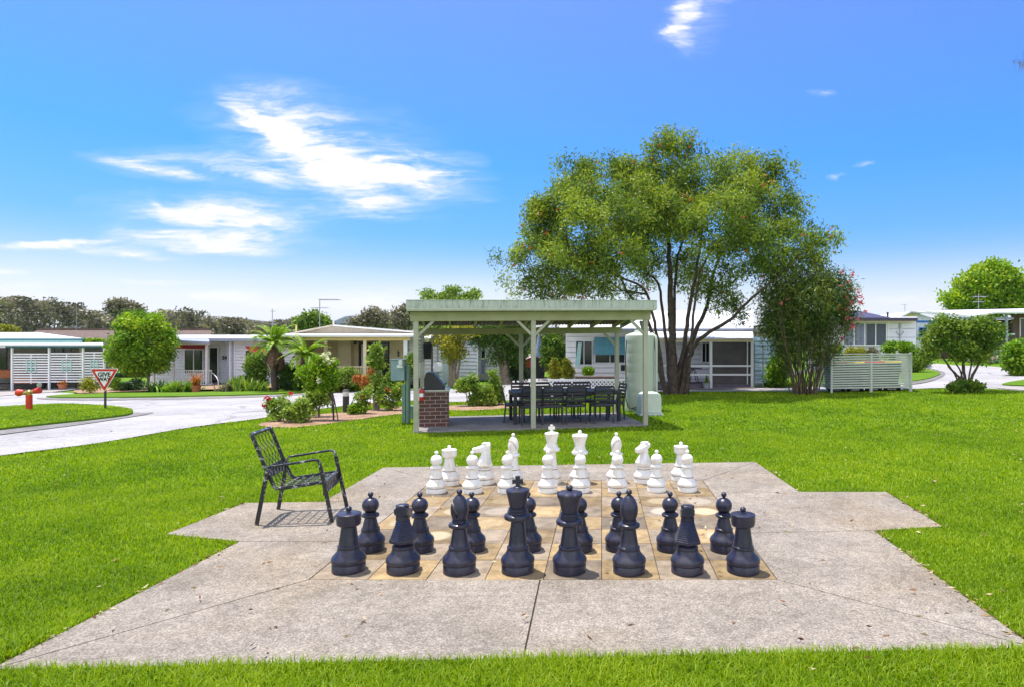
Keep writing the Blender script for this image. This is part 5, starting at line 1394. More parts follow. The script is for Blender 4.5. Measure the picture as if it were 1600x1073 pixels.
# ---- cream house with the deep porch
F = Frame('cream_house', 'cream house with a low gabled roof and deep railed porch', 'house', 560, 27.5)
F.part('wall', 'cream', [(462, 562, 530, 603, 2.2, 2.35), (608, 636, 530, 603, 2.2, 2.35), (561, 608.4, 529, 534.5, 2.2, 2.35), (462, 470, 530, 603, .9, 2.19)])
F.part('wall', 'cream', [(528, 548, 532, 600, 1.75, 2.19)])
gb = MB(); g = [F.p(447, 522.6, 1.2), F.p(520.5, 508.6, 1.2), F.p(645, 518.6, 1.2), F.p(645, 522.6, 1.2)]
gb.prism([(p[0], p[2]) for p in g], 1.2, 8.5, 'y'); gb.build('gable', 'roof_tan', F.t)
mb = MB()
for k in range(5):
    y = 519.9 - k * 2.2; xa = np.interp(y, [508.6, 522.6], [520.5, 447]) + 2; xb = np.interp(y, [508.6, 518.6], [520.5, 645]) - 3 if y < 518.6 else 644
    F.bx(mb, xa, xb, y, y + .35, 1.185, 1.2)
mb.build('gable_batten', 'roof_tan', F.t)
F.slab('roof', 'metal_roof', [(520.5, 507.2, 1.0), (648, 517.6, 1.0), (630, 519.3, 8.8), (535, 511, 8.8)], .07); F.slab('roof', 'roof_tan', [(444, 521.8, 1.0), (520.5, 507.2, 1.0), (535, 511, 8.8), (470, 522.8, 8.8)], .07)
F.slab('porch_roof', 'metal_roof', [(444, 523.2, -.5), (648, 523.2, -.5), (645, 521.0, 1.19), (448, 521.0, 1.19)], .05)
F.part('gutter', 'white_trim', [(444, 648, 523.4, 526.4, -.62, -.45)])
F.part('beam', 'cream_trim', [(448, 640, 526.5, 532, -.32, -.18)])
for px in (489 + 20, 570.5, 634): F.post(px, 532, 601, -.25, .12 if px < 600 else .15, 'cream' if px < 600 else 'white_trim')
F.railing(472, 507, 571.5, 589, -.25, 'cream', .10); F.railing(511, 568.5, 571.5, 589, -.25, 'cream', .10); F.railing(572.5, 598, 571.5, 589, -.25, 'cream', .10)
F.part('porch_deck', 'timber', [(462, 642, 594, 600, -.35, 2.19)]); F.part('stump_skirt', 'stone', [(462, 598, 600, 609, -.2, .0)])
F.window(561, 608, 534.5, 594, 2.16, 3, 'post_dark', 'glass_dark', 1.5, name='sliding_door'); F.part('door_blind', 'lilac_board', [(564.5, 569.5, 537, 591, 2.09, 2.112)])
F.part('hanging_ornament', 'post_dark', [(620.8, 623.4, 549.5, 552, 2.1, 2.19), (621.2, 623, 553, 556.4, 2.1, 2.19), (621.7, 622.4, 545, 549.4, 2.15, 2.17), (552.5, 556, 532, 537, 1.62, 1.74)])
F.part('step', 'timber', [(598, 622, 600, 603.5, -.75, -.36), (598, 622, 603.5, 607, -1.1, -.76)])
F.part('vent_pipe', 'lilac_board', [(519.6, 521.6, 494, 509, 1.5, 1.56)])
F.part('vent_pipe', 'cream_trim', [(461.5, 463.4, 508.5, 520, 3.0, 3.06)])
def antenna(label, px, Z, y0, y1, arms, group=None):
    p = P(px, y1, Z); s = Z / FX; t = thing('tv_antenna', label, 'antenna', p)
    mb = MB(); mb.tube([(0, 0, 0), (0, 0, (y1 - y0) * s)], .022, 8); mb.build('mast', 'antenna', t)
    for (x0, x1, y, hs, n) in arms:
        mb = MB(); zz = (y1 - y) * s; mb.tube([((x0 - px) * s, 0, zz), ((x1 - px) * s, 0, zz)], .016, 6)
        for i in range(n):
            x = ((x0 - px) + (x1 - x0) * i / max(1, n - 1)) * s; mb.tube([(x, -hs, zz + .02), (x, hs, zz + .02)], .008, 5)
        mb.build('boom', 'antenna', t)
antenna('tall tv antenna with a long boom on the cream house roof', 499.5, 31, 468, 519, [(500, 530, 469, .35, 16), (488, 512, 481.5, .25, 5)])
antenna('slim whip antenna rising between the lilac and cream houses', 425.5, 38, 483, 524, [(423, 430, 487, .1, 3), (424, 432, 507, .2, 3)])
antenna('thin pole antenna on the brown tiled roof', 119.5, 58, 478, 516, [(108, 126, 512, .3, 5)])
# ---- small white house behind the pavilion
F = Frame('white_cottage', 'small white weatherboard cottage seen through the middle of the pavilion', 'house', 735, 31)
F.boards('wall', 'lilac_board', 705, 746.5, 525, 593, 0); F.boards('wall', 'lilac_board', 746.5, 752, 525, 593, .9); F.boards('wall', 'white_paint', 758.5, 790, 525, 592, .9)
F.part('door', 'gutter_blue', [(752, 758.5, 561, 584, .88, .95)]); F.window(751.5, 759, 545, 560, .87, 1); F.part('step', 'kerb', [(747, 768, 583, 592, -.2, .85)])
F.slab('roof', 'metal_roof', [(698, 526, -.4), (795, 526, -.4), (790, 515, 5), (702, 515, 5)], .08); F.part('corner_trim', 'white_trim', [(745, 747, 526, 593, -.06, -.022)])
F = Frame('garage', 'plain white garage wall with blue downpipe between cream house and pavilion', 'garage', 672, 29.5)
F.boards('wall', 'white_paint', 640, 691, 528, 599, 0); F.part('downpipe', 'gutter_blue', [(682.5, 684.6, 530, 597, -.10, -.022)]); F.slab('roof', 'metal_roof', [(636, 528, -.3), (694, 528, -.3), (692, 521, 4), (640, 521, 4)], .08)
F.part('side_wall', 'white_paint', [(689, 691, 530, 599, .13, 3.5)]); F.part('corner_post', 'timber', [(673.5, 676, 527, 603, -.5, -.42)])
t = thing('satellite_dish', 'pale grey round dish on a pole before the white garage wall', 'satellite dish', P(685, 596, 29.0))
mb = MB(); mb.lathe([(0, .02), (.12, .016), (.22, .0), (.225, .01), (.12, .03), (0, .035)], 28); d = mb.build('dish', 'lilac_board', t, smooth=40); d.location = (0, -.1, .68); d.rotation_euler = (R(80), 0, 0)
mb = MB(); mb.tube([(0, 0, -.3), (0, 0, .68)], .03, 8); mb.build('pole', 'antenna', t)
# ---- white house with blue blind and screened veranda
F = Frame('veranda_house', 'white house with blue window blind and a dark screened veranda', 'house', 1060, 21.8)
F.boards('wall', 'white_paint', 884, 1040, 518, 606, 2.2, .19)
F.boards('wall', 'lilac_board', 1040, 1176, 521, 600, 1.9, .19)
mb = MB(); x = F.x(1174, 1.9); mb.box(x, x + .12, 2.05, 8, F.z(604, 1.9), F.z(520, 1.9)); mb.build('wall', 'white_paint', F.t)
F.slab('roof', 'metal_roof', [(872, 514, 1.5), (1177, 514, 1.5), (1177, 486, 5.5), (890, 486, 5.5)], .07); F.slab('roof', 'metal_roof', [(890, 486, 5.5), (1177, 486, 5.5), (1160, 500, 9.5), (872, 500, 9.5)], .07)
F.part('gutter', 'gutter_blue', [(872, 1178, 513.4, 516.8, 1.36, 1.5)])
F.slab('veranda_roof', 'metal_roof', [(1000, 528, -.12), (1177, 528, -.12), (1176, 517.2, 1.48), (1000, 517.2, 1.48)], .05)
F.part('beam', 'cream', [(1000, 1176.4, 528.7, 534, -.05, .06)])
for px in (1024, 1110.8, 1175): F.post(px, 534, 607, 0, .085)
for y in (571.2, 584.8): F.part('rail', 'white_trim', [(1000, 1109.4, y - 1.4, y + 1.4, -.03, .03), (1112.2, 1173.4, y - 1.4, y + 1.4, -.03, .03)])
F.part('insect_screen', 'screen_mesh', [(1112.2, 1167, 534.2, 600, .04, .055)]); F.part('insect_screen', 'post_dark', [(1169, 1173.2, 534.2, 602, .02, .05)]); F.part('screen_edge', 'white_trim', [(1167.2, 1168.6, 534.2, 602, .02, .05)])
F.window(1096.5, 1108.6, 534.5, 565.5, 1.86, 2, 'white_trim', 'glass_dark', 1.0)
F.part('veranda_deck', 'deck', [(1000, 1176, 600, 607.4, -.02, 1.88)])
F.window(899, 926, 532, 570, 2.14, 2); F.window(929, 977, 527, 567, 2.14, 2)
F.slab('blind', 'blind_blue', [(928.5, 527, 2.06), (977.5, 527, 2.06), (977.5, 553, 1.7), (928.5, 553, 1.7)], .02)
F.slab('open_sash', 'aqua', [(903, 535, 2.0), (909, 535, 1.95), (906, 570, 1.5), (899, 571, 1.5)], .03)
F.part('stair_tread', 'steps_blue', [(1180, 1204, 546 + i * 8.2, 548 + i * 8.2, .8 - i * .16, 1.2 - i * .16) for i in range(7)])
F.part('stair_rail', 'antenna', [(1178.6, 1180, 536, 605, -.05, .0), (1191.6, 1193, 540, 605, -.2, -.15)]); F.part('stair_rail', 'white_trim', [(1177, 1206, 569.5, 572.5, .3, .36), (1177, 1200, 583.5, 586.5, .3, .36)])
F.boards('side_shed', 'steps_blue', 1178, 1213, 527, 604, 2.2, .16)
t = thing('potted_conifer', 'small dwarf conifer in a grey pot before the veranda post', 'potted plant', P(1104, 606.5, 21.6))
mb = MB(); mb.lathe([(0, 0), (.09, 0), (.12, .17), (.135, .175), (.135, .2), (.11, .2), (.1, .17), (0, .17)], 20); mb.build('pot', 'pot_grey', t, smooth=40)
rg = np.random.default_rng(3); hh = rg.random(500) ** .8; an = rg.uniform(0, 6.3, 500); rr = .09 * (1 - hh) * rg.uniform(.6, 1, 500)
v, f = leaf_quads(np.stack([rr * np.cos(an), rr * np.sin(an), .19 + hh * .26], 1), .05, .02, rg, up=1.0); np_obj('foliage', v, [f], 'leaf_bright', t, np.repeat(rg.random(500), 4))
t = thing('patio_table', 'thin black wire table on the open side of the veranda', 'table', P(1083, 600, 22.9))
mb = MB(); mb.lathe([(0, .58), (.34, .58), (.34, .6), (0, .6)], 24); mb.build('tabletop', 'black_metal', t)
for a in range(4):
    mb = MB(); mb.bar((.05 * math.cos(a * 1.57), .05 * math.sin(a * 1.57), .58), (.26 * math.cos(a * 1.57 + .4), .26 * math.sin(a * 1.57 + .4), 0), .02, .02); mb.build('leg', 'black_metal', t)
t = thing('outdoor_sofa', 'low sofa with faded red cover behind the veranda screen', 'sofa', P(1143, 600, 22.5))
mb = MB(); mb.box(-.5, .5, -.2, .25, 0, .24); mb.build('seat', 'chair_cover', t, bevel=.06, smooth=40); mb = MB(); mb.box(-.5, .5, .25, .4, 0, .48); mb.build('backrest', 'chair_cover', t, bevel=.05, smooth=40)
t = thing('lattice_fence', 'low white diagonal lattice fence behind the dining table', 'fence', P(856, 606, 20.9))
mb = MB(); s = 20.9 / FX; L_ = 122 * s; h = 13.5 * s
mb.box(0, L_, -.02, .02, h - .03, h + .02); mb.box(0, L_, -.02, .02, -.02, .03); mb.build('rail', 'white_trim', t)
mb = MB(); st = .125; n = int((L_ + h) / st)
for i in range(n):
    for sg in (-1, 1):
        a = -h + i * st if sg > 0 else i * st; b = a + h if sg > 0 else a - h
        p0, p1 = Vector((a, 0, .0)), Vector((b, 0, h))
        for lim in (0, L_):
            for q, o_ in ((p0, p1), (p1, p0)):
                if (lim == 0 and q.x < 0) or (lim == L_ and q.x > L_):
                    u = (lim - q.x) / (o_.x - q.x) if o_.x != q.x else 0; q.xyz = q.lerp(o_, max(0, min(1, u)))
        if (p1 - p0).length > .02: mb.bar(p0 + Vector((0, sg * .006, 0)), p1 + Vector((0, sg * .006, 0)), .008, .026, (0, 0, 1) if False else (0, 1, 0)) if False else mb.bar(p0 + Vector((0, sg * .006, 0)), p1 + Vector((0, sg * .006, 0)), .032, .008, (0, 1, 0))
mb.build('lattice_panel', 'white_trim', t)
t = thing('shade_backing', 'dark backing added for the under-house shade behind the white lattice', 'wall', P(856, 606, 21.3)); mb = MB(); mb.box(.02, 122 * 21.3 / FX, -.05, .05, -.05, 11.5 * 21.3 / FX); mb.build('backing_sheet', 'deck', t)  # dark sheet added so the lattice gaps read as under-house shade
t = thing('timber_planter', 'long low timber planter box above the white lattice', 'planter', P(930, 600, 21.9)); s = 21.9 / FX
mb = MB(); 
for i in range(3): mb.box(-31 * s, 30 * s, -.2, .2, i * .1, i * .1 + .092)
mb.build('plank', 'timber', t, bevel=.006)
# ---- anchor house, right
F = Frame('anchor_house', 'white panelled house with violet roof edge and anchor ornaments on its wall', 'house', 1370, 33)
F.boards('wall', 'lilac_board', 1262, 1431, 500, 582, 0, .46, .12, .03)
F.part('fascia', 'roof_violet', [(1255, 1434, 496.8, 501.6, -.55, -.45)]); F.part('soffit', 'cream', [(1258, 1431, 501.6, 503.4, -.44, -.03)])
F.slab('roof', 'roof_violet', [(1262, 496.6, -.4), (1392, 496.6, -.4), (1338, 485.0, 3.6), (1275, 484.6, 3.6)], .06); F.slab('roof', 'roof_violet', [(1392, 496.6, -.4), (1394, 496.8, 8), (1338, 485.0, 3.6)], .06)
F.slab('roof', 'metal_roof', [(1390, 496.4, -.5), (1434, 496.4, -.5), (1432, 495.4, 6), (1394, 495.4, 6)], .05)
F.part('vent_pipe', 'roof_violet', [(1386.6, 1388.6, 488, 496, .5, .6)]); F.part('side_wall', 'white_trim', [(1429.4, 1431.4, 502, 580, .13, 6)])
w = F.window(1316.5, 1385.5, 504.5, 540, -.035, 4, 'white_trim', 'curtain', 1.5)
mb = MB(); rg = random.Random(4)
x = 1319
while x < 1354: F.bx(mb, x, x + 1.1, 506.5, 538, -.058, -.048); x += 2.0
mb.build('blind', 'gutter_blue', w)
F.part('corner_trim', 'white_trim', [(1387, 1388.5, 503.5, 560, -.06, -.032)])
for cy_, k in ((516, 1.0), (531, .8)):
    mb = MB(); c = F.p(1406.3, cy_, -.06); r = .17 * k
    mb.tube([(c[0], c[1], c[2] + r * 1.6), (c[0], c[1], c[2] - r * 1.3)], .018, 6); mb.tube([(c[0] - r * .5, c[1], c[2] + r * .9), (c[0] + r * .5, c[1], c[2] + r * .9)], .016, 6)
    mb.tube([(c[0] + r * math.sin(a), c[1], c[2] - r * .35 - r * math.cos(a)) for a in np.linspace(-1.7, 1.7, 14)], .016, 6)
    mb.tube([(c[0] + r * .3 * math.sin(a), c[1], c[2] + r * 1.75 + r * .3 * math.cos(a)) for a in np.linspace(0, 6.28, 12)], .012, 6); mb.build('anchor_ornament', 'antenna', F.t)
# ---- gabled house with blue carport
F = Frame('gabled_house', 'small white gabled house with a blue carport behind the round shrub', 'house', 1440, 46)
gp = [F.p(1402, 497, 0), F.p(1424, 487, 0), F.p(1455, 496.5, 0), F.p(1455, 560, 0), F.p(1402, 560, 0)]
mb = MB(); mb.prism([(p[0], p[2]) for p in gp], 0, 8, 'y'); mb.build('wall', 'lilac_board', F.t)
F.slab('roof', 'metal_roof', [(1400, 498, -.4), (1424, 486.2, -.4), (1440, 488, 8.4), (1420, 499, 8.4)], .1); F.slab('roof', 'metal_roof', [(1424, 486.2, -.4), (1520, 494, -.4), (1520, 489, 8.4), (1440, 488, 8.4)], .1)
F.part('gable_vent', 'cream_trim', [(1420, 1430, 491.5, 495.5, -.06, -.002)])
F.part('carport_beam', 'bright_blue', [(1429, 1482, 501, 504.4, -1.6, -1.4)])
for px in (1430.5, 1480): F.post(px, 504, 562, -1.5, .12, 'steps_blue')
F.window(1436, 1448, 512, 526, -.03, 2, 'bright_blue')
for i, (px, py, m_, lb) in enumerate([(1452, 558, 'bright_blue', 'bright blue storage drum under the blue carport'), (1462, 560, 'rust_board', 'orange storage drum under the blue carport')]):
    t = thing('storage_drum', lb, 'drum', P(px, py, 43)); mb = MB(); mb.lathe([(0, 0), (.22, 0), (.24, .03), (.24, .32), (.25, .34), (.24, .36), (.24, .7), (.22, .74), (0, .74)], 20); mb.build('body', m_, t, smooth=40)
# ---- brick house at the far right
F = Frame('brick_house', 'brown brick house with white flat roof and teal porch at the right edge', 'house', 1600, 37)
F.part('wall', 'brick_house', [(1583, 1720, 491, 560, 0, .2)]); F.part('wall', 'brick_house', [(1470, 1583, 500, 560, 3.2, 3.4)])
F.slab('roof', 'metal_roof', [(1520, 493.5, -1.2), (1560, 486.8, -1.2), (1720, 486.0, -1.2), (1720, 480, 5), (1590, 481, 5), (1446, 485.5, 5)], .10)
F.part('fascia', 'white_trim', [(1556, 1720, 487.4, 490, -1.28, -1.2)]); F.part('beam', 'gutter_blue', [(1500, 1584, 496, 499.4, -.9, -.8)])
F.post(1572.5, 490, 560, -.9, .11, 'gutter_blue'); F.window(1593, 1640, 497, 536, -.03, 2)
F.part('railing', 'aqua', [(1559, 1586, 521, 523.4, -.95, -.85)]); F.part('porch_skirt', 'post_dark', [(1559.5, 1585.5, 523.6, 545, -.93, -.87)]); F.part('porch_deck', 'white_trim', [(1538, 1590, 545, 547.6, -1.0, 2.5)]); F.part('plinth', 'brick_house', [(1540, 1588, 547.7, 556, -.9, 2.4)])
F.part('stair', 'pole_green', [(1553, 1570, 550 + i * 4, 551.6 + i * 4, -1.3 - i * .25, -1.05 - i * .25) for i in range(4)] + [(1553, 1555, 537, 566, -2.1, -2.0), (1568, 1570, 537, 566, -2.1, -2.0)])
antenna('tv antenna on the white flat roof before the big green tree', 1529, 41, 459, 486, [(1520, 1541, 464, .3, 7), (1521, 1537, 472, .2, 4)])
antenna('thin aerial pole above the small gabled house', 1414, 48, 476, 492, [(1409, 1416, 476.5, .1, 2)])
t = thing('garden_rocks', 'pale rock edging heap below the teal porch stairs', 'rocks', P(1545, 566, 34.5))
rg = random.Random(9); mb = MB()
for i in range(26):
    r = rg.uniform(.1, .24); o0 = len(mb.v); mb.ball((rg.uniform(-1.3, .5), rg.uniform(-.3, .3), r * .4 + rg.uniform(0, .25)), r, 7, .75)
    for k in range(o0, len(mb.v)): mb.v[k] = tuple(c + rg.uniform(-.025, .025) for c in mb.v[k])
mb.build('rock', 'stone', t)
# ---- things glimpsed on the driveway between the houses
t = thing('parked_car', 'dark red car parked on the driveway behind the golden conifers', 'car', P(858, 590, 33), R(12))
body = [(-1.9, .35), (1.95, .35), (2.0, .75), (1.3, .9), (.75, 1.3), (-.7, 1.32), (-1.4, .95), (-1.95, .85)]
mb = MB(); mb.prism([(x, z) for x, z in body], -.8, .8, 'y'); mb.build('body', 'car_red', t, bevel=.06, smooth=30)
mb = MB(); mb.prism([(1.15, .93), (.7, 1.24), (-.66, 1.26), (-1.25, .97)], -.815, .815, 'y'); mb.build('window', 'glass_dark', t)
for x in (-1.25, 1.2):
    for y in (-.72, .72):
        mb = MB(); mb.tube([(x, y - .1, .31), (x, y + .1, .31)], .31, 20); mb.build('wheel', 'rubber', t, smooth=40)
t = thing('wheelie_bin', 'black wheelie bin standing on the driveway beyond the table', 'bin', P(843, 592, 28.5))
mb = MB(); mb.add([(-.2,-.22,.06),(.2,-.22,.06),(.2,.2,.06),(-.2,.2,.06),(-.27,-.3,.95),(.27,-.3,.95),(.27,.28,.95),(-.27,.28,.95)], [(0,3,2,1),(4,5,6,7),(0,1,5,4),(1,2,6,5),(2,3,7,6),(3,0,4,7)]); mb.build('body', 'rubber', t, bevel=.02); mb = MB(); mb.prism([(-.33,.955),(.30,.955),(.28,.99),(0,1.03),(-.28,1.0)], -.29, .29, 'x'); mb.build('lid', 'rubber', t)
t = thing('patio_umbrella', 'folded blue-grey patio umbrella beside the dark hedge', 'umbrella', P(842, 594, 30))
mb = MB(); mb.lathe([(.05, .75), (.24, .8), (.2, 1.2), (.12, 1.7), (.05, 2.1), (0, 2.2)], 14); mb.build('canopy', 'umbrella_cloth', t); mb = MB(); mb.tube([(0, 0, 0), (0, 0, 2.25)], .025, 8); mb.build('pole', 'steel', t)

# ================================================================== plants
# the big bottlebrush tree
def big_tree():
    br = [([(1052, 616), (1053, 592), (1052, 565), (1050, 530), (1048, 490), (1047, 440), (1045, 390), (1044, 320, .1), (1050, 255, .2)], .175, .025),
          ([(1056, 617), (1060, 590), (1066, 560), (1072, 510, -.2), (1080, 450, -.4), (1090, 390, -.5), (1097, 320, -.4)], .105, .022),
          ([(1060, 617, .1), (1066, 585, .1), (1074, 553, .2), (1092, 513, .4), (1108, 478, .6), (1121, 430, .9), (1140, 370, 1.1), (1152, 300, 1.2)], .105, .022),
          ([(1062, 617, -.1), (1070, 583, -.2), (1078, 552, -.3), (1093, 527, -.5), (1128, 505, -.8), (1163, 470, -1.1), (1192, 445, -1.2), (1235, 405, -1.2)], .085, .02),
          ([(1044, 616, .1), (1035, 590, .2), (1030, 563, .3), (1024, 530, .3), (1011, 497, .4), (985, 460, .4), (960, 415, .3), (925, 370, .2)], .085, .02),
          ([(1048, 500), (1034, 455, .5), (1012, 420, .9), (985, 375, 1.2), (950, 310, 1.2)], .065, .015),
          ([(1051, 480), (1062, 430, 1), (1075, 370, 1.5), (1120, 290, 1.6), (1180, 260, 1.4)], .065, .015),
          ([(1040, 490, -.2), (1010, 470, -.9), (960, 440, -1.6), (900, 410, -2)], .055, .014),
          ([(1072, 505, -.2), (1085, 440, -1), (1110, 390, -1.7), (1140, 350, -2)], .055, .014)]
    bl = [(1050, 245, 52, 46, .3), (1000, 265, 45, 40, .6), (1120, 268, 62, 48, .6), (1175, 262, 50, 45, 1.0), (1215, 285, 42, 55, .6), (1240, 340, 35, 45, .2),
          (948, 278, 60, 46, .6), (900, 262, 42, 34, .2), (880, 320, 55, 48, .3), (846, 345, 42, 40, .2), (848, 400, 56, 48, -.2), (815, 425, 32, 40, .0), (870, 445, 60, 30, .0),
          (940, 360, 72, 52, -1.6, 1.0), (965, 410, 60, 40, -1.7, .9), (905, 415, 50, 45, -1.4, .9), (1010, 330, 45, 45, -.6), (1110, 365, 76, 52, -1.6, 1.0), (1150, 400, 60, 42, -1.3), (1060, 320, 60, 50, 1.2), (1170, 335, 55, 55, .3),
          (1215, 400, 55, 50, -.6), (1262, 392, 34, 34, -.7), (1290, 380, 16, 22, -.6), (1180, 425, 45, 24, -.8), (1120, 440, 55, 35, .4), (930, 450, 55, 20, -.6), (1020, 400, 45, 45, 1.4), (1080, 410, 40, 40, 1.6), (1000, 462, 40, 14, -.4), (1140, 480, 40, 22, .3)]
    bl += [(1052, 222, 40, 32, .2), (1040, 350, 60, 45, -.9), (1010, 300, 50, 40, -.3), (1080, 290, 50, 42, -.2), (905, 320, 50, 40, -.6), (1165, 300, 45, 40, -.3), (1000, 370, 45, 40, -1.0), (865, 380, 45, 40, .8), (960, 330, 45, 40, .9)]
    rg = np.random.default_rng(31); fl = []
    for i in range(110):
        q = bl[rg.integers(len(bl))]; d = rg.normal(size=3); d /= np.linalg.norm(d); d[1] = -abs(d[1])
        s = 19.85 / FX; fl.append(((q[0] - 1052) * s + d[0] * q[2] * s * .9, q[4] + d[1] * q[2] * s * .8, (615 - q[1]) * s + d[2] * q[3] * s * .9))
    pxplant('bottlebrush_tree', 'large spreading bottlebrush tree with several dark leaning trunks behind the tank', 'tree', (1052, 615), bl, br,
            nclus=860, nleaf=114000, L=.135, W=.043, stray=.12, leafm='leaf_bottlebrush', seed=41, spread=.17, flat=1.0, step=.35, tip=.0075, droop=.55, shell=.35, flowers=('petal_orange', fl, .055, 10), tintbase=(.18, 1.0), sag=.08)
    p = G(1052, 618)
big_tree()
def oleander():
    rg = np.random.default_rng(5); br = []
    for i in range(52):
        a = -1 + 2 * i / 51; d = rg.uniform(-.28, .28); t = 1257 + a * 17 + rg.normal() * 1.5
        top = 1257 + a * rg.uniform(45, 72); yt = rg.uniform(470, 530)
        br.append(([(t, 615, d), (t + a * 8, 585, d * 1.4), (t + (top - t) * .55, 545, d * 2.4), (top, yt, d * 4)], .017, .009))
    bl = [(1258, 440, 48, 34), (1218, 465, 36, 34), (1300, 460, 36, 38, -.2), (1240, 505, 50, 36), (1290, 515, 40, 33), (1205, 505, 24, 30), (1262, 550, 48, 24), (1318, 492, 20, 28), (1225, 545, 22, 20), (1260, 475, 56, 44, -.3)]
    s = 19.4 / FX; fl = []
    for (x, y) in [(1305, 432), (1312, 445), (1300, 452), (1318, 455), (1325, 462), (1330, 470), (1322, 478), (1335, 478), (1298, 482), (1314, 486), (1320, 515), (1312, 500), (1338, 488), (1310, 465), (1228, 470), (1213, 478), (1245, 484), (1328, 500), (1322, 510), (1306, 528), (1332, 468), (1316, 438)]:
        for k in range(1): fl.append(((x - 1257) * s + rg.normal() * .04, -.55 + rg.normal() * .12, (615 - y) * s + rg.normal() * .04))
    pxplant('oleander', 'tall pink-flowered oleander shrub fanning up from many bare canes', 'shrub', (1257, 615), bl, br, nclus=400, nleaf=30000, L=.14, W=.030, stray=.08, leafm='leaf_oleander', barkm='cane', seed=8, spread=.17, flat=1.2, step=.3,
            tip=.006, droop=-.15, up=.45, shell=.4, flowers=('petal_pink', fl, .075, 9), tintbase=(.2, .95), depth=.85)
oleander()
pxplant('ball_tree', 'round clipped bright green tree on a thin trunk beside the give way sign', 'tree', (231, 609), [(222, 535, 45, 47), (212, 515, 30, 30), (238, 540, 32, 40), (200, 555, 28, 26), (232, 505, 22, 20), (222, 565, 38, 22)], [([(231, 609), (232, 590), (231, 575), (226, 540)], .07, .03)],
        nclus=340, nleaf=24000, L=.15, W=.085, leafm='leaf_bright', barkm='bark_pale', seed=3, spread=.17, flat=.8, shell=.75, droop=.3, tintbase=(.15, .85), depth=.95, outward=.6, stray=.08)
pxplant('umbrella_shrub', 'wide flat-topped dark green shrub with forked bare stems on the right lawn', 'shrub', (1507, 612), [(1500, 515, 34, 20), (1462, 528, 22, 22), (1542, 522, 26, 24), (1500, 545, 34, 18), (1452, 548, 16, 14), (1538, 550, 24, 18), (1478, 505, 22, 12), (1532, 505, 20, 10), (1560, 515, 12, 12)],
        [([(1507, 612), (1508, 592), (1505, 560), (1500, 525)], .055, .02), ([(1505, 612), (1497, 588), (1482, 572), (1468, 545)], .045, .018), ([(1510, 612), (1520, 585), (1530, 565), (1545, 530)], .05, .018), ([(1508, 600), (1500, 578), (1488, 560), (1470, 525)], .03, .012), ([(1509, 598), (1516, 575), (1520, 545), (1530, 515)], .03, .012), ([(1506, 606), (1492, 583), (1474, 560), (1455, 545)], .03, .012), ([(1500, 585), (1504, 570), (1512, 540)], .03, .012)],
        nclus=200, nleaf=11500, L=.11, W=.05, stray=.12, leafm='leaf_mid', seed=13, spread=.12, flat=.8, step=.25, tip=.006, shell=.3, droop=-.1, up=.3, tintbase=(.15, .95))
pxplant('ground_shrub', 'low dark leafy skirt planted around the flat-topped shrub stems', 'shrub', (1508, 613), [(1508, 602, 20, 8), (1494, 604, 12, 6), (1524, 603, 12, 6)], [([(1508, 613), (1508, 602)], .02, .01)], nclus=50, nleaf=1900, L=.13, W=.06, leafm='leaf_mid', seed=14, spread=.09, tintbase=(.2, .8), up=.4)
pxplant('leafy_shrub', 'bright leafy shrub cut by the right edge of the view', 'shrub', (1597, 602), [(1590, 555, 24, 24), (1606, 550, 26, 22), (1600, 575, 24, 20), (1580, 548, 12, 12)], [([(1595, 602), (1594, 590), (1592, 575), (1588, 560)], .05, .02), ([(1598, 600), (1600, 580), (1606, 560)], .04, .02)], nclus=140, nleaf=9000, L=.15, W=.08, leafm='leaf_bright', seed=15, spread=.14, tintbase=(.15, .75), Z=24)
# right-hand garden of the anchor house
pxplant('hedge_bush', 'golden green clipped bush under the anchor house window', 'shrub', (1335, 575), [(1328, 549, 10, 6.5), (1342, 549, 11, 6.5), (1335, 558, 18, 9)], [([(1335, 575), (1335, 555)], .05, .03)], Z=31, nclus=120, nleaf=6000, L=.11, W=.06, leafm='leaf_gold', seed=16, spread=.1, shell=.8)
pxplant('grey_bush', 'greyish loose bush beside the golden bush below the window', 'shrub', (1363, 577), [(1362, 552, 13, 9), (1362, 563, 15, 8)], [([(1363, 577), (1363, 560)], .05, .03)], Z=31, nclus=70, nleaf=3000, L=.11, W=.04, leafm='leaf_gum', seed=17, spread=.12)
pxplant('rounded_bush', 'rounded glossy green bush at the corner of the anchor house', 'shrub', (1408, 582), [(1395, 546, 15, 13), (1412, 545, 18, 13), (1405, 562, 26, 14), (1425, 556, 12, 12)], [([(1408, 582), (1408, 560)], .06, .03)], Z=28, nclus=180, nleaf=10000, L=.11, W=.065, leafm='leaf_bright', seed=18, spread=.11, shell=.7, tintbase=(.05, .7))
pxplant('rounded_bush', 'lower dull green bush right of the slat screen', 'shrub', (1434, 580), [(1432, 568, 17, 10), (1440, 562, 12, 9), (1425, 572, 16, 8)], [([(1434, 580), (1434, 570)], .04, .02)], Z=27.5, nclus=90, nleaf=5000, L=.11, W=.05, leafm='leaf_mid', seed=19, spread=.1, shell=.6)
pxplant('broadleaf_shrub', 'bright broadleaf shrub between the veranda stairs and the oleander', 'shrub', (1215, 600), [(1216, 575, 17, 20), (1212, 590, 18, 12), (1222, 555, 12, 12)], [([(1215, 600), (1216, 580)], .04, .02)], Z=21.5, nclus=90, nleaf=4200, L=.12, W=.06, leafm='leaf_bright', seed=20, spread=.1, tintbase=(.0, .6))
pxplant('ground_shrub', 'low pale green ground cover at the foot of the stairs', 'shrub', (1225, 604), [(1218, 600, 26, 5), (1250, 600, 22, 5)], None, Z=21.8, nclus=80, nleaf=3500, L=.08, W=.05, leafm='leaf_bright', seed=22, spread=.07, tintbase=(.5, .9))
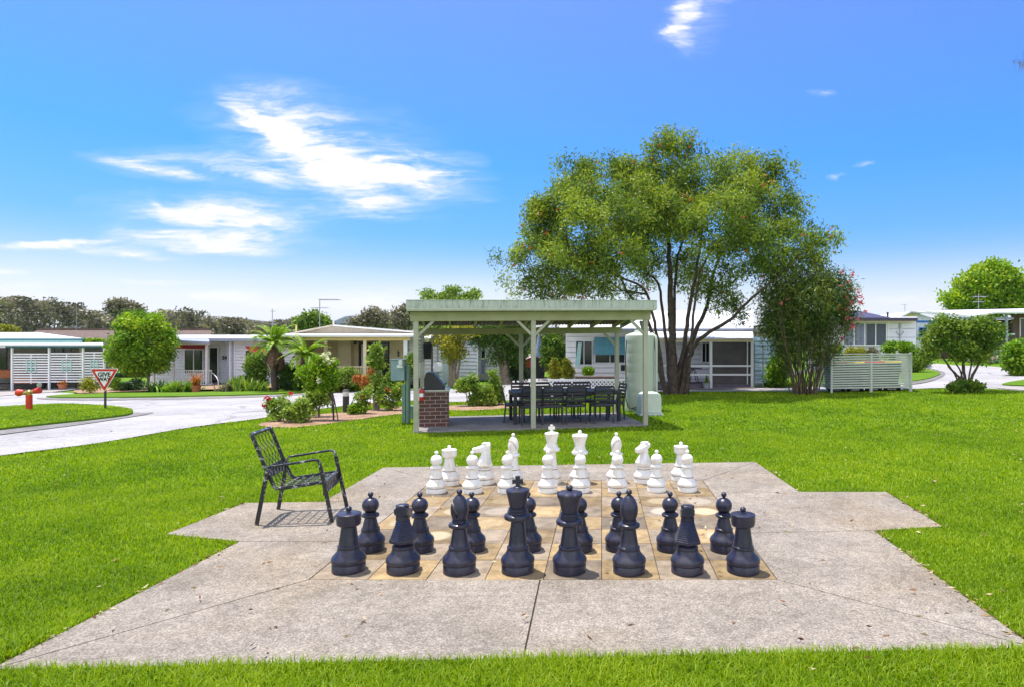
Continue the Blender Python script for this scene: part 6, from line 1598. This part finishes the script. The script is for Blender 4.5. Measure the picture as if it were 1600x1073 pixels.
pxplant('broadleaf_shrub', 'broad-leaved dark plant squeezed between slat screen and oleander', 'shrub', (1297, 606), [(1300, 560, 12, 16), (1305, 548, 10, 10)], [([(1299, 606), (1300, 570)], .03, .02)], Z=20.6, nclus=50, nleaf=2200, L=.13, W=.06, leafm='leaf_mid', seed=23, spread=.1)
# behind and beside the pavilion
pxplant('forked_tree', 'pale multi-stemmed tree with yellow foliage behind the brick barbecue', 'tree', (708, 598), [(705, 545, 20, 26), (690, 530, 24, 14), (725, 520, 24, 12), (722, 560, 12, 16)], [([(706, 600), (705, 580), (706, 562), (696, 530)], .13, .04), ([(708, 600), (711, 575), (713, 555), (722, 525)], .11, .035), ([(705, 575), (700, 555), (686, 528)], .05, .02), ([(707, 570), (708, 545), (706, 520)], .05, .02), ([(712, 565), (722, 545), (736, 522)], .05, .02)],
        Z=27, nclus=110, nleaf=3800, L=.13, W=.06, leafm='leaf_gold', barkm='bark_pale', seed=24, spread=.16, twig=True)
pxplant('tall_tree', 'tall tree whose pale green crown tops the pavilion roof', 'tree', (705, 600), [(670, 460, 16, 9), (705, 458, 14, 11), (735, 462, 16, 9), (690, 466, 20, 8), (720, 468, 22, 8), (700, 520, 50, 22)], [([(705, 600), (704, 560), (705, 500), (705, 460)], .16, .04)], Z=34, nclus=160, nleaf=9000, L=.17, W=.10, leafm='leaf_rose', seed=25, spread=.19, tintbase=(.1, .7))
pxplant('paperbark_tree', 'dark olive tree with one thick pale trunk beside the driveway', 'tree', (789, 594), [(765, 530, 30, 20), (800, 535, 30, 24), (785, 555, 30, 18), (812, 550, 14, 26), (760, 515, 40, 20), (800, 510, 40, 20), (745, 525, 20, 14)], [([(789, 594), (788, 578), (789, 560), (787, 530)], .28, .08), ([(788, 570), (778, 550), (765, 530)], .10, .03), ([(789, 566), (798, 548), (806, 530)], .10, .03)],
        Z=28, nclus=260, nleaf=14000, L=.14, W=.045, leafm='leaf_mid', barkm='bark_pale', seed=26, spread=.22, droop=.5, tintbase=(.0, .45))
pxplant('ivy_shrub', 'very dark shrub beside the thick pale trunk', 'shrub', (806, 592), [(806, 570, 12, 20), (812, 585, 10, 10)], [([(806, 592), (806, 570)], .05, .03)], Z=28.6, nclus=70, nleaf=3200, L=.13, W=.07, leafm='leaf_dark', seed=27, spread=.14)
pxplant('hedge_bush', 'tall dark rounded hedge next to the white veranda house', 'hedge', (866, 598), [(864, 545, 19, 22), (866, 560, 20, 22), (860, 530, 12, 10)], [([(866, 598), (866, 560)], .08, .04)], Z=27.5, nclus=200, nleaf=10000, L=.12, W=.07, leafm='leaf_mid', seed=28, spread=.12, shell=.75, tintbase=(.0, .6))
pxplant('golden_conifer', 'larger golden conifer left of its pair above the white lattice', 'conifer', (866, 596), [(867, 582, 11, 12), (866, 570, 7, 9), (865, 562, 3.5, 5)], [([(866, 596), (866, 575)], .04, .02)], Z=22.8, nclus=90, nleaf=4000, L=.09, W=.03, leafm='leaf_gold', seed=29, spread=.06, up=.7, tintbase=(.1, .7))
pxplant('golden_conifer', 'narrower golden conifer right of its pair with a brown side', 'conifer', (888, 596), [(888, 582, 9, 12), (886, 570, 5.5, 9), (884, 563, 2.5, 5)], [([(888, 596), (888, 575)], .04, .02)], Z=22.6, nclus=80, nleaf=3200, L=.09, W=.03, leafm='leaf_gold', seed=30, spread=.055, up=.7, tintbase=(.0, .5))
pxplant('rounded_bush', 'small ball of green growing before the hinged window sash', 'shrub', (919, 592), [(919, 580, 8, 7)], [([(919, 592), (919, 582)], .03, .02)], Z=22.9, nclus=50, nleaf=2200, L=.08, W=.045, leafm='leaf_bright', seed=32, spread=.05, shell=.8)
for i, (bx_, blobs, lb, n) in enumerate([((733, 634), [(730, 600, 14, 14), (745, 610, 12, 12), (722, 605, 10, 14), (738, 590, 8, 8)], 'leafy rose bush right of the barbecue behind the pavilion slab', 3200),
                                  ((748, 634), [(752, 622, 14, 9), (742, 625, 10, 8)], 'low bright rose bush in the mulch behind the pavilion slab', 2600),
                                  ((774, 632), [(772, 598, 9, 12), (776, 612, 10, 12), (770, 584, 6, 10), (780, 622, 9, 8)], 'tall upright rose bush near the left end of the table', 3000),
                                  ((762, 634), [(762, 612, 7, 12), (765, 625, 10, 8)], 'thin rose bush between the low and the tall rose bush', 1600)]):
    x, y = bx_; pxplant('rose_bush', lb, 'rose bush', bx_, blobs, [([(x, y), (x - 3, y - 12), (x - 6, y - 26)], .014, .007), ([(x, y), (x + 3, y - 10), (x + 8, y - 22)], .014, .007), ([(x + 1, y), (x, y - 14), (x + 2, y - 32)], .012, .006)], nclus=60, nleaf=n * .6, L=.085, W=.055, leafm='leaf_rose', barkm='cane', seed=50 + i, spread=.07, step=.15, tip=.004, group='roses in the mulch behind the pavilion')
# rose bed on the left of the pavilion
def rose(lb, base, blobs, stems, n, fl=None, fm='petal_red', seed=60, leaf='leaf_rose', fr=.055, L=.075):
    p = G(*base); s = p.y / FX; x0, y0 = base
    st = [([(x0, y0)] + q, .013, .006) for q in stems]
    f = (fm, [((x - x0) * s, dz, (y0 - y) * s) for x, y, dz in fl], fr, 26) if fl else None
    pxplant('rose_bush', lb, 'rose bush', base, blobs, st, nclus=max(20, n // 40), nleaf=int(n * .62), L=L, W=L * .66, leafm=leaf, barkm='cane', seed=seed, spread=.065, step=.15, tip=.004, stray=.15, flowers=f, group='roses in the mulch bed', tintbase=(.2, .85), shell=.3)
rose('loose rose bush with three red blooms at the left tip of the mulch bed', (437, 658), [(425, 635, 10, 14), (440, 628, 14, 12), (430, 648, 12, 8), (444, 640, 10, 12)], [[(430, 645), (422, 632)], [(440, 640), (446, 625)], [(436, 645), (434, 625)]], 1500, [(421, 621.5, -.1), (417.5, 632.5, -.12), (453.5, 614.5, 0), (470, 631, -.1)], seed=61)
rose('dense rose bush beside the three red blooms', (464, 660), [(460, 640, 14, 14), (470, 635, 12, 16), (452, 645, 10, 12), (468, 652, 14, 7), (448, 622, 10, 6)], [[(458, 645), (455, 628)], [(468, 642), (473, 625)], [(462, 648), (464, 630)]], 2400, None, seed=62)
rose('vase-shaped rose bush in front of the tall white rose', (499, 651), [(492, 620, 14, 14), (503, 612, 12, 12), (488, 632, 9, 9), (508, 624, 8, 12)], [[(496, 638), (488, 624)], [(500, 636), (506, 618)], [(498, 634), (496, 614)]], 2100, None, seed=63)
rose('tall standard rose with white blooms tied to two dark stakes', (522, 656), [(505, 575, 18, 16), (492, 590, 18, 18), (512, 600, 16, 14), (520, 580, 8, 20), (478, 582, 14, 14), (500, 560, 12, 8), (484, 600, 12, 12)], [[(517, 620), (513, 590)], [(520, 620), (512, 600), (496, 585)], [(518, 625), (508, 600), (486, 588)]], 6500, [(508, 554, -.1), (513, 557, -.1), (517, 561, -.15), (511, 563, -.1), (518, 567, -.1), (505, 559, 0), (514, 551, 0), (521, 563, 0), (504, 593, -.2)], 'petal_white', seed=64, fr=.05, leaf='leaf_bright')
p = G(524, 657); t = thing('garden_stake', 'two dark leaning garden stakes supporting the tall white rose', 'stakes', p)
mb = MB(); mb.tube([(-.03, 0, -.05), (-.10, .05, .62), (-.16, .1, 1.05)], .012, 6); mb.build('stake', 'post_dark', t); mb = MB(); mb.tube([(.08, -.02, -.05), (-.02, .0, .45), (-.12, .05, .75)], .012, 6); mb.build('stake', 'post_dark', t)
rose('sparse young rose with pale buds left of the bollard light', (484, 649), [(482, 636, 7, 9), (488, 628, 6, 8)], [[(483, 640), (481, 630)], [(486, 638), (489, 626)]], 420, [(479, 630, 0), (491, 644, 0)], 'petal_pink', seed=65, fr=.03)
rose('low bright rose seedling beside the bollard light', (552, 647), [(552, 640, 7, 6), (556, 636, 5, 6), (562, 640, 9, 4)], [[(551, 640), (549, 630), (553, 622)], [(554, 640), (559, 630)]], 800, [(561, 638, 0)], 'petal_red', seed=66, fr=.02, leaf='leaf_bright')
rose('thin pink-budded rose at the middle of the mulch bed', (571, 646), [(566, 622, 10, 12), (575, 612, 9, 12), (570, 634, 8, 7)], [[(572, 634), (577, 612)], [(569, 634), (562, 618)], [(572, 630), (571, 606)]], 1200, [(569, 619, -.1), (566, 615, 0), (577, 630, 0)], 'petal_red', seed=67, fr=.035)
rose('bushy rose close to the meter box poles', (607, 641), [(600, 620, 16, 14), (618, 615, 14, 14), (610, 632, 15, 9), (624, 606, 8, 12), (604, 606, 10, 9)], [[(602, 628), (596, 612)], [(612, 626), (618, 606)], [(608, 628), (607, 606)]], 2600, [(606, 607, -.1), (609, 609, -.1)], 'petal_orange', seed=68, fr=.05)
pxplant('frangipani_shrub', 'tall bare-legged shrub with a leafy top in front of the cream porch', 'shrub', (588, 640), [(589, 548, 9, 12), (586, 562, 11, 10), (593, 572, 9, 10), (588, 590, 8, 12), (584, 605, 7, 10)], [([(588, 640), (587, 610), (590, 580), (587, 548)], .05, .02), ([(590, 640), (592, 612), (588, 585), (594, 560)], .04, .02), ([(586, 640), (584, 615), (588, 595), (583, 560)], .035, .015)], nclus=90, nleaf=2100, L=.11, W=.055, leafm='leaf_rose', barkm='bark_pale', seed=70, spread=.07, step=.2)
pxplant('croton', 'orange-leaved croton beside the cream porch steps', 'shrub', (574, 612), [(571, 596, 10, 11), (583, 582, 5, 8), (576, 603, 7, 6), (560, 592, 4, 8)], [([(573, 612), (571, 596)], .03, .01), ([(576, 612), (583, 584)], .02, .01)], Z=24.5, nclus=60, nleaf=1900, L=.12, W=.05, leafm='leaf_orange', seed=71, spread=.09)
# gardens before the two left houses
def tree_fern(lb, px, py_base, py_crown, Z, L, seed, n=46):
    b = P(px, py_base, Z); b.z = float(H(b.x, b.y)); s = Z / FX
    t = thing('tree_fern', lb, 'tree fern', b, 0, 'tree ferns before the cream house')
    hgt = (EYE + (CY - py_crown) / FX * Z) - b.z
    mb = MB(); pts = [(.02 * math.sin(i * 1.3), .02 * math.cos(i), hgt * i / 9) for i in range(10)]; mb.tube(pts, [.15 - .05 * i / 9 for i in range(10)], 12); mb.build('trunk', 'bark', t, smooth=60)
    fern_crown(n, L, 'frond', t, hgt, seed, .17, lift=1.1)
    fern_crown(24, L * .8, 'frond_dead', t, hgt - .1, seed + 1, .13, part='dead_frond', lift=-.6)
tree_fern('taller tree fern with brown hanging fronds between the two left houses', 429, 604, 538, 27, 1.3, 81)
tree_fern('shorter bright tree fern beside the cream porch', 478, 604, 556, 26.5, 1.25, 82)
pxplant('leafy_shrub', 'rounded bright shrub left of the taller tree fern', 'shrub', (400, 606), [(398, 565, 15, 16), (404, 580, 16, 14), (392, 575, 10, 12), (410, 558, 10, 8), (398, 594, 17, 12), (410, 597, 10, 8)], [([(400, 606), (400, 580)], .04, .02)], Z=28.6, nclus=140, nleaf=6500, L=.13, W=.06, leafm='leaf_mid', seed=72, spread=.12, tintbase=(.15, .85))
blades('dark_fern', 'dark low fern clump under the taller tree fern', 'fern', G(452, 611), 70, .75, .07, 1.3, M['leaf_dark'], 83)
blades('blue_fern', 'second dark fern clump under the shorter tree fern', 'fern', G(470, 611.5), 70, .8, .08, 1.3, M['leaf_dark'], 84)
for i, (px, py, L_, m_, lb) in enumerate([(540, 611, .62, 'leaf_bright', 'strappy bright green lily clump right of the tree ferns'), (556, 610.5, .62, 'leaf_bright', 'strappy green lily clump at the centre of the cream house garden'), (525, 612, .5, 'leaf_gold', 'yellowish lily clump beside the white rose'), (598, 608, .45, 'leaf_mid', 'low strappy clump beside the cream porch steps'),
                              (388, 611, .5, 'leaf_mid', 'spreading cycad-like clump below the lilac wall'), (372, 610, .5, 'leaf_mid', 'arching clump near the porch corner of the lilac house'), (358, 611, .35, 'leaf_gum', 'pale agave rosette by the lilac house steps'), (405, 611, .38, 'leaf_mid', 'short clump at the right end of the lilac house bed'),
                              (285, 612, .42, 'leaf_mid', 'leafy lily clump left of the terracotta pot'), (298, 611, .4, 'leaf_mid', 'lily clump directly beside the terracotta pot'), (272, 612, .42, 'leaf_bright', 'bright lily clump below the white porch railing'), (245, 612, .45, 'leaf_dark', 'dark clump at the foot of the round clipped tree')]):
    blades('strappy_plant', lb, 'plant', G(px, py), 130, L_ * 1.45, .075, 1.2, M[m_], 100 + i, group='strappy plants in the house beds', cx=.2)
pxplant('leafy_shrub', 'tall cane shrub under the flowering white rose', 'shrub', (500, 608), [(500, 582, 14, 14), (515, 590, 14, 10), (535, 592, 14, 8), (492, 596, 12, 10)], [([(500, 608), (500, 585)], .03, .02)], Z=26, nclus=100, nleaf=3600, L=.12, W=.05, leafm='leaf_mid', seed=73, spread=.13, tintbase=(.2, .9))
pxplant('low_shrub', 'dark low shrub below the round clipped tree', 'shrub', (212, 612), [(212, 600, 10, 8), (200, 603, 10, 6)], [([(212, 612), (212, 602)], .03, .02)], nclus=50, nleaf=1700, L=.13, W=.07, leafm='leaf_dark', seed=74, spread=.12)
pxplant('low_shrub', 'bright young shrub just right of the give way sign', 'shrub', (181, 612), [(180, 598, 7, 8), (184, 604, 7, 6)], [([(181, 612), (181, 600)], .02, .01)], nclus=40, nleaf=1000, L=.12, W=.06, leafm='leaf_bright', seed=75, spread=.1)
pxplant('yellow_shrub', 'thin yellow-leaved shrub left of the give way sign', 'shrub', (139, 616), [(138, 596, 6, 8), (142, 606, 10, 6), (134, 603, 6, 6)], [([(139, 616), (138, 598)], .02, .01), ([(139, 616), (144, 604)], .02, .01)], nclus=40, nleaf=700, L=.11, W=.06, leafm='leaf_gold', seed=76, spread=.12)
pxplant('sapling', 'thin sapling growing before the middle slat screen', 'sapling', (118, 607), [(119, 578, 6, 9), (121, 570, 4, 6), (116, 586, 4, 6)], [([(118, 607), (118, 590), (119, 572)], .03, .015)], nclus=30, nleaf=500, L=.15, W=.05, leafm='leaf_mid', seed=77, spread=.12)
pxplant('yellow_bush', 'domed yellow-green bush above the carport roof', 'shrub', (5, 560), [(0, 518, 24, 9), (-20, 520, 24, 10)], [([(0, 560), (0, 525)], .1, .06)], Z=44, nclus=120, nleaf=4000, L=.2, W=.1, leafm='leaf_gold', seed=78, spread=.2, shell=.8, tintbase=(.2, .5))
pxplant('hedge_bush', 'thin hedge top showing between the carport and tiled roof', 'hedge', (145, 570), [(128, 535, 14, 4), (148, 535, 14, 4)], [([(145, 570), (145, 540)], .08, .05)], Z=42, nclus=60, nleaf=2200, L=.18, W=.09, leafm='leaf_bright', seed=79, spread=.15)
pxplant('leafy_shrub', 'wide yellow-green mound of foliage below the lilac house wall', 'shrub', (380, 609), [(380, 599, 17, 9), (366, 603, 13, 6), (395, 602, 14, 7), (382, 593, 10, 5)], [([(380, 609), (380, 600)], .03, .02)], Z=29.5, nclus=130, nleaf=5200, L=.15, W=.05, leafm='leaf_rose', seed=140, spread=.12, tintbase=(.05, .7), up=.3)
pxplant('leafy_shrub', 'spreading bright shrub before the cream porch railing', 'shrub', (540, 606), [(532, 586, 18, 9), (548, 592, 16, 8), (520, 596, 14, 9), (545, 580, 8, 6)], [([(540, 606), (535, 590)], .03, .02), ([(538, 606), (548, 592)], .02, .01)], Z=25.2, nclus=140, nleaf=4600, L=.13, W=.06, leafm='leaf_rose', seed=141, spread=.12, tintbase=(.1, .8))
pxplant('leafy_shrub', 'deep green undergrowth between the two tree ferns', 'shrub', (455, 607), [(452, 585, 14, 16), (462, 596, 14, 11), (445, 598, 10, 9), (440, 575, 7, 9)], [([(455, 607), (453, 588)], .03, .02)], Z=27.6, nclus=130, nleaf=5200, L=.14, W=.06, leafm='leaf_mid', seed=142, spread=.13, tintbase=(.0, .5))
pxplant('leafy_shrub', 'leafy hedge plant filling in under the shorter tree fern', 'shrub', (482, 607), [(482, 590, 16, 13), (472, 600, 12, 8), (494, 600, 12, 8)], [([(482, 607), (482, 592)], .03, .02)], Z=27.0, nclus=110, nleaf=4200, L=.13, W=.06, leafm='leaf_bright', seed=143, spread=.12, tintbase=(.0, .6))
pxplant('leafy_shrub', 'green bush between the cream porch steps and the meter box', 'shrub', (612, 606), [(614, 590, 12, 10), (624, 598, 10, 8), (604, 598, 10, 8), (640, 575, 9, 18), (644, 560, 7, 10)], [([(612, 606), (614, 592)], .03, .02), ([(636, 606), (641, 575)], .03, .02)], Z=25.4, nclus=110, nleaf=4000, L=.12, W=.06, leafm='leaf_mid', seed=144, spread=.12, tintbase=(.1, .8))
pxplant('low_shrub', 'reddish low shrub at the foot of the porch railing', 'shrub', (556, 606), [(553, 585, 5, 8), (560, 600, 14, 6)], [([(556, 606), (554, 588)], .02, .01)], Z=26.4, nclus=40, nleaf=1000, L=.13, W=.04, leafm='frond_dead', seed=145, spread=.1, up=.6)
def pot(lb, px, py, Z, r, h, plant_m=None, seed=1, L=.3):
    t = thing('flower_pot', lb, 'plant pot', P(px, py, Z) if Z else G(px, py), 0)
    mb = MB(); mb.lathe([(0, 0), (r * .68, 0), (r * .95, h * .82), (r * 1.08, h * .83), (r * 1.08, h), (r * .9, h), (r * .85, h * .85), (0, h * .85)], 20); mb.build('pot', 'terracotta', t, smooth=40)
    if plant_m:
        o = blades('leaf_blade', None, None, (0, 0, 0), 60, L, .05, 1.0, M[plant_m], seed, parent=t, cx=r * .3, part='foliage'); o.location = (0, 0, h * .8)
pot('large terracotta pot with orange plant by the lilac house steps', 306.5, 612, None, .20, .30, 'leaf_orange', 91, .75)
pot('terracotta pot on the slab before the middle slat screen', 98, 606.5, 33.8, .22, .24, 'leaf_orange', 92, .3)
pot('small terracotta pot near the sapling in front of the slats', 133, 607, 34, .15, .24, 'leaf_mid', 93, .35)
pot('pale orange pot below the teal porch rail at far right', 1573, 567, 33, .14, .26, None)
# ================================================================== trees beyond
pxplant('round_tree', 'big round bright green tree rising behind the brick house roof', 'tree', (1545, 560), [(1535, 450, 45, 34), (1550, 428, 38, 22), (1505, 465, 34, 20), (1580, 450, 40, 30), (1600, 465, 36, 24), (1490, 478, 24, 10), (1545, 475, 60, 20)], [([(1545, 575), (1545, 520), (1543, 480), (1540, 430)], .5, .1), ([(1545, 520), (1560, 480), (1580, 450)], .25, .08), ([(1545, 520), (1525, 485), (1505, 465)], .25, .08)],
        Z=60, nclus=420, nleaf=24000, L=.34, W=.22, leafm='leaf_bright', seed=120, spread=.42, step=.8, tip=.02, shell=.6, tintbase=(.3, 1.0))
pxplant('gum_tree', 'umbrella-crowned gum tree above the tiled roof', 'tree', (188, 540), [(185, 474, 16, 5), (195, 478, 16, 5), (175, 480, 10, 5), (210, 482, 14, 5), (185, 486, 20, 5)], [([(188, 550), (188, 500), (186, 478)], .3, .08), ([(188, 510), (198, 490), (205, 482)], .15, .06), ([(188, 512), (178, 492), (172, 480)], .15, .06)], Z=90, nclus=110, nleaf=2600, L=.5, W=.28, leafm='leaf_gum', barkm='bark_pale', seed=121, spread=.45, step=.8, tip=.03)
pxplant('gum_tree', 'olive rounded gum tree behind the tall roof antenna', 'tree', (490, 560), [(487, 502, 22, 11), (505, 506, 14, 10), (470, 506, 14, 8), (487, 492, 12, 5)], [([(490, 560), (489, 520), (488, 500)], .3, .08)], Z=70, nclus=160, nleaf=5200, L=.36, W=.2, leafm='leaf_mid', seed=122, spread=.4, step=.8, tip=.02)
pxplant('gum_tree', 'dull olive gum tree above the cream house roof', 'tree', (590, 560), [(585, 495, 20, 9), (600, 502, 20, 10), (568, 504, 18, 9), (582, 487, 12, 4), (555, 508, 16, 6)], [([(590, 560), (588, 520), (585, 495)], .3, .08)], Z=80, nclus=180, nleaf=5200, L=.42, W=.2, leafm='leaf_gum', seed=123, spread=.45, step=.8, tip=.02)
pxplant('gum_tree', 'open-crowned gum tree just left of the pavilion roof', 'tree', (635, 560), [(630, 487, 14, 6), (640, 495, 18, 12), (620, 492, 10, 6), (628, 505, 18, 8), (638, 480, 10, 4)], [([(635, 560), (633, 520), (630, 490)], .3, .08), ([(634, 520), (640, 500)], .15, .06)], Z=75, nclus=120, nleaf=2800, L=.4, W=.2, leafm='leaf_gum', seed=124, spread=.4, step=.8, tip=.02)
def wood():
    """far-off wood of gums and pines that reads as one mass along the left skyline"""
    rg = np.random.default_rng(77); V, F_, T, mi = [], [], [], []; nv = 0
    top_x = [-260, -60, 0, 22, 40, 62, 85, 108, 128, 150, 170, 215, 245, 262, 278, 291, 305, 330, 345, 365, 385, 420, 450, 475, 560, 640, 760, 1100, 1700]
    top_y = [470, 462, 470, 461, 470, 472, 467, 478, 482, 487, 490, 492, 488, 487, 490, 484, 493, 496, 495, 500, 501, 505, 497, 500, 508, 505, 512, 514, 512]
    px = -260
    while px < 1700:
        Z = rg.uniform(105, 150); s = Z / FX; ty = float(np.interp(px, top_x, top_y)) + rg.uniform(-2, 6) + (Z - 105) * .05
        w = rg.uniform(7, 15) if px < 480 else rg.uniform(12, 22)
        base = P(px, 540, Z); base.z = float(H(base.x, base.y)); topz = EYE + (CY - ty) / FX * Z; hgt = topz - base.z
        m = 10; cl = np.stack([base.x + rg.normal(size=m) * w * s * .42, base.y + rg.normal(size=m) * 1.5, base.z + hgt * (1 - rg.random(m) ** 1.3 * .75) - .3], 1)
        cl[0] = (base.x, base.y, topz - .4)
        tint = rg.uniform(.1, .75); per = 55
        c = np.repeat(cl, per, 0) + rg.normal(size=(m * per, 3)) * np.array([.6, .6, .45])
        c[:, 2] = np.minimum(c[:, 2], topz + .2)
        v, f = leaf_quads(c, .62, .36, rg, .2); V.append(v); F_.append(f + nv); nv += len(v); T.append(np.repeat(np.clip(tint + np.repeat(rg.normal(0, .15, m), per) + rg.normal(0, .14, m * per), 0, 1), 4)); mi.append(np.zeros(len(f), int))
        a = np.array([[base.x, base.y, base.z]]); b = np.array([[base.x + .2, base.y, topz - 1]]); v, f = seg_tubes(a, b, np.array([.22]), np.array([.08]), 6); V.append(v); F_.append(f + nv); nv += len(v); T.append(np.zeros(len(v))); mi.append(np.ones(len(f), int))
        px += rg.uniform(4.5, 8.5) if px < 480 else rg.uniform(10, 18)
    o = np_obj('wood', np.concatenate(V), [np.concatenate(F_)], ['leaf_gum', 'bark_pale'], None, np.concatenate(T), np.concatenate(mi))
    tag(o, 'grey-green gum wood along the skyline behind the houses', 'wood', kind='stuff')
wood()
def hills():
    m, nt, b = _nodes('hill_forest'); n = _noise(nt, .012, 6, .6); r = _ramp(nt, n.outputs[0], [(.35, (.03, .045, .05)), (.65, (.05, .07, .065))]); nt.links.new(r.outputs[0], b.inputs['Base Color']); b.inputs['Roughness'].default_value = 1; b.inputs['Specular IOR Level'].default_value = 0; M['hill'] = m
    prof = [(-900, 515), (-300, 512), (100, 512), (260, 508), (330, 499), (352, 495.5), (385, 499), (420, 502.5), (470, 508), (515, 505), (540, 494.5), (560, 493), (600, 498), (640, 500), (700, 510), (900, 515), (1300, 512), (1700, 514), (2400, 515)]
    Zs = [2300, 2600, 3000, 3600]; k = [.0, .8, 1.0, .6]; xs = np.arange(-900, 2401, 10.0); y = np.interp(xs, [p[0] for p in prof], [p[1] for p in prof]); rg = np.random.default_rng(2); y = y + np.convolve(rg.normal(size=len(xs)), np.ones(3) / 3, 'same') * .4
    v = []
    for Z, kk in zip(Zs, k):
        for x, yy in zip(xs, y): v.append(((x - CX) / FX * Z, Z, -2 + (EYE + 2 + (CY - yy) / FX * 3000) * kk))
    w = len(xs); i = (np.arange(len(Zs) - 1)[:, None] * w + np.arange(w - 1)[None]).ravel(); f = np.stack([i, i + 1, i + w + 1, i + w], 1)
    o = np_obj('hills', v, [f], 'hill', smooth=True); o['kind'] = 'structure'
hills()
# she-oak just outside the right edge, one drooping branch reaches into view
Zs_ = 11.0; s_ = Zs_ / FX
pxplant('she_oak', 'drooping casuarina foliage entering at the upper right edge', 'tree', (1790, 650), [(1622, 95, 22, 24, 0, .25), (1640, 60, 26, 20, 0, .25), (1660, 20, 30, 24, 0, .3), (1700, 60, 30, 40, 0, .3)], [([(1790, 650), (1788, 400), (1770, 150), (1720, 40), (1660, 40), (1622, 80)], .16, .015), ([(1770, 150), (1800, -50)], .08, .03)], Z=Zs_, nclus=60, nleaf=2600, L=.16, W=.010, leafm='leaf_gum', seed=130, spread=.09, droop=1.6, tintbase=(.3, .8))
# ================================================================== air
def haze():
    m = bpy.data.materials.new('haze'); m.use_nodes = True; nt = m.node_tree
    nt.nodes.remove(nt.nodes['Principled BSDF'])
    v = nt.nodes.new('ShaderNodeVolumePrincipled'); v.inputs['Color'].default_value = (.80, .88, 1.0, 1); v.inputs['Density'].default_value = HAZE; v.inputs['Anisotropy'].default_value = .2
    nt.links.new(v.outputs[0], nt.nodes['Material Output'].inputs['Volume'])
    mb = MB(); mb.box(-12000, 12000, -400, 12000, -8, 165); o = mb.build('haze', m); o['kind'] = 'stuff'
HAZE = .00009
haze()
# ================================================================== bring the scene to real metres
bpy.context.view_layer.update()
for o in bpy.data.objects:
    if o.parent is None and o.type in ('MESH', 'EMPTY', 'CAMERA'):
        o.location = o.location * SCALE
        if o.type != 'CAMERA': o.scale = o.scale * SCALE
bpy.context.view_layer.update()
